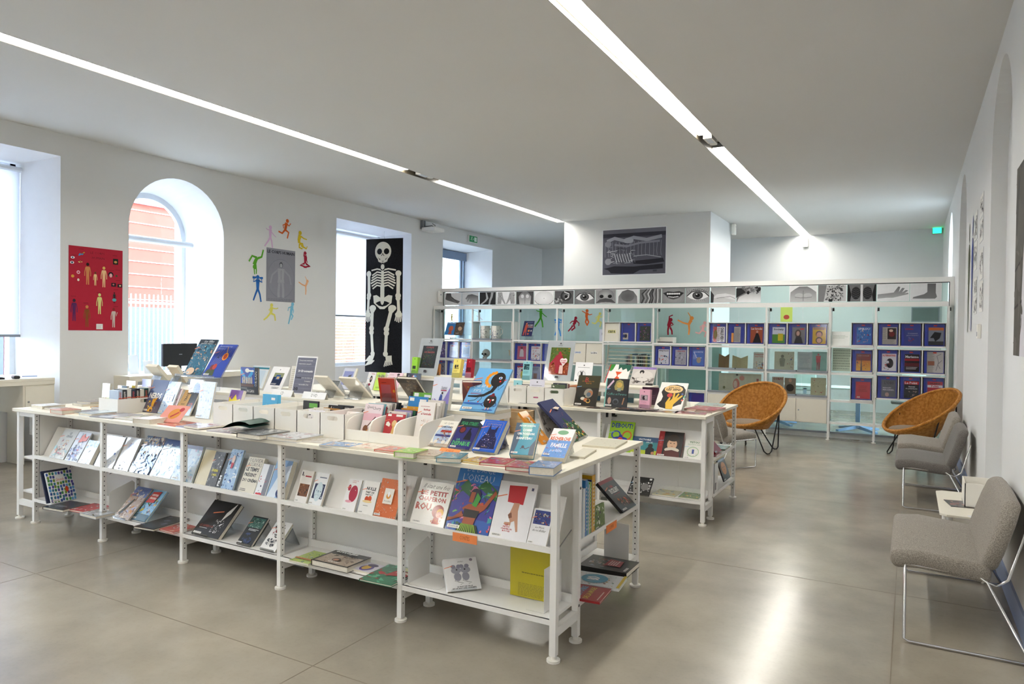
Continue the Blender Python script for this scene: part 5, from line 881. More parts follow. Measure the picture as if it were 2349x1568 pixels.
def rowitems(n,x,y,z,dy,w,h,cols,base,group,cat,name,seed,tilt=0,jit=.006,th=None,face=None):
    rn=random.Random(seed)
    for k in range(n):
        hh=h*rn.uniform(.9,1.05); ww=w*rn.uniform(.92,1); c=cols[k%len(cols)]; T_=th or dy*.85
        t=thing(name,base.format(['first','second','third','fourth','fifth','sixth','seventh','eighth','ninth','tenth','eleventh','twelfth'][k]),cat,(x+rn.uniform(0,jit),y+k*dy,z),0,group,tilt)
        cm=mat('case_'+c.lstrip('#'),c,.35,noise_amt=.08,noise_scale=60); MB().box(0,ww,0,T_,0,hh).obj('case',cm,t)
        a=Art(ww,hh); a.bg(c); a.blobs(14,seed*50+k,[cols[(k+2)%len(cols)],'#f0ece4','#2a2a30',cols[(k+4)%len(cols)]],.05,.05,.95,.95,.14,'p'); a.obj('cover_print',M_PRINT,t)
        if face: face(a,t,k)
# paperbacks in the box: spines face +x
bcol=['#b9c9dc','#1f2024','#e6e2da','#2c3a4c','#1e1e22','#e8e2d4','#1f4a44','#dcdcd8','#2a4a8c','#a8262c','#d8d0c4','#2f2f34']
od=['first','second','third','fourth','fifth','sixth','seventh','eighth','ninth','tenth','eleventh','twelfth']
for k in range(12):
    hh=.175+.012*((k*7)%5)/5; t=thing('book','%s paperback spine from the front in the left white box'%od[k],'book',(-5.395,3.292+k*.036,.928),90,'paperbacks in the left white box')
    c=bcol[k]; cm=mat('spine_'+c.lstrip('#'),c,.45,noise_amt=.06,noise_scale=40); MB().box(0,.033,0,.12,0,hh).obj('cover',cm,t)
    a=Art(.033,hh); a.bg(c); a.lines(.25,.45,.75,.92,8,'#f2eee4' if k%3 else '#c84a3a',k,.6); a.r(0,.62,1,.66,'#e0603c'); a.obj('spine_print',M_PRINT,t)
for k,(x,y,c,w,h,l) in enumerate([(-5.66,3.31,'#dfe6b8',.1,.22,'pale green flowered booklet at left in the white paperback box'),(-5.60,3.47,'#e8c82a',.12,.235,'yellow book standing behind the paperback spines'),(-5.62,3.62,'#2f2f9c',.12,.24,'deep blue book standing behind the yellow one'),(-5.6,3.40,'#8fa8c8',.12,.2,'blue-grey manga cover facing front in the white box')]):
    t=thing('book',l,'book',(x,y,.93),0,None,4); solid(t,w,h,.02,c,False); a=Art(w,h); a.bg(c); a.blobs(18,90+k,['#f0ece4','#c84a3a','#3a3a6a',c],.1,.1,.9,.9,.14); a.obj('cover_print',M_PRINT,t)
# media boxes
dl=['first','second','third','fourth','fifth','sixth']
for k in range(6):
    tray('%s white media box from the left on near table'%dl[k],-4.28+k*.2055,3.30,.921,.1985,.40,.155)
cc=['#f0eef0','#1c1c20','#c9a04a','#b03a34','#2a3a5c','#e8e0d0','#3a3a3e','#d98ab0']
t=thing('cd_case','light blue case standing up in the second media box','case',(-4.02,3.50,.928),0,None,3); MB().box(0,.15,0,.03,0,.21).obj('case',mat('sky_blue','#4fb0e0',.35,noise_amt=.05),t); a=Art(.15,.21); a.bg('#4fb0e0'); a.t('Sister Boum',.2,.55,.7,.68,'#bfe4f6',2); a.lines(.15,.15,.75,.4,4,'#2c80b8'); a.r(.6,.82,.85,.9,'#f0f0f0'); a.obj('cover_print',M_PRINT,t)
t=thing('cd_case','black case with white lettering in the fourth media box','case',(-3.64,3.52,.928),0,None,3); MB().box(0,.14,0,.012,0,.185).obj('case',M_BLACK,t); a=Art(.14,.185); a.bg('#2c2e36'); a.t('MONDE',.1,.5,.6,.62,'#f0f0f0',1); a.t('ANCIEN',.2,.38,.75,.48,'#f0f0f0',1); a.r(.4,.75,.95,.92,'#6ab04a'); a.obj('cover_print',M_PRINT,t)
rowitems(7,-3.46,3.36,.93,.045,.14,.165,['#f2f0f4','#e0d8cc','#1c1c20','#b9802c','#1a1a1e','#d8d4cc','#2a2a2e'],'{} disc case in the fourth white media box','disc cases in the media boxes','case','cd_case',3,14,th=.02) if 0 else None
rowitems(7,-3.45,3.36,.93,.045,.135,.16,['#f2f0f4','#e0d8cc','#1c1c20','#b9802c','#1a1a1e','#d8d4cc','#2a2a2e'],'{} disc case from the front in the fifth media box','disc cases in the fifth media box','case','cd_case',3,12,th=.018)
rowitems(6,-3.24,3.35,.93,.05,.135,.15,['#d9d6d0','#e84fa0','#e8e4dc','#b03a24','#c9c4bc','#2c2c30'],'{} disc case from the front in the sixth media box','disc cases in the sixth media box','case','cd_case',4,30,th=.02)
rowitems(5,-3.245,3.62,.96,.012,.15,.12,['#e8b42a','#1c1c1f','#e8e4dc','#d9622a','#f0ece4'],'{} case lying aslant at the back of the sixth media box','slanted cases at the back of the sixth media box','case','dvd_case',5,55,th=.01)
# slanted bins
def bin_(label,x,y,w=.19,d=.36):
    t=thing('display_bin',label,'bin',(x,y,.921)); th=.006; hf,hb=.065,.16
    pr=[(0,0),(d,0),(d,.16),(.14,.148),(.07,.14),(.03,.126),(.008,.1),(0,hf)]
    n=len(pr)
    for X in (0,w-th):
        MB().add([(X,*p) for p in pr]+[(X+th,*p) for p in pr],[tuple(range(n)),tuple(range(2*n-1,n-1,-1))]+[(i,i+n,(i+1)%n+n,(i+1)%n) for i in range(n)]).obj('side_panel',M_PLAST,t)
    MB().box(th,w-th,0,th,0,hf).obj('front_panel',M_PLAST,t); MB().box(th,w-th,d-th,d,0,hb).obj('rear_panel',M_PLAST,t); MB().box(th,w-th,th,d-th,0,th).obj('floor_panel',M_PLAST,t)
bin_('first curved-side white bin right of the media boxes',-3.05,3.31); bin_('middle curved-side white bin with the red dog book',-2.855,3.305); bin_('third curved-side white bin before the bus novel',-2.66,3.295)
def f1(a_,t,k):
    pass
def cover(label,x,y,z,w,h,t_,c,ops,tilt,rot=0,cat='book',name='book',st='s',hard=True):
    POS['_']=[[x,y,z],rot,tilt,w,h,t_]; return bk('_',label,c,ops,cat,name,None,hard,st)
cover('pink and white comic with a guitar in the first slanted bin',-3.02,3.40,.93,.145,.215,.008,'#ead9dc',[('t','Queen',.12,.84,.48,.96,'#2a2228',2),('t','Cherry',.45,.8,.92,.92,'#2a2228',2),('r',0,.5,1,.72,'#e8b8c4'),('l',[(.3,.3),(.7,.62)],.05,'#5a3a34'),('e',.25,.24,.14,.12,'#7a4a2c'),('blobs',30,95,['#d98c1c','#3a2420','#f0d070','#8a3a2a'],.3,.03,.8,.3,.08)],17,name='comic_book',cat='comic')
rowitems(9,-3.02,3.43,.93,.022,.14,.21,['#7fb8c4','#a82a34','#e0dcd4','#d8d0c8','#8a8480','#e6e0d8','#23232a','#1c1c20','#1a2c50'],'{} comic behind the guitar cover in the first bin','comics behind the guitar cover in the first bin','comic','comic_book',6,15,th=.012)
cover('red picture book with a blond figure and white dog in middle bin',-2.83,3.39,.93,.145,.165,.008,'#c0303a',[('e',.52,.62,.14,.13,'#e0b870'),('e',.52,.66,.11,.1,'#e8c890'),('p',[(.4,.2),(.65,.2),(.62,.5),(.45,.5)],'#e0b870'),('p',[(.08,.55),(.28,.5),(.32,.6),(.2,.7),(.1,.66)],'#f2efe8'),('t','MIC',.66,.66,.95,.8,'#1a1a1a',1),('e',.4,.14,.14,.12,'#f2efe8'),('e',.7,.12,.14,.12,'#1c1c1c'),('r',.1,.9,.3,.98,'#f4f0ea'),('r',.55,.9,.9,.98,'#f4f0ea')],17,st='s')
rowitems(10,-2.83,3.42,.93,.02,.145,.185,['#e6dcd4','#a8b8d8','#e8e4e0','#9a8ab0','#2c6a4a','#2f3a4a','#d88a2a','#e8d8b0','#1c1c1c','#d9a01c'],'{} picture book behind the red one in middle bin','picture books in the middle bin','book','book',7,12,th=.012)
cover('bright blue picture book with white sail at back of middle bin',-2.84,3.64,.97,.15,.21,.012,'#2a86d0',[('p',[(.3,.3),(.6,.35),(.55,.62)],'#f0f4f8'),('e',.72,.4,.16,.16,'#1c5a9c'),('r',.06,.86,.3,.96,'#f4f4f0'),('r',.6,.84,.95,.92,'#f4f4f0')],10,st='')
cover('green picture book topmost at back of middle bin',-2.83,3.67,.98,.15,.225,.012,'#6aa83a',[('r',.06,.88,.3,.98,'#f4f4f0'),('r',.6,.86,.95,.94,'#f4f4f0'),('p',[(.5,.6),(.7,.7),(.6,.5)],'#2c3a1c')],10,st='')
cover('white paperback with red title and two foxes in third bin',-2.62,3.43,.93,.125,.245,.012,'#efeae6',[('t','Ratlingt',.35,.78,.75,.84,'#b0303a',1),('t','et Vermicelle',.22,.68,.82,.74,'#b0303a',1),('lines',.15,.88,.7,.91,1,'#b06a70'),('blobs',24,97,['#c8622a','#8a3a1c','#e8b890'],.3,.35,.9,.58,.06)],15,st='s',hard=False)
rowitems(4,-2.61,3.455,.93,.026,.125,.24,['#d8d4d0','#e6e2dc','#cfc8c0','#8a94a4'],'{} paperback behind the fox cover in third bin','paperbacks behind the fox cover in third bin','book','book',8,14,th=.022)
# ---------------------------------------------------------------- on the near riser
AQ=[('bg','#6fb0e2'),('l',[(.05,.33),(.3,.335),(.5,.37),(.68,.47),(.74,.62)],.045,'#1d1a1c',.13),('e',.72,.74,.2,.17,'#1d1a1c',0,26)]
AQ+=[('e',.56+.0*k+.24*math.cos(rad(100+k*22))*.9+.05,.74+.16*math.sin(rad(100+k*22)),.05,.04,'#e8941c') for k in range(8)]
AQ+=[('e',.77,.78,.05,.03,'#ffffff'),('e',.77,.78,.028,.022,'#2a5fb8'),('e',.8,.7,.028,.022,'#d8262c'),('p',[(.9,.74),(.99,.755),(.9,.71)],'#d8262c'),('l',[(.7,.52),(.5,.5),(.66,.45)],.012,'#1d1a1c'),('l',[(.8,.62),(.84,.5),(.95,.62)],.014,'#1d1a1c'),('l',[(.4,.35),(.3,.25),(.16,.22)],.014,'#1d1a1c'),('l',[(.44,.35),(.48,.3),(.42,.22)],.014,'#1d1a1c'),('e',.14,.215,.02,.016,'#d8262c'),('e',.42,.215,.02,.016,'#d8262c'),('t','Qui lira',.06,.53,.52,.63,'#f4f6f4',3),('t','rira !',.16,.44,.44,.52,'#f4f6f4',3),('lines',.1,.375,.45,.415,2,'#b0405a'),
('e',.3,.17,.3,.02,'#2a62b8'),('e',.78,.05,.16,.015,'#2a62b8'),('e',.76,.24,.17,.15,'#211c1e',0,20),('r',.69,.345,.83,.375,'#7a1f2a'),('p',[(.72,.37),(.82,.37),(.8,.42),(.74,.42)],'#7a1f2a'),('e',.7,.27,.03,.02,'#ffffff'),('e',.83,.27,.03,.02,'#ffffff'),('p',[(.75,.2),(.78,.2),(.78,.28),(.75,.28)],'#d8262c'),('l',[(.6,.22),(.54,.16),(.62,.12)],.02,'#26327a'),('l',[(.93,.22),(.98,.16),(.9,.12)],.02,'#26327a'),('l',[(.72,.1),(.72,.05)],.03,'#f0b8a8'),('l',[(.8,.1),(.8,.05)],.03,'#f0b8a8')]
bk('r1','large light blue picture book with a black bird on near riser','#6fb0e2',AQ,st='sl')
acr_stand(-2.48,3.82,1.091,0,.17,.25,40,.08,'clear acrylic stand under the big black-bird picture book')
bk('r2','thick glossy white paperback with violet street scene on riser','#dfe4f4',[('p',[(0,0),(1,0),(1,.7),(.7,.3),(.4,.25),(0,.15)],'#8a7fc8'),('blobs',30,101,['#b8a8dc','#6a5fb0','#e8e0f4'],0,0,.6,.3,.08),('p',[(.45,.15),(.62,.15),(.62,.42),(.52,.48),(.45,.35)],'#2a4a9c'),('e',.6,.5,.05,.04,'#2a2028'),('t','Secret',.5,.62,.85,.72,'#3a3a48',2),('r',.5,.57,.82,.6,'#b03a5a')],hard=False,st='sl')
bk('r3','red-orange book seen from behind in a clear stand on riser','#b8301c',[('r',.12,.05,.72,.75,'#a84650','#93343c'),('e',.9,.5,.07,.06,'#d8902a'),('lines',.2,.8,.5,.86,1,'#7a1c10')],st='')
bk('r4','dark book with rocky cover seen from behind on a clear stand','#4a4038',[('r',0,.0,1,1,'#5a4c40'),('blobs',50,102,['#3a2c22','#7a5c40','#8a7c6c','#2c241c'],.2,0,1,1,.16,'p'),('r',0,.85,.5,1,'#2c2620')],st='')
acr_stand(-3.2,3.83,1.091,8,.11,.15,-8,.06,'clear acrylic stand at the red-orange book seen from behind'); acr_stand(-3.0,3.86,1.091,0,.2,.2,32,.09,'clear acrylic stand under the dark rocky book')
bk('r5','black box set with a stained-glass organ picture on riser','#131218',[('r',.0,.4,.78,1,'#1f3f9c'),('p',[(0,.95),(.35,.6),(.7,.95),(.7,.75),(.38,.45),(0,.75)],'#2a9ad8'),('e',.38,.88,.12,.08,'#e8e4dc'),('r',.45,.84,.75,.9,'#f0ece4'),('blobs',30,103,['#c89a5a','#7a4a2c','#2a5ac8','#f0e0b0'],.08,.35,.7,.65,.05)]+[('p',[(.12+.1*k,.4),(.18+.1*k,.4),(.18+.1*k,.6),(.15+.1*k,.66+.02*(k%2)),(.12+.1*k,.6)],'#d8d2c0') for k in range(6)]+[('r',.05,.28,.75,.38,'#5a3420'),('t','ORGAN',.3,.07,.78,.18,'#f0ece4',3),('lines',.06,.2,.4,.24,1,'#b8b0a0'),('t','ORGAN',.84,.3,.95,.85,'#e8e4dc',3,90),('r',.8,.3,.82,1,'#2a7ac8')],'box set','box_set',st='s')
bk('r6','white flyer with a dark blue and gold picture on riser','#f0eff0',[('r',.25,.28,.82,.76,'#8a9070'),('r',.25,.28,.82,.6,'#1c2a4c'),('r',.4,.5,.66,.68,'#2a5a9c'),('r',.46,.52,.62,.62,'#c8ac7a'),('lines',.28,.3,.6,.36,2,'#f0f0f0'),('lines',.4,.14,.85,.22,2,'#8a8a90'),('e',.5,.88,.03,.03,'#9a9aa0')],'flyer','flyer',st='',m=M_POSTER)
AG=[('bg','#f2f2f4'),('r',.04,.03,.96,.96,'#77798a')]+[('r',.04,.03+.058*k,.96,.055+.058*k,'#808294') for k in range(0,16,2)]+[('t','Vous pouvez maintenant',.12,.86,.8,.91,'#f4f4f6'),('t','emprunter jusqu\'à',.12,.77,.74,.82,'#f4f4f6'),('t','20 CD nouveautés',.16,.58,.88,.64,'#f6f6f8',1),('t','2 mois',.08,.41,.36,.46,'#22242e',1),('t','pour une durée de',.4,.41,.9,.45,'#f4f4f6'),('t','2 semaines',.55,.33,.85,.37,'#f4f4f6'),('t','renouvelable 2 fois',.3,.24,.78,.28,'#f4f4f6'),('t','DVD',.1,.1,.3,.18,'#22242e',1)]
bk('r7','tall grey notice about borrowing CDs in a clear holder','#f2f2f4',AG,'sign','sign',st='',m=M_POSTER)
for id,tx in (('cd','CD'),('dvd','DVD')):
    (x,y,z),r,tt,ww,hh,th=POS[id]; t=thing('tent_card','white folded card reading %s on near riser edge'%tx,'sign',(x,3.80,1.091),0,None,27); hh=.055
    MB().box(0,ww,0,.001,0,hh).obj('card',M_PLAST,t); a=Art(ww,hh,-.0006); a.bg('#f4f4f5'); a.t(tx,.42 if tx=='CD' else .38,.3,.58 if tx=='CD' else .64,.72,'#33343c',3); a.obj('lettering',M_POSTER,t)
    m=MB(); m.add([(0,0.001,hh),(ww,0.001,hh),(ww,.055,-.006),(0,.055,-.006)],[(0,1,2,3)]); m.obj('back_flap',M_PLAST,t)
bk('r8','teal comic crowded with small figures, left on the high clear stand','#2f6f8c',[('r',0,.86,1,1,'#1c2c38'),('blobs',110,104,['#3f8aa8','#1f4a66','#e8c8a0','#5fa0b8','#16303f','#c89a7a'],0,.02,1,.88,.09,'p'),('t','Les Villes',.35,.9,.9,.96,'#f0f4f4',2),('t','paraboliques',.2,.84,.9,.89,'#e8f0f0',2),('e',.35,.1,.22,.1,'#e8c8a8')],'comic','comic_book')
bk('r9','royal blue comic with aeroplane and fireball on the high clear stand','#2a4ab0',[('t','Remembering',.1,.9,.8,.96,'#c9d4f4',2),('t','Bomber',.1,.84,.5,.89,'#c9d4f4',2)]+[('l',[(.15+.08*k,.35),(.35+.12*k,.82)],.008,'#c8b48a') for k in range(5)]+[('blobs',12,105,['#101428'],.15,.45,.9,.92,.06,'p'),('e',.68,.62,.14,.12,'#e8941c'),('e',.68,.62,.09,.08,'#a83a1c'),('l',[(.68,.7),(.58,.92)],.03,'#e8b04a'),('p',[(.05,.03),(.55,.03),(.5,.2),(.3,.28),(.12,.18)],'#4a5a34'),('e',.3,.27,.1,.09,'#7a3a34'),('e',.42,.3,.1,.09,'#c84a3c')],'comic','comic_book')
t=thing('acrylic_stand','wide clear acrylic stand raising two comics over the riser','stand',(-5.40,3.80,1.091)); MB().box(0,.5,-.02,.04,.105,.108).box(0,.003,-.02,.04,0,.105).box(.497,.5,-.02,.04,0,.105).box(0,.5,-.02,-.017,.108,.125).obj('ledge',M_ACR,t); MB().add([(0,.07,.11),(.5,.07,.11),(.5,.2,.36),(0,.2,.36)],[(0,1,2,3)]).obj('back_plate',M_ACR,t)
for id,l,c in (('s14','pale open paperback seen from behind, left of the DVD card','#dad4c8'),('s15','second pale paperback seen from behind beyond the DVD card','#d4cec2'),('a1','pale thick paperback seen from behind at left end of riser','#d6d2c4'),('a2','beige thick paperback seen from behind before the monitor','#cdbb9e')):
    bk(id,l,c,[('lines',.12,.1,.88,.6,12,'#b3ac9e',7,.35),('r',.0,.0,.02,1,'#b8b0a0')],hard=False,st='',pages=True)
    (x,y,z),r,tt,ww,hh,th=POS[id]; acr_stand(x+.01,y-.10,1.091,0,ww*.8,hh*.6,30,.08,'clear acrylic stand under '+STL[id])
t=cover('pale paperback in a clear stand behind the grey notice',-4.35,4.05,1.11,.11,.2,.02,'#d9d0bc',[('lines',.1,.1,.8,.9,10,'#b8ae98',3,.4)],12,st='',hard=False)
t=cover('teal-topped pale brochure behind the blue comic on riser',-4.86,4.06,1.11,.2,.2,.01,'#e3ecf2',[('r',0,.85,1,.93,'#3a8a9c'),('r',.15,.1,.85,.8,'#cfe0ee')],25,st='',hard=False)
t=cover('purple and yellow paperback with pink lettering left of the boxes',-4.50,3.55,.93,.14,.22,.03,'#7a4a9c',[('p',[(0,0),(.9,0),(.85,.5),(.95,.7),(.7,.65),(.5,.85),(.3,.65),(.05,.75),(.12,.4)],'#f0dc3a'),('t','ROCK',.35,.45,.8,.62,'#e04a8c',1),('t','REBELLE',.2,.22,.85,.4,'#e04a8c',1),('r',.0,.0,.05,1,'#c9c4e8')],20,st='s',hard=False)
# ---------------------------------------------------------------- farther table
bk('n1','lime green book with blue title DEBOUT! on farther sloped shelf','#9ccb2a',[('t','DEBOUT!',.06,.78,.94,.95,'#1c3a9c',1),('e',.3,.55,.2,.14,'#3a4ab0'),('e',.3,.55,.14,.1,'#9ccb2a'),('e',.75,.55,.2,.16,'#d8622a',30),('e',.75,.55,.15,.11,'#9ccb2a',30),('e',.5,.42,.3,.08,'#23349c'),('e',.5,.5,.08,.07,'#23349c'),('e',.5,.4,.1,.08,'#d8402a'),('blobs',10,110,['#23349c','#d8402a'],.3,.05,.7,.3,.07)],st='b')
bk('n2','landscape blue book with a dark figure from behind','#33557f',[('r',.22,.1,1,.72,'#3a8a94'),('r',0,0,1,.25,'#b8c83a'),('t','VICTOIRE',.25,.8,.72,.9,'#e8eef4',1),('t','Suck' if 0 else 'SACK',.55,.66,.82,.75,'#e8eef4',2),('p',[(.6,.0),(.92,.0),(.9,.35),(.8,.45),(.66,.45),(.58,.3)],'#1c1a20'),('e',.74,.52,.09,.12,'#241c1c'),('e',.86,.12,.06,.08,'#c88a6a')],st='l')
bk('n3','red-spined book with a ruffed renaissance portrait','#9c1f28',[('r',.22,.0,1,1,'#16161a'),('e',.6,.62,.26,.27,'#3a2418'),('e',.58,.5,.2,.22,'#e6b894'),('e',.6,.74,.24,.12,'#2a1c14'),('e',.6,.28,.3,.1,'#e8dccb'),('p',[(.25,0),(.95,0),(.9,.22),(.6,.28),(.3,.22)],'#5a1c1c'),('e',.52,.54,.03,.015,'#2a1c14'),('e',.66,.54,.03,.015,'#2a1c14'),('l',[(.54,.42),(.62,.42)],.014,'#a8403c'),('t','LE BAISER',.06,.4,.15,.8,'#c84a4a',1,90)],st='bl')
bk('n4','white booklet with a green wreath drawing behind the end leg','#f0f0e8',[('t','TISTOU',.25,.82,.8,.92,'#2c7a3a',1),('t','les pouces verts',.15,.72,.9,.79,'#4a9a4a',2),('e',.5,.38,.34,.26,'#a8c8a0'),('e',.5,.38,.3,.22,'#f0f0e8'),('r',.44,.28,.56,.5,'#2c4a9c'),('blobs',24,111,['#3a8a4a','#8a4a9c','#e0a03a'],.2,.16,.8,.6,.03)],hard=False,st='bl')
bk('n5','black and white photo book on the farther lower shelf','#1c1c1e',[('blobs',50,112,['#4a4a4c','#b8b8b8','#e8e8e8','#2a2a2c'],.05,.1,.95,.75,.12),('e',.72,.45,.18,.2,'#7a7878'),('r',.84,.84,.95,.94,'#f0f0f0')],st='bl')
flat('colourful comic lying flat on the farther lower shelf',-1.93,5.93,.206,0,.2,.24,.008,'#c8c8a0',['#3a7ab8','#e0b83a','#e8e8e0','#b83a3a'],'comic',113)
flat('green and yellow comic lying flat beside the farther end leg',-1.7,5.94,.206,2,.17,.22,.008,'#5a8a4a',['#e0c83a','#e8e8d0','#8a4a2a'],'comic',114)
bk('n6','dark book with an orange furry face on farther end shelf','#3a3640',[('e',.5,.55,.32,.3,'#d8822a',0,20),('e',.4,.6,.04,.03,'#1c1c1c'),('e',.6,.6,.04,.03,'#1c1c1c'),('l',[(.4,.48),(.6,.48)],.012,'#5a2a10'),('r',0,.9,1,1,'#8a94b0')],st='l')
t=cover('thick red-spined book leaning on the farther upper end shelf',-1.49,6.38,.54,.22,.27,.03,'#b0343a',[('t','TERRE',.2,.4,.8,.6,'#f0d8a0',1)],42,90,st='l')
flat('green-grey magazine lying on farther upper end shelf',-1.48,6.7,.523,92,.24,.22,.012,'#7a8a70',['#c8d0b0','#4a5a44','#b8423a'],'magazine',115)
flat('pink magazine under the red-spined book on farther end shelf',-1.47,6.3,.523,90,.22,.2,.008,'#c87a8a',['#e8d8d8','#8a3a4a'],'magazine',116)
t=cover('white magazine file standing on farther lower end shelf',-1.47,6.26,.207,.12,.26,.08,'#e6e8ea',[('r',.1,.1,.5,.35,'#3a4a6a')],0,90,'file','magazine_file',st='')
bk('u1','dark olive art book of an old man on farther table','#3e3a24',[('r',0,0,1,.6,'#2a2620'),('t','LA',.2,.79,.3,.83,'#d8902a',3),('t','B',.34,.78,.5,.93,'#c83a3a',3),('t','EAUTÉ',.5,.79,.75,.83,'#d8902a',3),('t','BLEUE',.4,.72,.64,.76,'#d8902a',3),('e',.58,.42,.2,.15,'#9a9484'),('e',.66,.42,.12,.12,'#b0704a'),('e',.6,.38,.1,.1,'#5a6a7a'),('p',[(.1,.3),(.45,.36),(.5,.2),(.15,.2)],'#1c2420'),('e',.36,.24,.1,.05,'#d8d0c0'),('e',.5,.2,.09,.06,'#b06a44'),('e',.62,.17,.1,.07,'#c89a4a'),('e',.62,.18,.07,.05,'#1c1814')],st='bl')
bk('u2','black art book with golden funerary mask on farther table','#1d2026',[('r',0,0,.05,1,'#7fc8c0'),('p',[(.42,.6),(.78,.6),(.8,.72),(.74,.92),(.6,.97),(.46,.92),(.38,.72)],'#a89a5a'),('e',.6,.78,.12,.12,'#d8b45a'),('r',.52,.56,.68,.68,'#8a9a8a'),('blobs',20,117,['#5a6a5a','#e8d08a','#8a6a2a'],.45,.6,.75,.92,.03),('t','Coiffes et Parures',.1,.42,.95,.5,'#6fc0b4',3),('p',[(.1,.62),(.36,.9),(.32,.96),(.06,.68)],'#e8c8dc'),('e',.22,.22,.08,.12,'#c89a8a'),('e',.5,.2,.13,.1,'#5a6068'),('e',.5,.18,.1,.07,'#1d2026'),('l',[(.8,.1),(.86,.34)],.05,'#a87a5a')],st='bl')
bk('u3','white book with a black head profile and yellow hand','#f2f0ea',[('p',[(.2,.1),(.5,.05),(.62,.12),(.85,.22),(.93,.24),(.94,.36),(.98,.42),(.94,.46),(.99,.6),(.96,.76),(.84,.88),(.6,.93),(.36,.9),(.16,.8),(.1,.64),(.2,.48),(.18,.34),(.06,.2)],'#1e1a1a'),('e',.52,.76,.34,.14,'#f0c88a',0,24),('t','DANS TOUS',.32,.8,.72,.85,'#2a2420',1),('t','LES SENS',.26,.71,.78,.79,'#1c1814',1),('e',.44,.54,.1,.1,'#c8403c'),('p',[(.42,.05),(.66,.05),(.66,.22),(.92,.54),(.88,.56),(.72,.44),(.78,.6),(.73,.62),(.64,.46),(.62,.62),(.56,.62),(.56,.42),(.48,.32),(.5,.46),(.44,.46),(.36,.26)],'#e6b83a'),('e',.88,.6,.035,.025,'#5a70c0'),('e',.99,.5,.04,.05,'#4aa890'),('e',.93,.38,.04,.03,'#e0705a'),('r',.15,.02,.35,.035,'#555555')],st='')
acr_stand(-1.9,6.17,.921,0,.17,.24,44,.07,'clear acrylic stand under the black-profile book')
def stack(id,label,c,ops,depth):
    (x,y,z),r,tt,w,h,th=POS[id]; t=thing('flyer_stack',label,'flyers',(x,y,z-.02),r,None,tt); m=mat('paper_'+c.lstrip('#'),c,.75,noise_amt=.12,noise_scale=300)
    n=int(depth/.01)
    for k in range(n): MB().box(.0004*(k%3),w+.0004*(k%2),.0012+k*.01,k*.01+.0095,0,h-.001*(k%2)).obj('sheaf',m,t)
    MB().box(0,w,0,.0008,0,h).obj('top_flyer',m,t); a=Art(w,h); a.bg(c); [getattr(a,o[0])(*o[1:]) for o in ops]; a.obj('cover_print',M_POSTER,t)
    MB().box(-.004,w+.004,-.006,-.003,-.002,h*.25).box(-.004,w+.004,-.006,depth+.004,-.005,-.002).obj('holder',M_ACR,t)
stack('u4','stack of pink flyers with a grey portrait on the farther table','#f2b8cc',[('r',.12,.45,.8,.72,'#a8949c'),('e',.42,.58,.14,.1,'#3a3038'),('e',.6,.6,.12,.08,'#c8b8bc'),('lines',.15,.36,.7,.4,1,'#9a6a7c'),('lines',.1,.2,.75,.32,4,'#d898ac'),('e',.45,.88,.05,.03,'#8a5a6a'),('r',.1,.04,.25,.1,'#4a3a40')],.05)
stack('y1','stack of yellow flyers with black circle lettering on riser','#f4e27a',[('e',.35,.6,.13,.09,'#2a2a24'),('t','CIRCLE',.2,.46,.8,.54,'#2a2a24',1),('e',.62,.62,.1,.07,'#2a2a24'),('lines',.15,.3,.7,.4,3,'#b8a84a'),('e',.5,.88,.04,.03,'#6a6230')],.06)
stack('y2','stack of dark red flyers with pink base on riser','#a81e30',[('r',0,0,1,.28,'#e08aa0'),('r',.1,.33,.85,.55,'#5a1420'),('e',.5,.85,.05,.03,'#e0a0a8')],.06)
stack('y3','tall stack of turquoise flyers left of the orange poster frame','#9ed8e0',[('r',.1,.56,.85,.86,'#2a5058'),('blobs',20,118,['#6aa8b0','#16343c','#b8e0e4'],.14,.58,.82,.84,.12),('e',.5,.94,.05,.03,'#3a7078'),('lines',.1,.34,.85,.5,5,'#5aa8b4')],.05)
for id,l,c in (('y4','small stack of turquoise flyers standing in the magazine boxes','#9ed8e0'),('y5','single turquoise card leaning by the large bird book','#a8dce4')):
    POS[id]=[[-3.40,6.06,1.02],0,5,.09,.13,.01] if id=='y4' else [[-3.80,6.5,1.111],0,5,.1,.1,.01]
    stack(id,l,c,[('r',.1,.1,.9,.45,'#2a5058'),('e',.5,.75,.08,.06,'#3a7078')],.02)
for k,(x,y,c,w,h,d,l) in enumerate([(-5.02,6.55,'#a4e04c',.075,.21,.07,'stack of lime green flyers in a holder on riser'),(-4.99,6.72,'#c8803c',.085,.25,.03,'stack of brown-orange flyers behind the green ones'),(-4.86,6.75,'#b87a44',.09,.13,.03,'short brown-orange flyers beside the dark poster frame')]):
    POS['g%d'%k]=[[x-.0,y-.02,1.112],0,6,w,h,.01]; stack('g%d'%k,l,c,[('r',.15,.35,.75,.52,'#3a4a34'),('e',.5,.9,.06,.03,'#3a3a2a'),('lines',.1,.2,.8,.3,3,'#5a6a3a')],d)
def pframe(id,label,ops):
    (x,y,z),r,tt,w,h,th=POS[id]; t=thing('poster_stand',label,'poster',(x,y,1.094),r,None,tt); MB().box(0,w,0,.004,0,h).obj('panel',M_FRW,t); a=Art(w,h); a.bg('#f4f4f6'); [getattr(a,o[0])(*o[1:]) for o in ops]; a.obj('cover_print',M_POSTER,t)
    MB().box(-.002,w+.002,-.004,-.002,0,h).obj('clear_sleeve',M_ACR,t); m=MB(); m.add([(w*.3,.006,h*.6),(w*.7,.006,h*.6),(w*.7,.12,.03),(w*.3,.12,.03)],[(0,1,2,3)]); m.obj('strut',M_FRW,t); return t
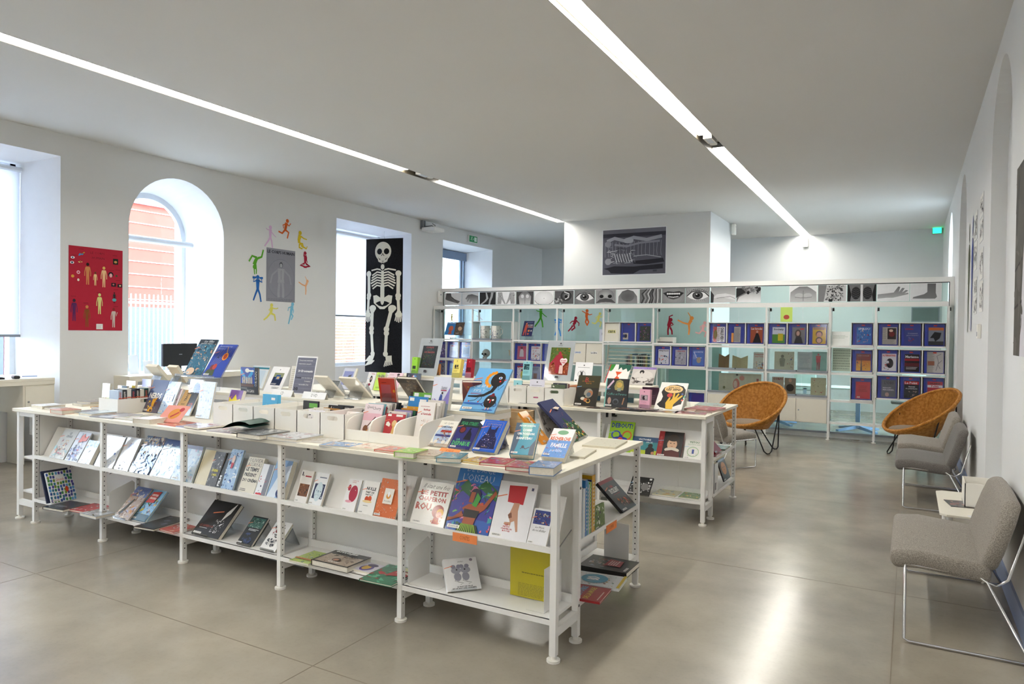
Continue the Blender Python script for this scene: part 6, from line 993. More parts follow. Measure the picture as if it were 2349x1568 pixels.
OPS1=[('r',.16,.2,.84,.8,'#2f333c'),('t','CORPS',.3,.73,.66,.78,'#e86a6a',1),('t','HUMAIN',.26,.60,.72,.65,'#e86a6a',1),('blobs',24,120,['#4a9a6a','#c84a4a','#8ab0a0'],.38,.66,.58,.72,.02),('blobs',160,121,['#3f8a5a','#b84a5a','#7ab07a','#c8c04a','#8a7ab0','#5aa0a8'],.24,.24,.74,.58,.018),('e',.5,.92,.03,.02,'#55555a'),('lines',.42,.86,.58,.88,1,'#55555a'),('r',.42,.08,.54,.14,'#4a4a50')]
pframe('fr1','white poster stand with a dark chalkboard body-text poster',OPS1)
OPS2=[('r',.14,.15,.86,.84,'#7a9a3a'),('r',.14,.15,.86,.45,'#d8603a'),('blobs',120,122,['#5a8a2c','#a8b84a','#c84a34','#3f6a24','#d89a4a'],.15,.4,.85,.83,.05,'p'),('blobs',90,123,['#e0784a','#c84a34','#e8a07a'],.15,.16,.85,.5,.05,'p'),('e',.5,.5,.18,.16,'#a83440'),('p',[(.42,.18),(.52,.18),(.56,.4),(.4,.4)],'#a83440'),('p',[(.55,.17),(.7,.17),(.68,.38),(.56,.38)],'#e8c8c0'),('l',[(.36,.55),(.22,.4)],.07,'#a83440'),('e',.52,.66,.06,.07,'#a83440'),('e',.63,.5,.08,.06,'#f4e4e4'),('e',.74,.5,.08,.06,'#f4e4e4'),('p',[(.56,.48),(.81,.48),(.68,.36)],'#f4e4e4'),('t','LE CORPS',.59,.48,.78,.515,'#c83a4a',1),('t','HUMAIN',.61,.43,.76,.465,'#c83a4a',1),('e',.5,.93,.03,.02,'#55555a'),('lines',.42,.87,.58,.89,1,'#55555a'),('r',.44,.06,.56,.11,'#4a4a50')]
pframe('fr2','white poster stand with green and red body collage poster',OPS2)
bk('doc','white notice with a circular ink drawing behind the olive art book','#f2f2f4',[('e',.5,.85,.04,.03,'#55555a'),('lines',.15,.72,.85,.76,1,'#6a6a70'),('e',.4,.4,.24,.18,'#c8c8cc'),('e',.4,.4,.2,.15,'#e8e8ea'),('p',[(.32,.25),(.48,.25),(.46,.5),(.5,.6),(.4,.5),(.3,.58),(.35,.45)],'#2a2a2e'),('r',.06,.06,.16,.12,'#3a3a3e')],'sign','notice',st='',m=M_POSTER)
bk('u5','square black and white photo book with violet top band','#cfc9c4',[('r',0,.88,1,1,'#8a74b8'),('t','il ne s\'agit pas de mots',.2,.91,.88,.96,'#e8e0f4',2),('e',.5,.5,.42,.32,'#dcd6d0',0,20),('e',.42,.72,.1,.1,'#242022'),('e',.42,.66,.05,.05,'#d8d0ca'),('blobs',30,124,['#8a827c','#4a4442','#b8b0a8'],.05,.12,.95,.4,.14),('e',.5,.3,.24,.1,'#e0dad4'),('r',.7,0,1,.1,'#1c1a1a')],st='')
bk('u6','white picture book with an orange fox under green trees','#f3f1ec',[('p',[(0,1),(.25,1),(.2,.72),(.12,.62),(.05,.66),(0,.55)],'#3a8a3a'),('p',[(.4,1),(1,1),(1,.75),(.9,.62),(.8,.8),(.65,.7),(.55,.85),(.45,.7)],'#1f5a4a'),('p',[(.35,.62),(.65,.6),(.56,.45),(.62,.2),(.38,.22),(.48,.4)],'#e0562a'),('e',.56,.4,.05,.08,'#f3f1ec'),('r',0,0,.04,1,'#c8262c')],st='b')
bk('v1','white book with a black-haired figure, left of the green-titled one','#efedee',[('e',.5,.6,.16,.2,'#1c1a20'),('e',.5,.62,.06,.08,'#e8c8b8'),('t','SŒURS',.4,.86,.9,.93,'#c0506a',1),('e',.42,.28,.16,.08,'#8a1f3a'),('lines',.2,.06,.7,.1,1,'#6a6a70')],st='b')
bk('v2','lime green book with a violet hand-lettered title','#c4e85a',[('t','VAGIN',.1,.72,.95,.88,'#5a2a6a',1),('lines',.2,.1,.8,.2,2,'#6a8a2c'),('lines',.2,.9,.9,.94,1,'#6a8a2c')],hard=False,st='b')
bk('v3','pale pink comic with a running figure on farther table','#efd0dc',[('e',.7,.9,.1,.06,'#3a2a30'),('e',.5,.6,.2,.16,'#a8c8b8'),('e',.6,.4,.16,.14,'#e0705a'),('lines',.1,.86,.4,.9,1,'#9a6a7c')],'comic','comic_book',st='')
cover('small dark book with red and blue photo lettering near green flyers',-4.96,6.33,.93,.2,.2,.012,'#22283a',[('e',.5,.5,.18,.4,'#a83a4a'),('e',.6,.5,.2,.4,'#4a8ac8'),('e',.52,.5,.1,.4,'#e8d8e0'),('t','ZAL',.05,.2,.18,.9,'#d8dce8',1,90)],12,st='')
POS['v4']=[[-5.7,6.05,.931],0,26,.2,.26,.02]
bk('v4','open hardback with a statue photo standing behind the pale paperbacks','#c9cbd6',[('r',.1,.2,.8,.85,'#8a90c0'),('p',[(.3,.2),(.6,.2),(.62,.5),(.72,.7),(.5,.66),(.36,.45)],'#3a3c44'),('r',.88,0,1,1,'#ece6d4')],st='')
for k,(x,w,l) in enumerate([(-3.575,.2,'leftmost'),(-3.37,.19,'second'),(-3.175,.185,'third, red-labelled'),(-2.985,.2,'rightmost')]):
    t=tray('%s tall white magazine box on the farther table'%l,x,5.93,.921,w-.004,.28,.16)
    if k==2:
        a=Art(.05,.012,-.0006); a.bg('#b02a6a'); a.lines(.1,.3,.9,.7,1,'#f0d0e0'); o=a.obj('sticker',M_PRINT,t); o.location=(.07,0,.06)
rowitems(4,-2.96,6.0,.93,.03,.15,.19,['#5a6a50','#3a3c4c','#c8c0b0','#8a3a4a'],'{} disc case in the rightmost tall white box','cases in the rightmost tall white box','case','cd_case',9,6,th=.014)
rowitems(4,-3.35,6.0,.93,.03,.15,.165,['#e8e4dc','#c8c4b8','#2a2a2c','#d8d4cc'],'{} booklet in the second tall white box','booklets in the second tall white box','booklet','booklet',10,6,th=.014)
t=thing('tent_card','folded white card on top of the third tall white box','sign',(-3.17,5.97,1.085),0,None,10); MB().box(0,.16,0,.001,0,.07).obj('card',M_PLAST,t); a=Art(.16,.07,-.0006); a.bg('#e4e2ee'); a.e(.5,.65,.04,.1,'#3a3a40'); a.lines(.15,.1,.85,.25,1,'#6a6a74'); a.obj('lettering',M_POSTER,t)
for k,(x,y,z,r,w,h,t_,c,cs,cat,l) in enumerate([
 (-3.25,5.89,.92,3,.24,.04,.006,'#dedad2',['#8a8680'],'magazine','thin white magazine slipped under the second tall box'),
 (-2.82,5.92,.92,2,.26,.12,.004,'#e8dcc4',['#c89a6a','#f0ece0'],'magazine','cream brochure lying before the olive art book'),
 (-2.55,5.91,.92,4,.23,.16,.005,'#3c3a38',['#b8602a','#8a7a6a','#d8d0c4'],'comic','dark comic lying flat between the two art books'),
 (-2.28,5.92,.925,-3,.24,.16,.006,'#34343a',['#c83a2a','#e0a03a','#8a94a0'],'comic','dark comic with flames lying before the mask art book'),
 (-2.24,6.0,.92,8,.24,.2,.004,'#8a94b0',['#e0b83a','#4a5a8a'],'magazine','blue and yellow magazine lying by the pink flyers'),
 (-2.15,5.95,.932,-4,.22,.14,.005,'#3f4044',['#d8a05a','#a8a8b8','#e8dcc8'],'comic','dark-edged comic lying right of the mask art book'),
 (-2.14,6.15,.92,0,.22,.2,.022,'#ded8c2',['#c8c0a8','#efe9d8'],'book','cream book under the stack of pink flyers'),
 (-1.99,5.92,.92,4,.26,.17,.008,'#7a7a7c',['#c8b0a0','#4a4a4c','#b05a5a'],'comic','grey comic lying before the black-profile book'),
 (-1.75,5.94,.92,8,.26,.2,.008,'#a82a4a',['#9a9ab0','#7a8a7a','#c8b8a8'],'comic','comic with a crimson edge at the farther table corner'),
 (-1.62,6.1,.92,10,.15,.2,.01,'#8a5a3c',['#c89a6a','#5a3a2a','#b8b0a8'],'comic','brown comic lying near the farther table right edge'),
 (-1.76,6.3,.92,-6,.27,.33,.016,'#c23a3e',['#e07a6a','#8a9aa0','#f0d8cc'],'book','large red book lying on the farther table right edge'),
 (-1.78,6.72,.92,5,.25,.3,.01,'#b8d0c8',['#c8584a','#e8e0d4','#7aa8a0'],'book','pale green book lying behind the large red one'),
 (-2.1,6.5,.92,3,.26,.2,.045,'#e6e0cc',['#8ab8a8','#c85a4a'],'book','thick cream book block on the farther table'),
 (-2.09,6.51,.965,-2,.24,.19,.03,'#efe9d6',['#9cc4b4','#d8705a'],'book','cream book topmost on the farther table right pile')]):
    flat(l,x,y,z,r,w,h,t_,c,cs,cat,300+k)
for k,(x,l) in enumerate([(-2.9,'pale brochure under the farther riser, left'),(-2.55,'blue-grey brochure under the farther riser, right')]):
    cover(l,x,6.6,.925,.2,.14,.01,['#dcd6c8','#a8c0cc'][k],[('r',0,0,1,.35,'#6a94b0'),('e',.4,.7,.05,.05,'#b83a34')],10,st='')
cover('dark plum booklet behind the pink flyer stack',-2.2,6.45,.93,.16,.17,.01,'#3c1c34',[('lines',.2,.3,.8,.6,3,'#6a3a5a')],-8,st='')

cover('dark red book on a clear stand seen from behind, beside the white paperback',-2.62,3.98,1.11,.13,.2,.02,'#6e1822',[('p',[(0,1),(.5,1),(.9,0),(.6,0)],'#a8402c'),('e',.3,.8,.04,.04,'#d8a03a')],-38,30,st='')
flat('magazine with a reddish cover lying on the low side table','#',0,0,0,0,0,0,'#',[]) if 0 else flat('magazine with a reddish cover lying on the low side table',.24,6.12,.4,-80,.22,.17,.004,'#2e2a2c',['#b0503c','#d8a08c','#5a2a24'],'magazine',501)
flat('small white card lying on the low side table near front',.36,5.66,.4,-70,.15,.1,.002,'#f0f0f4',['#3a3a4a','#e4e4ee'],'card',502,'card')
t=thing('floor_hatch','dark square floor hatch under the third bay of the near table','hatch',(-3.72,3.62,0)); MB().box(-.17,.17,-.17,.17,.0006,.004).obj('lid',mat('dark_hatch','#4a4642',.6,noise_amt=.15),t); MB().box(-.19,.19,-.19,-.17,.0006,.006).box(-.19,.19,.17,.19,.0006,.006).box(-.19,-.17,-.17,.17,.0006,.006).box(.17,.19,-.17,.17,.0006,.006).obj('rim',M_STEEL,t)
t=thing('storage_box','orange-brown card box behind the olive art book','box',(-2.9,6.25,.921)); MB().box(0,.14,0,.2,0,.15).obj('box_body',mat('brown_card','#a8622c',.7,noise_amt=.1),t); MB().box(-.003,.143,-.003,.203,.15,.165).obj('lid',mat('brown_card','#a8622c',.7,noise_amt=.1),t)
# ================================================================ GLASS PARTITION
YP=12.2
pt=MB(); pt.box(XL+.002,XR-.002,YP,YP+.08,2.43,2.505).box(XL+.002,XL+.06,YP,YP+.08,0,2.43).box(XR-.06,XR-.002,YP,YP+.08,0,2.43).box(XL+.06,XR-.06,YP,YP+.08,0,.07)
pw=struct('wall_partition',pt,M_WHITE)
xs=[XL+.06+(XR-XL-.12)*k/9 for k in range(10)]
for k in range(9): MB().box(xs[k]+.002,xs[k+1]-.002,YP+.035,YP+.043,.07,2.43).obj('glass_pane',M_PART,pw)
MB().box(XL+.06,XR-.06,YP+.0,YP+.012,2.418,2.43).box(XL+.06,XL+.07,YP,YP+.012,.07,2.43).box(XR-.07,XR-.06,YP,YP+.012,.07,2.43).obj('gasket',M_BLACK,pw)
# ================================================================ BACK SHELVING
UP=[-8.578,-7.637,-6.697,-5.757,-4.827,-3.897,-2.957,-2.017,-1.080,-.450,.481]; YS=11.9
t=thing('shelving_unit','long white open shelving along the glass partition, ten bays','shelving',(-4.05,YS,0))
def sp(m,n,mt): o=m.obj(n,mt,t); o.matrix_parent_inverse=t.matrix_world.inverted(); return o
for i,x in enumerate(UP):
    sp(MB().box(x-.014,x+.014,YS,YS+.03,.02,2.06),'upright',M_WHITE); sp(MB().box(x-.012,x+.012,YS+.24,YS+.265,.02,2.06),'rear_upright',M_WHITE); sp(MB().cyl((x,YS+.015,0),(x,YS+.015,.012),.032,14).cyl((x,YS+.015,.012),(x,YS+.015,.03),.013,8),'foot',M_PLAST)
    h=MB(); z=.3
    while z<2.04: h.cyl((x+.0125,YS+.252,z),(x+.013,YS+.252,z),.005,6); z+=.035
    h=sp(h,'perforation',M_BLACK); h['kind']='stuff'
    sp(MB().box(x+.014,x+.04,YS+.235,YS+.262,2.0,2.05),'clip',M_BLACK); sp(MB().cyl((x+.012,YS+.02,2.04),(x+.012,YS+.25,1.99),.003,6),'stay_rod',M_STEEL)
for k in range(10):
    a,b=UP[k]+.014,UP[k+1]-.014
    sp(MB().box(a-.014,b+.014-.001,YS-.012,YS-.002,2.057,2.128).box(a-.014,b+.013,YS-.002,YS+.265,2.118,2.128),'top_fascia',M_WHITE)
    sp(MB().box(a,b,YS+.19,YS+.215,.08,.11),'floor_rail',M_GREY)
SH={0:(.65,1.04,1.455),1:(.65,1.04,1.445),2:(.65,1.04,1.455),3:(.65,1.04,1.455),4:(1.43,),5:(.28,.65,1.04,1.45),6:(.65,1.03,1.43),7:(.65,1.03,1.43),8:(.28,.62,1.04,1.46),9:(.28,)}
for k,zz in SH.items():
    a,b=UP[k]+.015,UP[k+1]-.015
    for z in zz: sp(MB().box(a,b,YS+.005,YS+.235,z-.012,z).box(a,b,YS,YS+.01,z-.028,z+.004),'shelf',M_WHITE)
def rack(label,a,b,z0,z1,n,y=YS-.02):
    r=thing('magazine_rack',label,'magazine rack',(a,y,z0)); w=b-a; h=z1-z0
    MB().box(0,w,.14,.146,0,h).obj('back_panel',M_CREAM,r)
    for X in (0,w-.008): MB().box(X,X+.008,0,.14,0,h).obj('side_panel',M_WHITE,r)
    MB().box(0,w,0,.14,h-.008,h).obj('top_panel',M_WHITE,r); MB().box(0,w,0,.14,0,.008).box(0,w,0,.006,.008,.022).obj('bottom_lip',M_WHITE,r)
    for i in range(1,n): MB().box(w*i/n-.006,w*i/n+.006,.0,.14,.008,h-.008).obj('divider',M_WHITE,r)
def binder(label,x,z,w,h,ops,y=YS+.005,base='#f0f0ee',mx=(.2,.05,.95,.82),spine=True):
    b=thing('magazine_binder',label,'magazine',(x,y,z),0,None,5); cm=mat('blue_binder','#2436a0',.4,noise_amt=.06)
    MB().box(0,w,.004,.012,0,h).obj('back_board',cm,b)
    if spine: MB().box(0,w*.13,-.006,.012,0,h).obj('spine',cm,b)
    a=Art(w,h,.0035); x0,y0,x1,y1=mx; a.r(x0,y0,x1,y1,base)
    def tr(o):
        n=o[0]; fx=lambda v:x0+v*(x1-x0); fy=lambda v:y0+v*(y1-y0)
        if n=='r': return ('r',fx(o[1]),fy(o[2]),fx(o[3]),fy(o[4]),*o[5:])
        if n=='e': return ('e',fx(o[1]),fy(o[2]),o[3]*(x1-x0),o[4]*(y1-y0),*o[5:])
        if n in('p','l'): return (n,[(fx(p),fy(q)) for p,q in o[1]],*o[2:])
        if n=='t': return ('t',o[1],fx(o[2]),fy(o[3]),fx(o[4]),fy(o[5]),*o[6:])
        if n=='lines': return ('lines',fx(o[1]),fy(o[2]),fx(o[3]),fy(o[4]),*o[5:])
        if n=='blobs': return ('blobs',o[1],o[2],o[3],fx(o[4]),fy(o[5]),fx(o[6]),fy(o[7]),o[8]*(x1-x0),*o[9:])
    for o in ops: o=tr(o); getattr(a,o[0])(*o[1:])
    a.r(.45,.9,.62,.95,'#e8452c'); a.obj('magazine_cover',M_POSTER,b)
    MB().box(w*.13,w,-.003,-.002,.004,h-.003).obj('vinyl_cover',M_VINYL,b)
def row(k,z,items,n=3,zt=None,lab=''):
    a,b=UP[k]+.02,UP[k+1]-.02; zt=zt or z+.365
    if k==8: a=b-.31
    rack(lab,a,b,z,zt,n); w=(b-a)/n
    for i,it in enumerate(items):
        if it is None: continue
        binder(it[0],a+w*i+.022,z+.024,w-.045,zt-z-.04,it[1],base=it[2] if len(it)>2 else '#f0f0ee',mx=it[3] if len(it)>3 else (.2,.05,.95,.84))
row(9,1.455,[('binder with beige newspaper and dark red photo, top row far right rack',[('r',.35,.3,.95,.95,'#3a2a28'),('e',.65,.6,.2,.16,'#8a2a2a'),('lines',.02,.0,.98,.28,8,'#8a867c'),('lines',.0,.3,.3,.95,12,'#8a867c'),('e',.6,.8,.14,.08,'#d8b8a8')],'#d8d3c4'),
 ('binder with deep blue magazine and white question, top row of last rack',[('r',0,0,1,1,'#3f4f9c'),('t','L\'EXPRESS',.0,.86,.55,.94,'#d8342c',1),('t','Comment',.18,.62,.85,.7,'#eef0f8'),('t','gérer l\'hôpital ?',.1,.5,.92,.57,'#eef0f8'),('blobs',8,401,['#6a7ac0','#c8442c'],.2,.1,.8,.4,.14)],'#3f4f9c'),
 ('binder with black cow silhouette under an orange band, top right',[('r',0,.84,1,1,'#e0762c'),('r',0,0,1,.84,'#8e959c'),('p',[(.1,.4),(.4,.75),(.85,.7),(.75,.4),(.45,.2),(.35,.4)],'#16161a'),('r',0,0,1,.22,'#2c2e34')],'#8e959c')],lab='white three-pocket magazine rack, top row of the last bay')
row(9,1.06,[('binder with a black head under a red title, middle row last rack',[('t','ALTERNATIVES',.05,.84,.95,.95,'#d8302c',1),('e',.55,.45,.25,.28,'#1c1a1c'),('e',.4,.5,.1,.1,'#f0f0ee'),('blobs',14,402,['#c83a3a','#2c2c2c'],.1,.05,.5,.5,.1)]),
 ('binder with red and black magazine titled Marianne',[('r',0,0,1,1,'#1c1416'),('t','Marianne',.05,.78,.95,.93,'#f2f2f0',1),('r',0,.62,1,.74,'#b81e28'),('r',.0,.3,1,.5,'#6a141c'),('lines',.1,.12,.9,.28,3,'#f0e8e8')],'#b81e28'),
 ('binder with a grey newspaper drawing, middle row right pocket',[('lines',.0,.0,.45,1,26,'#9a968c'),('r',.05,.35,.45,.55,'#8a5a4a'),('l',[(.55,.1),(.7,.5),(.6,.8),(.85,.9)],.03,'#8a8a90'),('l',[(.8,.2),(.65,.4),(.9,.6)],.03,'#8a8a90')],'#dcd8cc',(.15,.03,.97,.97))],lab='white three-pocket magazine rack, middle row of the last bay')
row(9,.67,[('binder with a grey magazine and pale stacked letters, bottom row',[('r',0,0,1,1,'#6a6c74'),('t','L\'OBS',.2,.74,.85,.92,'#3a3c44',1),('t','BENOÎT',.1,.5,.7,.58,'#e8e8ea',1),('t','MAGIMEL',.1,.38,.9,.46,'#e8e8ea',1),('e',.4,.15,.14,.12,'#c8a898')],'#6a6c74'),
 ('binder with a black magazine titled Le Point in a red band',[('r',0,0,1,1,'#15161a'),('r',0,.78,1,.96,'#d8242c'),('t','Le Point',.05,.8,.9,.94,'#f4f4f4',1),('t','Secrets',.3,.62,.75,.7,'#f4f4f4',1),('t','de présidents',.1,.5,.9,.58,'#f4f4f4',1),('blobs',20,403,['#4a4c54','#c8a898','#2a2c34'],.1,.05,.9,.42,.12)],'#15161a'),
 ('binder with a red magazine titled Politis',[('r',0,0,1,1,'#c83040'),('r',0,.66,1,.8,'#f0ecea'),('t','Politis',.25,.67,.75,.79,'#c82838',1),('t','SALAIRES',.15,.84,.85,.94,'#2a2a2c',1),('lines',.15,.3,.6,.34,1,'#f0d0d4')],'#c83040')],lab='white three-pocket magazine rack, bottom row of the last bay')
row(8,1.455,[('binder with a bright blue cartoon magazine, narrow bay top',[('r',0,0,1,1,'#2f7ac8'),('t','SPIROU',.1,.82,.9,.96,'#e8ecf0',1),('blobs',30,404,['#1c4a8c','#e04a3a','#f0d8b8','#8fc8e8'],.05,.05,.95,.8,.12)],'#2f7ac8')],1,lab='single-pocket magazine rack, top of the narrow bay')
row(8,1.05,[('binder with a fiery orange and yellow magazine in narrow bay',[('r',0,0,1,1,'#c8541c','#f0b83a'),('r',0,.6,1,1,'#8a3a2a'),('t','NEW YORKER',.1,.84,.9,.93,'#e8d0c0',3),('p',[(.3,0),(.42,0),(.38,.7),(.34,.7)],'#3a1c10'),('blobs',20,405,['#f0c84a','#e0762c','#4a2010'],.05,.02,.95,.5,.1)],'#c8541c')],1,lab='single-pocket magazine rack, middle of the narrow bay')
row(8,.625,[('binder with a plain red magazine, bottom of narrow bay',[('r',0,0,1,1,'#d03440'),('lines',.2,.4,.8,.8,4,'#a02028'),('t','XXI',.08,.05,.3,.14,'#f4e8e8',1)],'#d03440')],1,lab='single-pocket magazine rack, bottom of the narrow bay')
row(7,1.445,[('binder with a green field and yellow figure magazine',[('r',0,.55,1,1,'#dfe4e8'),('r',0,0,1,.55,'#5a9a3a'),('t','Society',.1,.78,.9,.92,'#1c1c20',1),('r',.45,.15,.85,.6,'#e0cc2a')]),
 ('binder with a grey portrait magazine of a long-haired woman',[('r',0,0,1,1,'#8a8a88'),('e',.45,.6,.24,.26,'#4a3428'),('e',.45,.62,.13,.15,'#e0b8a0'),('p',[(.15,0),(.85,0),(.7,.42),(.3,.42)],'#24242a'),('r',.6,.85,.9,.93,'#d83030')],'#8a8a88'),
 ('binder with a yellow magazine and two faces',[('r',0,0,1,1,'#d8b01c'),('t','TECHNIKART',.02,.86,.98,.98,'#7a2a7a',1),('e',.5,.6,.26,.2,'#5a3424'),('e',.5,.55,.2,.16,'#d8a080'),('e',.5,.22,.26,.2,'#3a241c'),('e',.5,.2,.18,.14,'#e0b090')],'#d8b01c')],lab='white three-pocket magazine rack beside the narrow bay')
row(6,1.445,[('binder with a sideways red and white satirical newspaper',[('r',0,0,.3,1,'#b8242c'),('t','CHARLIE HEBDO',.62,.02,.9,.95,'#1c1c20',1,-90),('lines',.35,.05,.6,.95,14,'#8a4a3a'),('e',.2,.5,.16,.3,'#7a6a4a')]),
 ('binder holding narrow grey newspapers, upper right racks',[('r',.2,.0,.75,1,'#d8d4cc'),('lines',.22,.05,.72,.95,20,'#7a7870'),('r',0,0,.18,.6,'#c88a4a')],'#3044a8'),
 ('binder with an orange-brown magazine and figure in black dress',[('r',0,0,1,1,'#b85a34'),('t','Les Inrocks',.05,.82,.95,.96,'#f2ece6',1),('p',[(.2,0),(.9,0),(.7,.5),(.6,.62),(.45,.6),(.38,.4)],'#16141a'),('e',.55,.7,.09,.08,'#d8a890')],'#b85a34')],lab='white three-pocket magazine rack above the open-book vitrine')
row(5,1.045,[('binder with a white cartoon magazine titled éléphant',[('t','éléphant',.05,.86,.95,.96,'#15151a',1),('blobs',26,406,['#5ac0d8','#d8a080','#1c3a5c','#e0452c'],.05,.05,.95,.6,.12)]),
 ('binder with a pale grey newspaper sketch and red title',[('r',0,0,1,1,'#c4c4c8'),('t','L\'ÉQUIPE',.15,.86,.85,.95,'#c82830',1),('blobs',50,407,['#8a8a92','#dcdce0','#6a6a74'],.05,.05,.95,.8,.1)],'#c4c4c8'),
 ('binder with a blue magazine and a seated cartoon figure',[('r',0,0,1,1,'#4a78c8'),('t','CAUSETTE',.1,.84,.9,.92,'#e8ecf8',1),('l',[(.1,.9),(.35,.5),(.8,.5)],.06,'#dce4f4'),('e',.55,.35,.2,.2,'#b8a88a'),('lines',.05,.4,.4,.7,5,'#c8d4f0')],'#4a78c8')],lab='white three-pocket magazine rack above the open glass bay')
row(5,.30,[('binder with white text on blue, low behind the table chair',[('lines',.1,.5,.9,.95,5,'#2a2a8a')],'#3850b0')]*1+[('binder with a navy magazine low in the sixth bay',[('r',0,0,1,1,'#22307a')],'#22307a'),('binder with a violet magazine low in the sixth bay',[('r',0,0,1,1,'#4a3a9a')],'#4a3a9a')],lab='low white magazine rack behind the dining-height chair')
row(4,1.445,[None,('binder with a small family photo magazine, under the frieze',[('r',0,0,.65,.65,'#e0d8c4'),('e',.25,.4,.12,.14,'#2c4a9c'),('e',.42,.4,.12,.16,'#2a2428'),('r',0,0,.65,.12,'#3a7ac0')],'#3a4ab0',(.02,.02,.8,.7)),('binder with a dark floral magazine in a crowded pocket',[('r',0,0,1,1,'#3a4438'),('blobs',40,408,['#7a5a4a','#c84a4a','#5a7a5a','#a8a890','#c84ac0'],.05,.05,.95,.95,.08)],'#3a4438')],lab='magazine rack with one blank white door, fifth bay')
t=thing('rack_door','blank cream door with a yellow CRIEUR card','door',(UP[4]+.03,YS-.012,1.46),0,None,5); MB().box(0,.27,0,.006,0,.33).obj('panel',M_CREAM,t); a=Art(.15,.06,-.0006); a.bg('#e0dca0'); a.t('ICRIEUR',.05,.15,.95,.85,'#2a2a24',1); o=a.obj('card',M_POSTER,t); o.location=(.06,0,.15)
row(2,1.045,[('binder with a pink magazine of a woman in white',[('r',0,0,1,1,'#c85a7a'),('t','BRAVA',.25,.8,.95,.96,'#a82a5a',1),('p',[(.25,.2),(.75,.2),(.7,.65),(.45,.9),(.3,.65)],'#d8d4d6'),('e',.48,.85,.1,.09,'#5a3428')],'#c85a7a'),
 ('binder with a red-titled comic magazine, middle of third bay',[('t','COSMO',.05,.82,.95,.94,'#c82a44',1),('blobs',26,409,['#c8446a','#2a2a34','#8a9ac8','#e0a890'],.05,.05,.95,.75,.12)]),
 ('binder with a brown-haired woman half behind poster stand',[('r',0,0,1,1,'#4a5488'),('e',.6,.6,.3,.3,'#6a4434'),('e',.6,.55,.18,.2,'#d8a88c')],'#4a5488')],lab='white three-pocket rack in third bay, upper')
row(2,.66,[('binder with a yellow-dressed figure magazine, third bay low',[('e',.6,.35,.2,.3,'#d8c83a'),('e',.55,.7,.1,.09,'#5a3424'),('blobs',20,410,['#c8446a','#4a5a9c','#d8d4d0'],.02,.02,.98,.9,.1),('r',0,.9,1,1,'#c82a44')]),
 ('binder with a grey street photo magazine, third bay low',[('r',0,0,1,1,'#9aa4b8'),('r',.3,.1,.7,.5,'#8a6a5a'),('lines',.1,.7,.9,.95,3,'#5a6480')],'#9aa4b8'),
 ('binder with a white and blue magazine, third bay low right',[('r',0,0,1,.4,'#3a6ab0'),('lines',.1,.6,.9,.9,4,'#8a94a8')])],lab='white three-pocket rack in third bay, lower')
row(0,1.045,[('binder with a violet figure magazine at far left rack',[('r',0,0,1,1,'#6a5aa0'),('blobs',20,411,['#c8b8d8','#2a2444','#d8b83a'],.05,.05,.95,.9,.14)],'#6a5aa0'),
 ('binder with a pale blue-white newspaper, far left rack',[('r',0,0,1,1,'#dfe4f0'),('lines',.1,.1,.9,.5,5,'#9aa8cc'),('r',.2,.84,.6,.92,'#c83a4a')],'#dfe4f0'),
 ('binder with a sky photo and white frame, far left rack',[('r',.08,.05,.92,.9,'#9cc0dc'),('r',.15,.3,.85,.75,'#7a9ab0'),('e',.5,.88,.2,.05,'#c8a060')])],lab='white three-pocket rack in first bay, upper')
row(0,.66,[('binder with a grey crowd magazine, first bay low',[('blobs',40,412,['#5a5a6a','#b8b8c4','#8a4a5a','#2c2c3a'],.02,.02,.98,.98,.1)],'#8a8a9a'),
 ('binder with a pale cyan magazine, first bay low',[('r',0,0,1,1,'#b8dce8'),('lines',.1,.2,.9,.6,4,'#5a94b0')],'#b8dce8'),
 ('binder with a red-dotted blue magazine, first bay low',[('r',0,0,1,1,'#3a5ab8'),('blobs',10,413,['#d84a4a','#e8e8f0'],.1,.1,.9,.9,.12)],'#3a5ab8')],lab='white three-pocket rack in first bay, lower')
# white doors with newspaper names, fourth bay
for k,(x,tx,c,l) in enumerate(((UP[3]+.28,'LE MONDE','#2a6ab0','blank white rack door with a blue newspaper name'),(UP[3]+.60,'Le Libre','#1c1c20','blank white rack door with a black newspaper name'))):
    t=thing('rack_door',l,'door',(x,YS-.01,1.06),0,None,4); MB().box(0,.31,0,.006,0,.36).obj('panel',M_CREAM,t); a=Art(.13,.04,-.0006); a.bg('#f0efec'); a.t(tx,.05,.1,.95,.9,c,1); o=a.obj('card',M_POSTER,t); o.location=(.09,0,.17)
rack('white magazine rack behind the two blank doors, fourth bay',UP[3]+.02,UP[4]-.02,1.045,1.42,3,YS+.02)
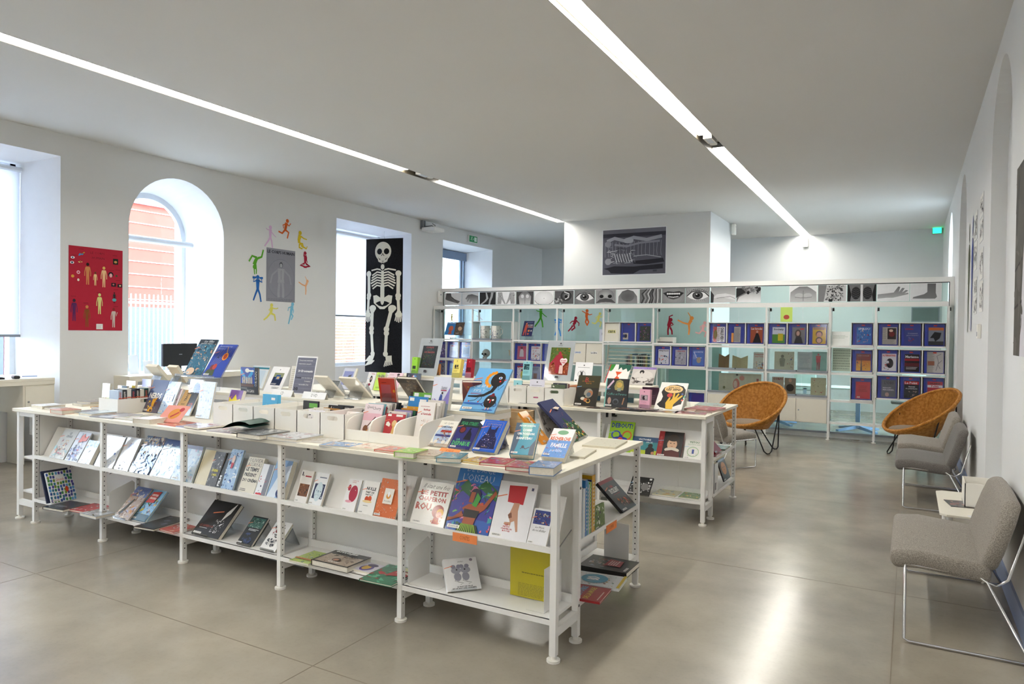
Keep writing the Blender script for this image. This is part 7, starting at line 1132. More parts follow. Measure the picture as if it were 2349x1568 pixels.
# slanted bar rack fifth bay
t=thing('slat_rack','slanted white bar rack in the fifth bay','rack',(UP[4]+.02,YS,.66))
for X in (0,.87): MB().add([(X,-.02,0),(X+.012,-.02,0),(X+.012,.22,.72),(X,.22,.72),(X,0,0),(X+.012,0,0),(X+.012,.24,.72),(X,.24,.72)],[(0,1,2,3),(4,7,6,5),(0,4,5,1),(1,5,6,2),(2,6,7,3),(3,7,4,0)]).obj('side_rail',M_CREAM,t)
for k in range(11): z=.03+k*.065; y=z/3; MB().cyl((.005,y-.01,z),(.875,y-.01,z),.008,8).obj('bar',M_CREAM,t)
for k in range(14):
    c=['#3a3a44','#8a3a34','#c8a04a','#2a4a6a','#e8e4dc','#6a2a2a','#1c1c20'][k%7]; t=thing('book','%s book spine on the shelf seen beyond the bar rack'%['first','second','third','fourth','fifth','sixth','seventh','eighth','ninth','tenth','eleventh','twelfth','thirteenth','fourteenth'][k],'book',(UP[4]+.2+k*.042,YP+.35,1.0),0,'books beyond the slanted bar rack')
    MB().box(0,.038,0,.2,0,.2+.01*(k%4)).obj('cover',mat('spine_'+c.lstrip('#'),c,.45,noise_amt=.06,noise_scale=40),t); a=Art(.038,.2); a.bg(c); a.lines(.3,.1,.7,.9,8,'#e8e0d0',k); a.obj('spine_print',M_PRINT,t)
t=thing('book_trolley','low cream shelf behind the glass carrying books','shelf',(UP[4]+.1,YP+.3,0)); MB().box(0,.8,0,.3,.97,.998).obj('shelf',M_CREAM,t); MB().box(0,.02,0,.3,0,.97).box(.78,.8,0,.3,0,.97).obj('side_panel',M_CREAM,t)
# vitrines
def vitrine(k,z,zt,label):
    a,b=UP[k]+.02,UP[k+1]-.02; v=thing('glass_showcase',label,'showcase',(a,YS-.02,z)); w=b-a; h=zt-z
    MB().box(0,w,0,.25,h-.012,h).obj('top_panel',M_WHITE,v); MB().box(0,w,0,.25,0,.008).box(0,w,-.004,.008,0,.03).obj('bottom_rail',M_STEEL if False else M_GREY,v)
    for X in (0,w-.008): MB().box(X,X+.008,0,.25,0,h).obj('side_panel',M_WHITE,v)
    MB().box(.008,w*.52,.008,.012,.03,h-.012).obj('glass_door',M_GLASS,v); MB().box(w*.48,w-.008,.016,.02,.03,h-.012).obj('glass_door',M_GLASS,v)
    MB().cyl((w*.5,-.002,.02),(w*.5,-.012,.02),.01,10).obj('lock',M_BLACK,v)
vitrine(1,1.446,1.815,'glass showcase with two patterned mugs, second bay top'); vitrine(1,1.046,1.42,'glass showcase with a pale skull model, second bay'); vitrine(1,.656,1.02,'empty glass showcase low in the second bay')
for k,lab in ((6,'seventh'),(7,'eighth')):
    vitrine(k,1.036,1.41,'glass showcase with small books, %s bay'%lab); vitrine(k,.656,1.015,'lower glass showcase above cabinet, %s bay'%lab)
    a,b=UP[k]+.02,UP[k+1]-.02; c=thing('low_cabinet','white sliding-door cabinet at the foot of the %s bay'%lab,'cabinet',(a,YS-.015,.25)); w=b-a
    MB().box(0,w,.02,.25,0,.375).obj('body',M_WHITE,c)
    for i in (0,1):
        d_=MB().box(w*.5*i+.003,w*.5*(i+1)-.003,.0+.008*i,.008+.008*i,.008,.37).obj('door',M_CREAM,c); MB().box(w*.5*i+.03,w*.5*i+.05,-.001+.008*i,.0+.008*i,.18,.2).obj('finger_pull',M_GREY,d_)
def lathe(prof,n=20):
    m=MB(); vs=[(r*math.cos(2*PI*k/n),r*math.sin(2*PI*k/n),z) for r,z in prof for k in range(n)]
    m.add(vs,[(i*n+k,i*n+(k+1)%n,(i+1)*n+(k+1)%n,(i+1)*n+k) for i in range(len(prof)-1) for k in range(n)],True); return m
for x,l in ((-7.38,'white mug with grey print in the second bay showcase'),(-7.13,'white mug with blue figure print in showcase')):
    t=thing('mug',l,'mug',(x,YS+.08,1.456)); lathe([(0,0),(.09,0),(.1,.01),(.1,.27),(.095,.27),(.093,.02),(0,.015)]).obj('body',M_PLAST,t); MB().tube([(.1,0,.22),(.15,0,.2),(.155,0,.13),(.1,0,.07)],.012,8).obj('handle',M_PLAST,t)
    m=MB(); vs=[]; N=10
    rn=random.Random(int(-x*100)); m2=Art(.16,.22)
    pm=mat('mug_print_%d'%int(-x*100),'#4a5a8a' if x>-7.2 else '#9a9a98',.5,noise_amt=.2)
    for q in range(22):
        th=rn.uniform(-2.4,-.7); z=rn.uniform(.04,.22); m.tube([(.1012*math.cos(th+.12*s),.1012*math.sin(th+.12*s),z+rn.uniform(-.02,.02)) for s in (0,1,2)],.003,4)
    m.obj('figure_print',pm,t,kind='stuff')
t=thing('skull_model','pale skull model inside the second bay showcase','skull',(-7.36,YS+.1,1.056)); bone=mat('bone','#c9c8c2',.6,noise_amt=.15,noise_scale=20)
m=MB(); N=16; vs=[]
for i in range(N+1):
    for k in range(24):
        a_=PI*i/N; r=math.sin(a_); th=2*PI*k/24; z=math.cos(a_); sc=1 if z>-.2 else 1-.35*(-z-.2); vs.append((.075*r*math.cos(th)*sc,.095*r*math.sin(th)*sc,.12+.085*z))
m.add(vs,[(i*24+k,i*24+(k+1)%24,(i+1)*24+(k+1)%24,(i+1)*24+k) for i in range(N) for k in range(24)],True); m.obj('cranium',bone,t)
rbox(-.04,.04,-.085,-.02,.0,.06,.02).obj('jaw',bone,t)
for X in (-.032,.032): MB().cyl((X,-.094,.11),(X,-.06,.11),.019,12).obj('eye_socket',M_BLACK,t)
MB().cyl((0,-.1,.085),(0,-.08,.085),.009,8).obj('nose_opening',M_BLACK,t)
t=thing('toy_figure','small beige standing paper figure in the lower showcase','figure',(-6.86,YS+.04,1.056)); a=Art(.14,.3,0); a.fig('bat',.5,.5,.9,'#c8b08a'); a.obj('cut_out',M_POSTER,t); MB().box(.05,.09,-.001,.02,0,.004).obj('base',M_PLAST,t)
def openbook(label,x,y,z,w,h,c,c2,rot=0):
    t=thing('open_book',label,'book',(x,y,z),rot); m=MB()
    for s in (-1,1): m.add([(0,0,0),(s*w*.95,-.06,0),(s*w*.95,-.03,h+.02),(0,.03,h-.03),(0,.012,0),(s*w*.95,-.05,0),(s*w*.95,-.02,h+.02),(0,.042,h-.03)],[(0,1,2,3),(7,6,5,4),(0,4,5,1),(1,5,6,2),(2,6,7,3),(3,7,4,0)])
    m.obj('pages',mat('aged_paper_'+c.lstrip('#'),c,.8,noise_amt=.2,noise_scale=60),t); MB().box(-.04,.04,-.02,.05,-.004,0).obj('foot',M_BLACK,t)
openbook('old brown open book standing in the seventh bay showcase',-2.69,YS+.1,1.052,.09,.22,'#7a5a34','#3a2a1c'); openbook('yellowed open book standing beside the brown one',-2.43,YS+.1,1.052,.13,.2,'#b3a982','#3a2a1c')
def poc(label,k,x,z,w,h,c,ops,tilt=8,cat='book',name='book',y=YS+.1):
    POS['_']=[[x,y,z],0,tilt,w,h,.01]; bk('_',label,c,ops,cat,name,None,False,'')
poc('grey picture book with an orange battle scene in the showcase',6,-2.23,1.05,.2,.28,'#b8b8b0',[('t','L\'Indispensable',.05,.82,.95,.92,'#a83434',1),('t','corps humain',.1,.7,.9,.79,'#a83434',1),('blobs',30,420,['#b8622c','#d8a84a','#4a6a8a','#8a3a24'],.05,.03,.95,.45,.12)])
t=poc('long folding anatomy chart with red organ in lower showcase',6,-2.78,.67,.68,.3,'#c0bda4',[('e',.42,.4,.08,.32,'#c8685a'),('e',.4,.4,.045,.2,'#e0b8a8'),('e',.55,.75,.06,.14,'#c87a6a')]+[('lines',.03+.16*k,.1,.15+.16*k,.95,10,'#a09c88',k,.2) for k in range(6)]+[('e',.44,.92,.03,.05,'#3a3a34'),('e',.14,.2,.03,.08,'#6a6a3a'),('r',.9,.6,.95,.75,'#8a2c2c')],4,'chart','chart')
t=poc('pale anatomy figure sheet in the eighth bay showcase',7,-1.90,1.05,.3,.3,'#b9b7a0',[('e',.4,.75,.08,.08,'#6a6a5c'),('p',[(.3,.2),(.5,.2),(.55,.6),(.4,.72),(.25,.6)],'#7a7a6a'),('blobs',14,421,['#8a3a34','#3a4a7a'],.65,.1,.95,.9,.06)],4,'chart','chart')
t=poc('grey typed sheet standing in the middle of showcase',7,-1.55,1.05,.22,.3,'#b4bcc0',[('lines',.1,.1,.9,.9,12,'#7a8488',9,.25)],4,'sheet','sheet')
t=poc('teal board with a red anatomical figure in showcase',7,-1.34,1.05,.26,.31,'#7fb0a8',[('e',.36,.86,.06,.06,'#a83440'),('p',[(.25,.45),(.47,.45),(.5,.8),(.22,.8)],'#b83a44'),('p',[(.27,.08),(.34,.08),(.36,.45),(.27,.45)],'#8a2c3a'),('p',[(.38,.08),(.45,.08),(.46,.45),(.37,.45)],'#8a2c3a')],4,'chart','chart')
t=poc('beige anatomy board in the lower eighth bay showcase',7,-1.35,.67,.22,.28,'#c0b896',[('blobs',18,422,['#a8504a','#7a6a4a','#d8cca8'],.15,.1,.85,.85,.08)],4,'chart','chart')
t=poc('booklet with a man in black shirt in the lower showcase',7,-1.74,.67,.17,.26,'#8a7a6a',[('e',.5,.4,.35,.35,'#1c1c20'),('e',.5,.85,.14,.12,'#c89a80')],4,'booklet','booklet')
t=poc('booklet with dark figures left in the lower showcase',7,-1.93,.67,.18,.27,'#b8a898',[('blobs',14,423,['#3a2a24','#8a3a34'],.1,.1,.9,.7,.16),('t','CORPS',.1,.82,.9,.95,'#8a2a2a',1)],4,'booklet','booklet')
bk('k1','bright blue book with an orange anatomical head, top left shelf','#2a86d0',[('t','LE CORPS HUMAIN',.05,.88,.95,.96,'#dfe8f4',1),('e',.55,.5,.25,.22,'#d8683c'),('p',[(.35,.05),(.75,.05),(.65,.4),(.45,.4)],'#c85a3c')],st=''); bk('k2','dark photo book of a lying face beside the blue one','#5a4434',[('blobs',40,424,['#3a2a1c','#8a6a4a','#1c1410'],0,0,1,1,.12),('e',.6,.5,.24,.16,'#d8b08c',-30),('lines',.2,.1,.6,.18,2,'#e8e0d4')],st='')
bk('k3','navy anatomy book with a red figure on small stand','#1c2458',[('t','LE CORPS',.4,.68,.95,.77,'#e8e4e0',1),('t','HUMAIN',.5,.56,.95,.65,'#e0a8a0',1),('lines',.3,.86,.95,.92,2,'#8a94c8'),('p',[(.1,.05),(.2,.05),(.28,.4),(.36,.05),(.42,.05),(.4,.6),(.5,.5),(.45,.75),(.2,.75),(.15,.4)],'#c8543c'),('e',.3,.82,.07,.06,'#e0785a'),('e',.62,.35,.1,.1,'#d8843c'),('e',.86,.35,.07,.07,'#d8d4c8'),('e',.6,.15,.1,.06,'#c85a3c')],st='')
for x,w in ((-8.3,.4),(-6.5,.18)):
    acr_stand(x,12.0,1.457,0,w,.1,20,.05,'small clear stand lifting %s on the top shelf'%('the anatomical head books' if w>.3 else 'the navy anatomy book'),d=.01)
t=thing('card_display','white notice hanging on glass in the fourth bay','sign',(-5.02,YP-.006,1.46)); MB().box(0,.3,0,.001,0,.22).obj('card',M_FRW,t); a=Art(.3,.22,-.0006); a.bg('#dfe0ec'); a.lines(.15,.5,.85,.72,2,'#6a6a80'); a.obj('lettering',M_POSTER,t)
t=thing('storage_tray','white tray with a black folder on the sixth bay shelf','tray',(UP[5]+.05,YS+.02,1.452)); MB().box(0,.3,0,.2,0,.006).box(0,.006,0,.2,0,.07).box(.294,.3,0,.2,0,.1).box(0,.3,.194,.2,0,.1).obj('tray',M_PLAST,t); MB().box(.03,.27,-.01,.18,.008,.022).obj('folder',M_BLACK,t)
t=thing('notice','white printed notice standing on narrow bay shelf','sign',(-1.06,YS+.06,1.462),0,None,8); MB().box(0,.26,0,.002,0,.22).obj('card',M_FRW,t); a=Art(.26,.22,-.0006); a.bg('#f0f2ee'); a.lines(.1,.5,.9,.75,3,'#8a9a8a',3,.25); a.obj('lettering',M_POSTER,t)
t=thing('chart','pale green word sheet on glass in narrow bay','chart',(-1.06,YP-.006,1.06)); MB().box(0,.3,0,.001,0,.36).obj('sheet',mat('pale_green_paper','#d4dccb',.7,noise_amt=.04),t); a=Art(.3,.36,-.0006); a.bg('#d4dccb'); a.lines(.04,.05,.96,.95,8,'#8a9484',5,.2); a.obj('lettering',M_POSTER,t)
# ================================================================ FRIEZE OF BODY PHOTOS
def photo(i,x0,x1,label,ops,bgc):
    t=thing('photo_print',label,'photo',(x0,YP-.003,2.152)); w=x1-x0-.012; h=.262
    MB().box(0,w,0,.001,0,h).obj('paper',M_FRW,t); a=Art(w,h,-.0004); a.bg('#f2f2f2')
    def T_(o): return o
    a.r(.015,.02,.985,.98,bgc)
    for o in ops: getattr(a,o[0])(*o[1:])
    a.obj('cover_print',M_POSTER,t)
G=lambda v:'#%02x%02x%02x'%(v,v,min(255,v+2))
FX=[-8.526,-8.085,-7.659,-7.255,-6.803,-6.394,-5.959,-5.538,-5.112,-4.690,-4.257,-3.838,-3.417,-2.987,-2.558,-2.150]
def shade(cx,cy,rx,ry,a,b,n=6,rot=0): return [('e',cx,cy,rx*(1-i/n),ry*(1-i/n),G(int(a+(b-a)*i/n)),rot,22) for i in range(n)]
eye=lambda lash:[('p',[(.05,.45),(.25,.72),(.5,.82),(.78,.7),(.97,.42),(.7,.25),(.4,.2),(.2,.3)],G(225))]+shade(.5,.5,.22,.27,60,150)+[('e',.5,.5,.1,.12,G(15)),('e',.46,.57,.03,.04,G(250)),('l',[(.05,.45),(.25,.72),(.5,.82),(.78,.7),(.97,.42)],.035,G(35)),('l',[(.1,.55),(.3,.86),(.6,.93),(.9,.7)],.02,G(90))]+([('l',[(.1+.08*k,.6+.22*math.sin(PI*(.1+.08*k))),(.06+.09*k,.74+.24*math.sin(PI*(.1+.08*k)))],.014,G(20),.004) for k in range(11)]+[('l',[(.2+.08*k,.24),(.18+.09*k,.12)],.01,G(40),.004) for k in range(8)] if lash else [])
PH=[('grey photo of a foot pointing down, first in the frieze',[('p',[(.12,.95),(.38,.95),(.42,.7),(.6,.48),(.92,.3),(.8,.12),(.5,.25),(.15,.4),(.06,.48)],G(85),G(120))]+[('l',[(.45,.6),(.75,.25)],.015,G(60)),('l',[(.35,.6),(.7,.2)],.015,G(140))],G(225)),
('photo of a curled hand reaching left, second in the frieze',[('p',[(.95,.7),(.6,.85),(.35,.8),(.2,.5),(.28,.42),(.36,.6),(.28,.3),(.36,.24),(.48,.5),(.42,.2),(.5,.16),(.6,.35),(.62,.05),(1,.02)],G(90),G(190))],G(215)),
('dark photo of bent knees and elbows, third in the frieze',[('p',[(.05,.05),(.3,.3),(.42,.5),(.38,.95),(.45,.95),(.55,.5),(.4,.25),(.15,.02)],G(180)),('p',[(.7,.95),(.85,.95),(.8,.6),(.7,.3),(.65,.02),(.55,.02),(.6,.4),(.68,.65)],G(170))],G(50)),
('drawing of two bodies holding hands, fourth in the frieze',[('p',[(.08,.95),(.3,.95),(.36,.5),(.5,.05),(.42,.05),(.28,.4),(.25,.05),(.05,.05)],G(165)),('p',[(.95,.95),(.7,.95),(.62,.5),(.5,.05),(.56,.05),(.72,.4),(.75,.05),(.97,.05)],G(165)),('blobs',40,430,[G(120),G(200),G(90)],.06,.1,.3,.9,.03),('blobs',40,431,[G(120),G(200),G(90)],.7,.1,.95,.9,.03)],G(235)),
('photo of a muscular back, fifth in the frieze',[('p',[(.2,.02),(.15,.6),(.3,.88),(.42,.98),(.58,.98),(.7,.88),(.85,.6),(.8,.02)],G(100),G(180)),('l',[(.5,.9),(.5,.05)],.02,G(90)),('e',.36,.62,.09,.14,G(195)),('e',.64,.62,.09,.14,G(195))],G(70)),
('pale photo of a round belly, sixth in the frieze',shade(.5,.45,.48,.55,205,228)+[('e',.5,.45,.02,.02,G(130)),('l',[(.02,.3),(.12,.1),(.25,.02)],.02,G(80)),('l',[(.98,.3),(.88,.1),(.75,.02)],.02,G(80))],G(222)),
('dark photo of an ear, seventh in the frieze',shade(.6,.6,.28,.36,40,150)+[('l',[(.5,.9),(.75,.75),(.72,.5),(.55,.35)],.05,G(200)),('e',.6,.55,.08,.12,G(20)),('blobs',20,432,[G(90),G(60),G(170)],0,0,.4,.5,.14)],G(85)),
('photo of a wide open eye, eighth in the frieze',shade(.5,.5,.6,.6,110,150)+eye(False),G(120)),
('photo of a nose and moustache, ninth in the frieze',shade(.5,.6,.4,.45,130,190)+[('e',.3,.52,.1,.12,G(30)),('e',.7,.52,.1,.12,G(30)),('p',[(.02,.05),(.2,.3),(.5,.4),(.8,.3),(.98,.05),(.7,.12),(.5,.1),(.3,.12)],G(80)),('l',[(.2,.03),(.5,.1),(.8,.03)],.03,G(180))],G(145)),
('photo of a bald head from behind, tenth in the frieze',[('p',[(.06,.0),(.08,.5),(.25,.85),(.5,.97),(.75,.85),(.92,.5),(.94,.0)],G(95),G(150))]+shade(.5,.5,.3,.36,110,95),G(232)),
('photo of wavy hair, eleventh in the frieze',[('l',[(.1+.09*k,.0),(.2+.08*k+.03*(k%2),.35),(.12+.09*k,.65),(.35+.06*k,1)],.06,G([60,150,95,190,70][k%5])) for k in range(9)],G(110)),
('photo of a grinning mouth with teeth, twelfth in the frieze',shade(.5,.5,.6,.6,135,165)+[('p',[(.04,.68),(.25,.8),(.5,.76),(.75,.8),(.96,.68),(.75,.38),(.5,.26),(.25,.38)],G(60)),('p',[(.12,.64),(.5,.7),(.88,.64),(.7,.44),(.5,.38),(.3,.44)],G(20))]+[('e',.24+.074*k,.63-.012*abs(k-3.5)*0,.034,.06,G(240)) for k in range(8)]+[('e',.3+.065*k,.40+.012*abs(k-3),.028,.04,G(225)) for k in range(7)]+[('p',[(.2,.36),(.5,.22),(.8,.36),(.5,.3)],G(110))],G(150)),
('photo of an eye with long lashes, thirteenth in the frieze',shade(.5,.5,.6,.6,150,175)+eye(True),G(165)),
('photo of an arm across a bare chest, fourteenth in the frieze',[('p',[(.0,1),(1,1),(1,.0),(.1,.0),(.15,.4)],G(150),G(195)),('p',[(.1,.3),(.5,.35),(1,.15),(1,.45),(.6,.6),(.25,.55)],G(205)),('l',[(.25,.3),(.8,.4),(1,.25)],.015,G(70)),('p',[(0,0),(.12,0),(.14,.5),(0,.8)],G(50))],G(170)),
('photo of a shoulder with dark hair, fifteenth in the frieze',[('p',[(.02,.0),(.12,.35),(.45,.6),(1,.75),(1,0)],G(140),G(215)),('blobs',30,433,[G(30),G(90),G(150)],.0,.6,1,1,.12),('p',[(0,.3),(.1,.4),(.4,.66),(.2,.9),(0,.9)],G(40))],G(110))]
for i,(l,o,b) in enumerate(PH): photo(i,FX[i],FX[i+1],l,o,b)
PR=[(-1.717,-1.285,'photo of a bare male torso, right part of the frieze',[('p',[(.02,.0),(.04,.6),(.2,.8),(.36,.95),(.64,.95),(.8,.8),(.96,.6),(.98,0)],G(120),G(180)),('e',.35,.4,.15,.14,G(175)),('e',.66,.4,.15,.14,G(175)),('l',[(.5,.7),(.5,.05)],.015,G(100)),('l',[(.2,.3),(.4,.25),(.6,.25),(.8,.3)],.015,G(90))],G(225)),
(-1.285,-.863,'photo of tangled hair and arm, right part of the frieze',[('p',[(0,0),(.2,0),(.3,1),(0,1)],G(120)),('blobs',70,434,[G(30),G(80),G(140),G(190)],.3,.05,.9,.95,.1)],G(190)),
(-.863,-.450,'chest X-ray print, third from the right end of frieze',[('r',0,0,1,1,G(110)),('e',.3,.5,.16,.38,G(40)),('e',.7,.5,.16,.38,G(40)),('r',.46,0,.54,1,G(210))]+[('l',[(.14,.2+.11*k),(.3,.3+.11*k),(.44,.2+.11*k)],.012,G(95)) for k in range(6)]+[('l',[(.56,.2+.11*k),(.7,.3+.11*k),(.86,.2+.11*k)],.012,G(95)) for k in range(6)]+[('p',[(0,0),(.1,0),(.14,.4),(.05,1),(0,1)],G(30)),('p',[(1,0),(.9,0),(.86,.4),(.95,1),(1,1)],G(30))],G(110)),
(-.450,-.007,'photo of an open outstretched hand, second last in the frieze',[('p',[(.02,.15),(.3,.2),(.5,.2),(.7,.28),(.98,.4),(.96,.48),(.85,.44),(.97,.6),(.9,.64),(.78,.5),(.86,.74),(.78,.76),(.68,.52),(.72,.82),(.66,.84),(.52,.5),(.3,.45),(.02,.4)],G(110),G(170))],G(228)),
(-.007,.409,'photo of a standing foot in profile, last in the frieze',[('p',[(.08,.14),(.5,.12),(.8,.12),(.86,.22),(.82,.45),(.82,.98),(.55,.98),(.55,.5),(.45,.38),(.1,.22)],G(105),G(125))],G(222))]
for i,(a_,b_,l,o,g) in enumerate(PR): photo(20+i,a_,b_,l,o,g)
# stickers on the glass and paper cut-outs on the left wall
def sticker(pose,label,x,z,c,sz,y=YP+.03,rot=0,flip=1,xx=None):
    t=thing('paper_cutout',label,'cut-out',(x-sz*.6 if rot==0 else x,y if rot==0 else y-sz*.6,z-sz*.6),rot); a=Art(sz*1.2,sz*1.2,-.0006); a.fig(pose,.5,.5,.8,c,flip); a.obj('silhouette',M_POSTER,t)
for a_ in [('walk','green kicking figure cut-out stuck on the glass',-6.265,1.90,'#4aa82c',.42),('ski','dark red skiing figure cut-out on the glass',-5.52,1.757,'#9c1f34',.36),('bat','orange batting figure cut-out on the glass',-5.29,1.90,'#e0662a',.36),('run','pale yellow running figure cut-out on glass',-5.06,1.84,'#e6e07a',.32),('lift','blue figure cut-out on the glass near the monitor view',-5.886,1.713,'#3a8ad8',.36),('bend','dark red side-bending figure cut-out on glass',-3.694,1.784,'#9c1f34',.40),('kick','orange dancing figure cut-out on the glass',-3.361,1.808,'#e8944a',.42),('run','pale pink running figure cut-out on glass',-3.117,1.68,'#efb0b0',.32),('bat','yellow batting figure cut-out above the blue anatomy book',-8.353,1.87,'#c8b02a',.24),('walk','pale pink figure cut-out at the second upright',-7.68,1.84,'#eac0d4',.28)]:
    sticker(*a_)
for pose,label,y,z,c,sz,fl in [('walk','lilac walking figure cut-out on the left wall','7.644',3.026,'#dcb8da',.36,1),('run','orange running figure cut-out above the grey poster','7.948',3.173,'#d9642a',.36,1),('crouch','yellow crouching figure cut-out right of the runner','8.27',3.033,'#dcc02c',.36,1),('hand','green handstand figure cut-out left of the grey poster','7.39',2.619,'#5aa82c',.42,-1),('sit','crimson seated yoga figure cut-out on the wall','8.368',2.725,'#a8203a',.32,1),('lift','blue weight-lifting figure cut-out on the wall','7.41',2.218,'#2a6ab8',.42,1),('kick','peach dancing figure cut-out right of grey poster','8.382',2.334,'#eeb488',.32,1),('lunge','pale yellow lunging figure cut-out below grey poster','7.674',1.85,'#e0da6a',.34,1),('swim','sky blue running figure cut-out below grey poster','8.071',1.86,'#7ec0dc',.36,1)]:
    sticker(pose,label,XL+.002,z,c,sz,float(y),90,fl)
# ================================================================ POSTERS
def poster(label,x,y,z,rot,w,h,ops,bgc,name='poster',curl=0):
    t=thing(name,label,'poster',(x,y,z),rot); MB().box(0,w,0,.0012,0,h).obj('paper',M_FRW,t); a=Art(w,h,-.0006); a.bg(bgc)
    for o in ops: getattr(a,o[0])(*o[1:])
    a.obj('cover_print',M_POSTER,t); return t
def man(cx,cy,s,c,head=None,arms=0): # small standing person in a 0.65:1 poster
    return [('e',cx,cy+.9*s,.055*s/.65*1.2,.06*s*1.2,head or c),('p',[(cx-.13*s,cy+.8*s),(cx+.13*s,cy+.8*s),(cx+.1*s,cy+.42*s),(cx+.1*s,cy),(cx+.03*s,cy),(cx,cy+.38*s),(cx-.04*s,cy),(cx-.1*s,cy),(cx-.1*s,cy+.42*s)],c),('l',[(cx-.13*s,cy+.77*s),(cx-.2*s,cy+.55*s),(cx-.2*s,cy+.38*s)],.05*s,c),('l',[(cx+.13*s,cy+.77*s),(cx+.2*s,cy+.55*s),(cx+(.28 if arms else .2)*s,cy+(.75 if arms else .38)*s)],.05*s,c)]
OP=[('t','LE CORPS',.39,.925,.65,.95,'#3a1820',3),('t','HUMAIN',.42,.865,.65,.89,'#3a1820',3)]
OP+=man(.34,.55,.27,'#d08a54','#2a1c18')+man(.48,.545,.17,'#e8c890','#6a4a2a')+man(.64,.53,.26,'#e8c090','#e0b868',0)+man(.56,.20,.26,'#d8d88a')+man(.1,.11,.27,'#5a2a5c','#2a1c30')+man(.33,.04,.27,'#8a5028','#c88a50',0)+man(.83,.04,.25,'#c8b8b0','#8a2a2a',1)+man(.84,.34,.14,'#2c2c2e')
OP+=[('e',.84,.38,.04,.02,'#5aa8b0'),('e',.07,.86,.035,.014,'#e8e8ee'),('e',.07,.86,.014,.01,'#2a3a6a'),('e',.06,.80,.035,.016,'#e8e8ee'),('e',.06,.80,.016,.012,'#1c3a5a'),('blobs',8,440,['#c8b83a','#3a8ac0','#1c1c1c'],.18,.9,.27,.93,.03),('blobs',6,441,['#e0c87a','#7a2a1c'],.18,.8,.24,.83,.03),('r',.81,.82,.91,.89,'#1c2a24'),('e',.86,.85,.03,.015,'#c89a5a'),('e',.77,.69,.05,.05,'#1c1a20'),('e',.77,.68,.03,.025,'#e0a8a8'),('e',.88,.68,.02,.02,'#3a5a34'),('r',.78,.545,.87,.59,'#24202a'),('r',.9,.54,.99,.58,'#24202a'),('e',.82,.57,.02,.01,'#c8706a'),('e',.95,.56,.02,.01,'#d8b08a'),('e',.17,.69,.03,.02,'#f0d8dc'),('e',.17,.69,.02,.012,'#d8506a'),('e',.07,.64,.028,.018,'#e0a84a'),('e',.17,.6,.02,.016,'#e8e0d0'),('r',.5,.015,.62,.08,'#f0f0ee'),('lines',.51,.02,.61,.07,5,'#8a8a8a',2,.25)]
for q in ((.05,.885),(.17,.965),(.8,.925),(.74,.74),(.86,.75),(.86,.62),(.04,.4),(.26,.325),(.5,.46),(.82,.505),(.82,.295)): OP.append(('r',q[0],q[1],q[0]+.09,q[1]+.005,'#7a1c28'))
poster('red LE CORPS HUMAIN anatomy poster on the left wall',XL+.003,4.651,1.559,90,.652,1.0,OP,'#b3263a')
gl=[('r',0,.0,1,1,'#8c8d98'),('t','LE CORPS HUMAIN',.03,.905,.97,.965,'#33343e',1)]+[('e',.5,.44,.47,.37,'#7b7c88',0,36),('e',.5,.44,.463,.362,'#8e8f9a',0,36)]
gl+=[('e',.5,.7,.06,.055,'#4a4b54'),('e',.5,.69,.045,.04,'#a8a8b0'),('p',[(.38,.63),(.62,.63),(.6,.45),(.62,.36),(.38,.36),(.4,.45)],'#a4a4ac'),('l',[(.4,.61),(.2,.5),(.14,.34)],.05,'#9c9ca6'),('l',[(.6,.61),(.8,.5),(.86,.34)],.05,'#9c9ca6'),('l',[(.45,.38),(.42,.22),(.42,.08)],.08,'#a0a0aa'),('l',[(.55,.38),(.58,.22),(.58,.08)],.08,'#a0a0aa'),('lines',.05,.01,.95,.06,2,'#7a7b86'),('l',[(.5,.6),(.5,.42)],.008,'#5a5b66')]
poster('grey poster of a standing body under a title, amid the cut-outs',XL+.003,7.57,2.034,90,.58,.823,gl,'#8c8d98')
rn=random.Random(7); en=[('r',.012,.015,.988,.985,'#5c5c68'),('r',.012,.82,.988,.985,'#3f3f4a'),('r',.012,.9,.988,.985,'#777783'),('p',[(.03,.15),(.2,.2),(.5,.18),(.95,.22),(.95,.12),(.6,.1),(.5,.03),(.15,.05),(.1,.12)],'#2b2b34'),('p',[(.5,.3),(.95,.34),(.97,.26),(.7,.22),(.5,.24)],'#2b2b34')]
for k in range(16): x=.05+k*.058; en.append(('l',[(x,.72),(x+rn.uniform(-.01,.01),.5),(x,.4)],.006,'#9a9aa6'))
for k in range(34):
    x=rn.uniform(.08,.55); y=rn.uniform(.2,.75); en.append(('l',[(x,y),(x+rn.uniform(-.06,.08),y+rn.uniform(-.05,.06)),(x+rn.uniform(0,.1),y+rn.uniform(-.05,.05))],.008,rn.choice(['#b4b4be','#8a8a96','#d0d0d6','#3a3a44'])))
en+=[('l',[(.08,.74),(.2,.8),(.35,.74),(.5,.8),(.7,.74),(.93,.8)],.05,'#a4a4b0'),('l',[(.2,.66),(.4,.62),(.6,.68),(.9,.7)],.03,'#8c8c98'),('e',.1,.68,.05,.07,'#8a8a94'),('e',.1,.3,.05,.07,'#9a9aa4'),('e',.42,.74,.08,.06,'#b0b0ba')]+[('l',[(.2+.04*k,.46),(.22+.04*k,.36),(.24+.04*k,.28)],.014,'#c0c0c8') for k in range(7)]+[('l',[(.5,.4),(.7,.42),(.92,.36)],.012,'#a8a8b2'),('r',.8,.06,.86,.1,'#44444e')]
poster('dark grey landscape engraving poster on the white pier',-5.278,12.897,2.73,0,1.29,.897,[('bg','#eceef2')]+en,'#eceef2')
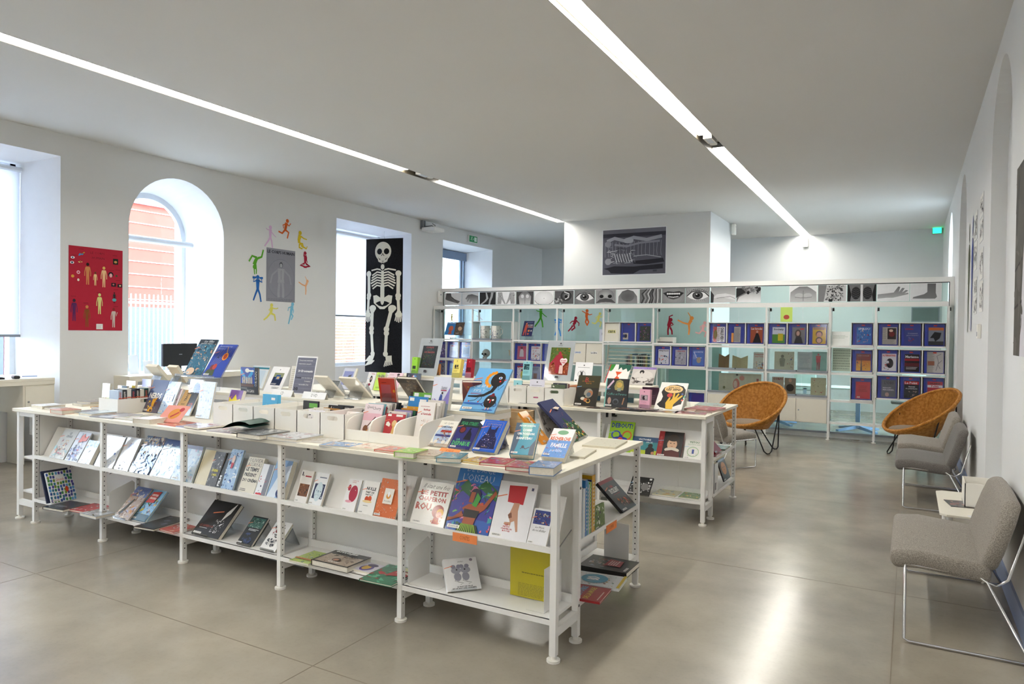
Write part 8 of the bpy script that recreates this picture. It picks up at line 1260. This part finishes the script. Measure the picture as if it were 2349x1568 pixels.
# skeleton banner
t=thing('banner','tall black banner with a white skeleton before the third window','banner',(-8.746,9.99,.84),8)
bw,bh=.775,2.43; m=MB(); N=10; vs=[]
for i in range(N+1):
    u=i/N; y=-.05*math.sin(PI*u); vs+=[(u*bw,y,0),(u*bw,y,bh),(u*bw,y+.004,0),(u*bw,y+.004,bh)]
m.add(vs,[(4*i,4*i+4,4*i+5,4*i+1) for i in range(N)]+[(4*i+2,4*i+3,4*i+7,4*i+6) for i in range(N)],True); m.obj('cloth',fabric('black_banner_cloth','#141519','#1e1f24',60),t)
S=[]; B='#e6e2d2'; K='#1a1b1f'
def bone_(p,q,w): 
    (x0,y0),(x1,y1)=p,q; S.append(('l',[p,q],w,B)); S.append(('e',x0,y0,w*.85,w*.85,B)); S.append(('e',x1,y1,w*.8,w*.8,B))
S+=[('e',.5,.905,.22,.072,B,0,26),('p',[(.33,.885),(.67,.885),(.62,.83),(.56,.822),(.44,.822),(.38,.83)],B),('e',.41,.905,.07,.07,K),('e',.60,.905,.07,.07,K),('p',[(.5,.893),(.455,.872),(.545,.872)],K),('p',[(.36,.864),(.42,.85),(.58,.85),(.64,.864),(.58,.842),(.42,.842)],K)]
S+=[('r',.46,.775,.54,.82,B),('e',.5,.79,.07,.03,K),('e',.5,.79,.05,.02,B),('l',[(.18,.765),(.35,.775),(.5,.765),(.65,.775),(.84,.765)],.035,B),('r',.465,.655,.535,.765,B)]
for k in range(6):
    y=.745-.02*k; w_=.30+.012*k if k<4 else .34-.03*(k-3)
    S+=[('l',[(.47,y),(.35,y+.008),(.5-w_,y-.018)],.035,B),('l',[(.53,y),(.65,y+.008),(.5+w_,y-.018)],.035,B)]
S+=[('e',.5,.635-.021*k,.055,.045,B) for k in range(5)]
S+=[('p',[(.24,.575),(.34,.58),(.45,.56),(.5,.545),(.55,.56),(.66,.58),(.76,.575),(.74,.52),(.62,.49),(.56,.475),(.44,.475),(.38,.49),(.26,.52)],B)]
bone_((.1,.74),(.11,.58),.085); bone_((.1,.56),(.08,.455),.07); bone_((.9,.74),(.9,.575),.085); bone_((.9,.555),(.92,.45),.07)
for s,cx in ((-1,.08),(1,.92)):
    S.append(('e',cx,.435,.09,.02,B))
    for k in range(5): S.append(('l',[(cx-.06+.03*k,.43),(cx-.09+.045*k,.375-.006*abs(k-2)*-1)],.026,B))
bone_((.22,.47),(.2,.33),.09) ; bone_((.74,.47),(.62,.325),.09); bone_((.2,.30),(.24,.14),.08); bone_((.62,.295),(.6,.14),.08)
S+=[('e',.76,.482,.1,.024,B),('e',.23,.482,.1,.024,B)]
for cx,d in ((.2,-1),(.66,.6)):
    S.append(('p',[(cx-.06,.125),(cx+.1,.13),(cx+.08+.04*d,.085),(cx-.1+.1*d,.08)],B))
    for k in range(5): S.append(('l',[(cx-.05+.035*k,.09),(cx-.14+.05*k+.08*d,.045+.004*k)],.03,B))
a=Art(bw,bh,-.003)
for o in S: getattr(a,o[0])(*o[1:])
nv=[]
for (x,y,z) in a.v: nv.append((x,y-.05*math.sin(PI*x/bw),z))
a.v=nv; a.obj('skeleton_print',M_POSTER,t)
MB().cyl((0,0,bh),(bw,0,bh),.008,8).obj('hanging_rod',M_BLACK,t); MB().cyl((bw*.5,0,bh),(bw*.5,0,bh+.14),.003,6).obj('hook',M_STEEL,t)
# right wall prints
def rposter(label,y,z,w,h,ops,bgc,name='poster'): return poster(label,XR-.003,y,z,-90,w,h,ops,bgc,name)
rposter('large grey photo poster of a pale draped figure at right edge',5.30,1.50,1.1,1.14,[('p',[(.25,0),(.95,0),(.9,.5),(.75,.9),(.6,1),(.45,.9),(.32,.5)],'#d8d4dc'),('p',[(.05,.6),(.15,.95),(.3,1),(.1,1),(0,.8)],'#4a4844'),('l',[(0,.45),(.3,.5)],.015,'#3a3836'),('l',[(0,.25),(.3,.28)],.015,'#3a3836'),('e',.6,.82,.16,.14,'#b8a898'),('blobs',20,450,['#5a564f','#6a6660'],0,0,.3,1,.12)],'#5c5953')
SHT=[(2255,426,484),(2255,476,531),(2241,463,530),(2241,533,597),(2255,570,639),(2241,637,679),(2254,646,711),(2241,683,723)]
Ls=['upper','second','third','fourth','fifth','sixth','seventh','lowest']
for i,(yy,z0,z1) in enumerate([(7.98,2.72,2.93),(7.95,2.49,2.70),(8.62,2.58,2.86),(8.60,2.28,2.56),(7.9,2.14,2.42),(8.52,2.02,2.2),(7.85,1.84,2.12),(8.5,1.84,2.0)]):
    rposter('white sheet with dark ink prints, %s of the group on right wall'%Ls[i],yy,z0,.36,z1-z0,[('blobs',16,460+i,['#2a2a2c','#5a5a5c','#8a8a8a'],.12,.15,.42,.85,.12),('blobs',16,470+i,['#2a2a2c','#5a5a5c','#8a8a8a'],.58,.15,.9,.85,.12)],'#efeeea','print_sheet')
def bodycut(label,y,c,z0,z1):
    t=thing('paper_cutout',label,'cut-out',(XR-.004,y,z0),-90); h=z1-z0; a=Art(.34,h,-.0008)
    a.e(.5,.9,.12,.09,c); a.p([(.38,.8),(.62,.8),(.8,.72),(.85,.45),(.78,.44),(.7,.62),(.66,.4),(.66,.02),(.54,.0),(.5,.38),(.46,.0),(.34,.02),(.34,.4),(.3,.62),(.22,.44),(.15,.45),(.2,.72)],c); a.obj('silhouette',M_POSTER,t); return t
bodycut('life-size olive green body silhouette on right wall',9.46,'#4c5434',1.66,2.88); bodycut('life-size blue body silhouette beside the green one',8.98,'#3c4a94',1.67,2.90)
t=thing('thermostat','small cream thermostat box on the right wall','switch',(XR,7.70,1.60),-90); bevel(MB().box(0,.09,-.03,0,0,.13).obj('case',M_PLAST,t),.006); MB().box(.02,.07,-.032,-.03,.02,.06).obj('display',M_GREY,t)
# ================================================================ ROOM BEYOND THE GLASS
def desk(label,x,y,w=1.4,d=.7):
    t=thing('pedestal_desk',label,'desk',(x,y,0)); bl=mat('pale_blue_steel','#8fa8cc',.4,noise_amt=.05)
    bevel(MB().box(-w/2,w/2,-d/2,d/2,.71,.735).obj('top',M_WHITE,t),.002); MB().box(-.035,.035,-.03,.03,.05,.71).obj('column',bl,t)
    for k in range(4):
        an=PI/4+k*PI/2; MB().add([(0,.05*0,.09),(.42*math.cos(an)-.03*math.sin(an),.42*math.sin(an)+.03*math.cos(an),.03),(.42*math.cos(an)+.03*math.sin(an),.42*math.sin(an)-.03*math.cos(an),.03),(0,0,.03),(.42*math.cos(an)-.03*math.sin(an),.42*math.sin(an)+.03*math.cos(an),.0),(.42*math.cos(an)+.03*math.sin(an),.42*math.sin(an)-.03*math.cos(an),.0)],[(0,1,2),(3,5,4),(0,3,4,1),(1,4,5,2),(2,5,3,0)]).obj('foot',bl,t)
desk('white desk on a pale blue pedestal beyond the glass, right',-.75,13.4); desk('white desk on a pale blue pedestal beyond the glass, centre',-2.1,13.6,1.3)
def ochair(label,x,y,rot):
    t=thing('office_chair',label,'chair',(x,y,0),rot); 
    for k in range(5):
        an=k*2*PI/5; MB().cyl((0,0,.08),(.3*math.cos(an),.3*math.sin(an),.05),.018,8,.012).obj('foot',M_GREY,t); MB().cyl((.3*math.cos(an)-.02,.3*math.sin(an),.025),(.3*math.cos(an)+.02,.3*math.sin(an),.025),.025,10).obj('castor',M_BLACK,t)
    MB().cyl((0,0,.08),(0,0,.42),.025,10).obj('gas_column',M_GREY,t); rbox(-.22,.22,-.22,.22,.42,.49,.03).obj('seat',M_FABD,t); rbox(-.2,.2,.2,.26,.55,.95,.03).obj('backrest',mat('pale_green_shell','#c3d0c4',.5,noise_amt=.04),t); MB().box(-.03,.03,.2,.24,.42,.6).obj('back_bar',M_GREY,t)
ochair('office chair with pale green back beyond the glass, centre',-1.75,14.45,0); ochair('office chair at the right desk beyond the glass',.0,14.3,-20); ochair('office chair behind the sliding-door cabinet beyond glass',-3.2-.0,12.62,200) if 0 else None
t=thing('wall_screen','dark grey screen on the far wall at right','screen',(.02,YF-.03,1.93)); MB().box(0,.5,0,.03,0,.3).obj('case',M_GREY,t); MB().box(.02,.48,-.002,0,.02,.28).obj('display',mat('slate_screen','#6a7a78',.3,noise_amt=.1),t)
dd=MB().box(-6.98,-6.15,16.80,16.845,0,2.15); d_=struct('door_1',dd,mat('dark_grey_door','#5f646a',.5,noise_amt=.05)); 
MB().box(-7.05,-6.98,16.79,16.85,0,2.2).box(-6.15,-6.08,16.79,16.85,0,2.2).box(-7.05,-6.08,16.79,16.85,2.15,2.22).obj('door_frame',M_WHITE,d_); MB().cyl((-6.9,16.78,1.0),(-6.78,16.78,1.0),.01,8).obj('door_handle',M_STEEL,d_)
t=thing('partition_screen','pale turquoise standing panel behind the glass in sixth bay','panel',(-3.85,12.7,0)); MB().box(0,.95,0,.04,.02,1.45).obj('panel',mat('pale_turquoise_panel','#a3bfb9',.6,noise_amt=.04),t); MB().box(.1,.14,-.15,.19,0,.02).box(.8,.84,-.15,.19,0,.02).obj('foot',M_GREY,t)
t=thing('notice','yellow poster on the far wall beyond the glass','sign',(-2.55,YF-.004,1.92)); MB().box(0,.25,0,.003,0,.35).obj('card',mat('yellow_card','#d8dc5a',.6,noise_amt=.05),t); a=Art(.25,.35,-.0006); a.bg('#dfe06a'); a.e(.5,.3,.25,.15,'#c84a3a'); a.obj('cover_print',M_POSTER,t)
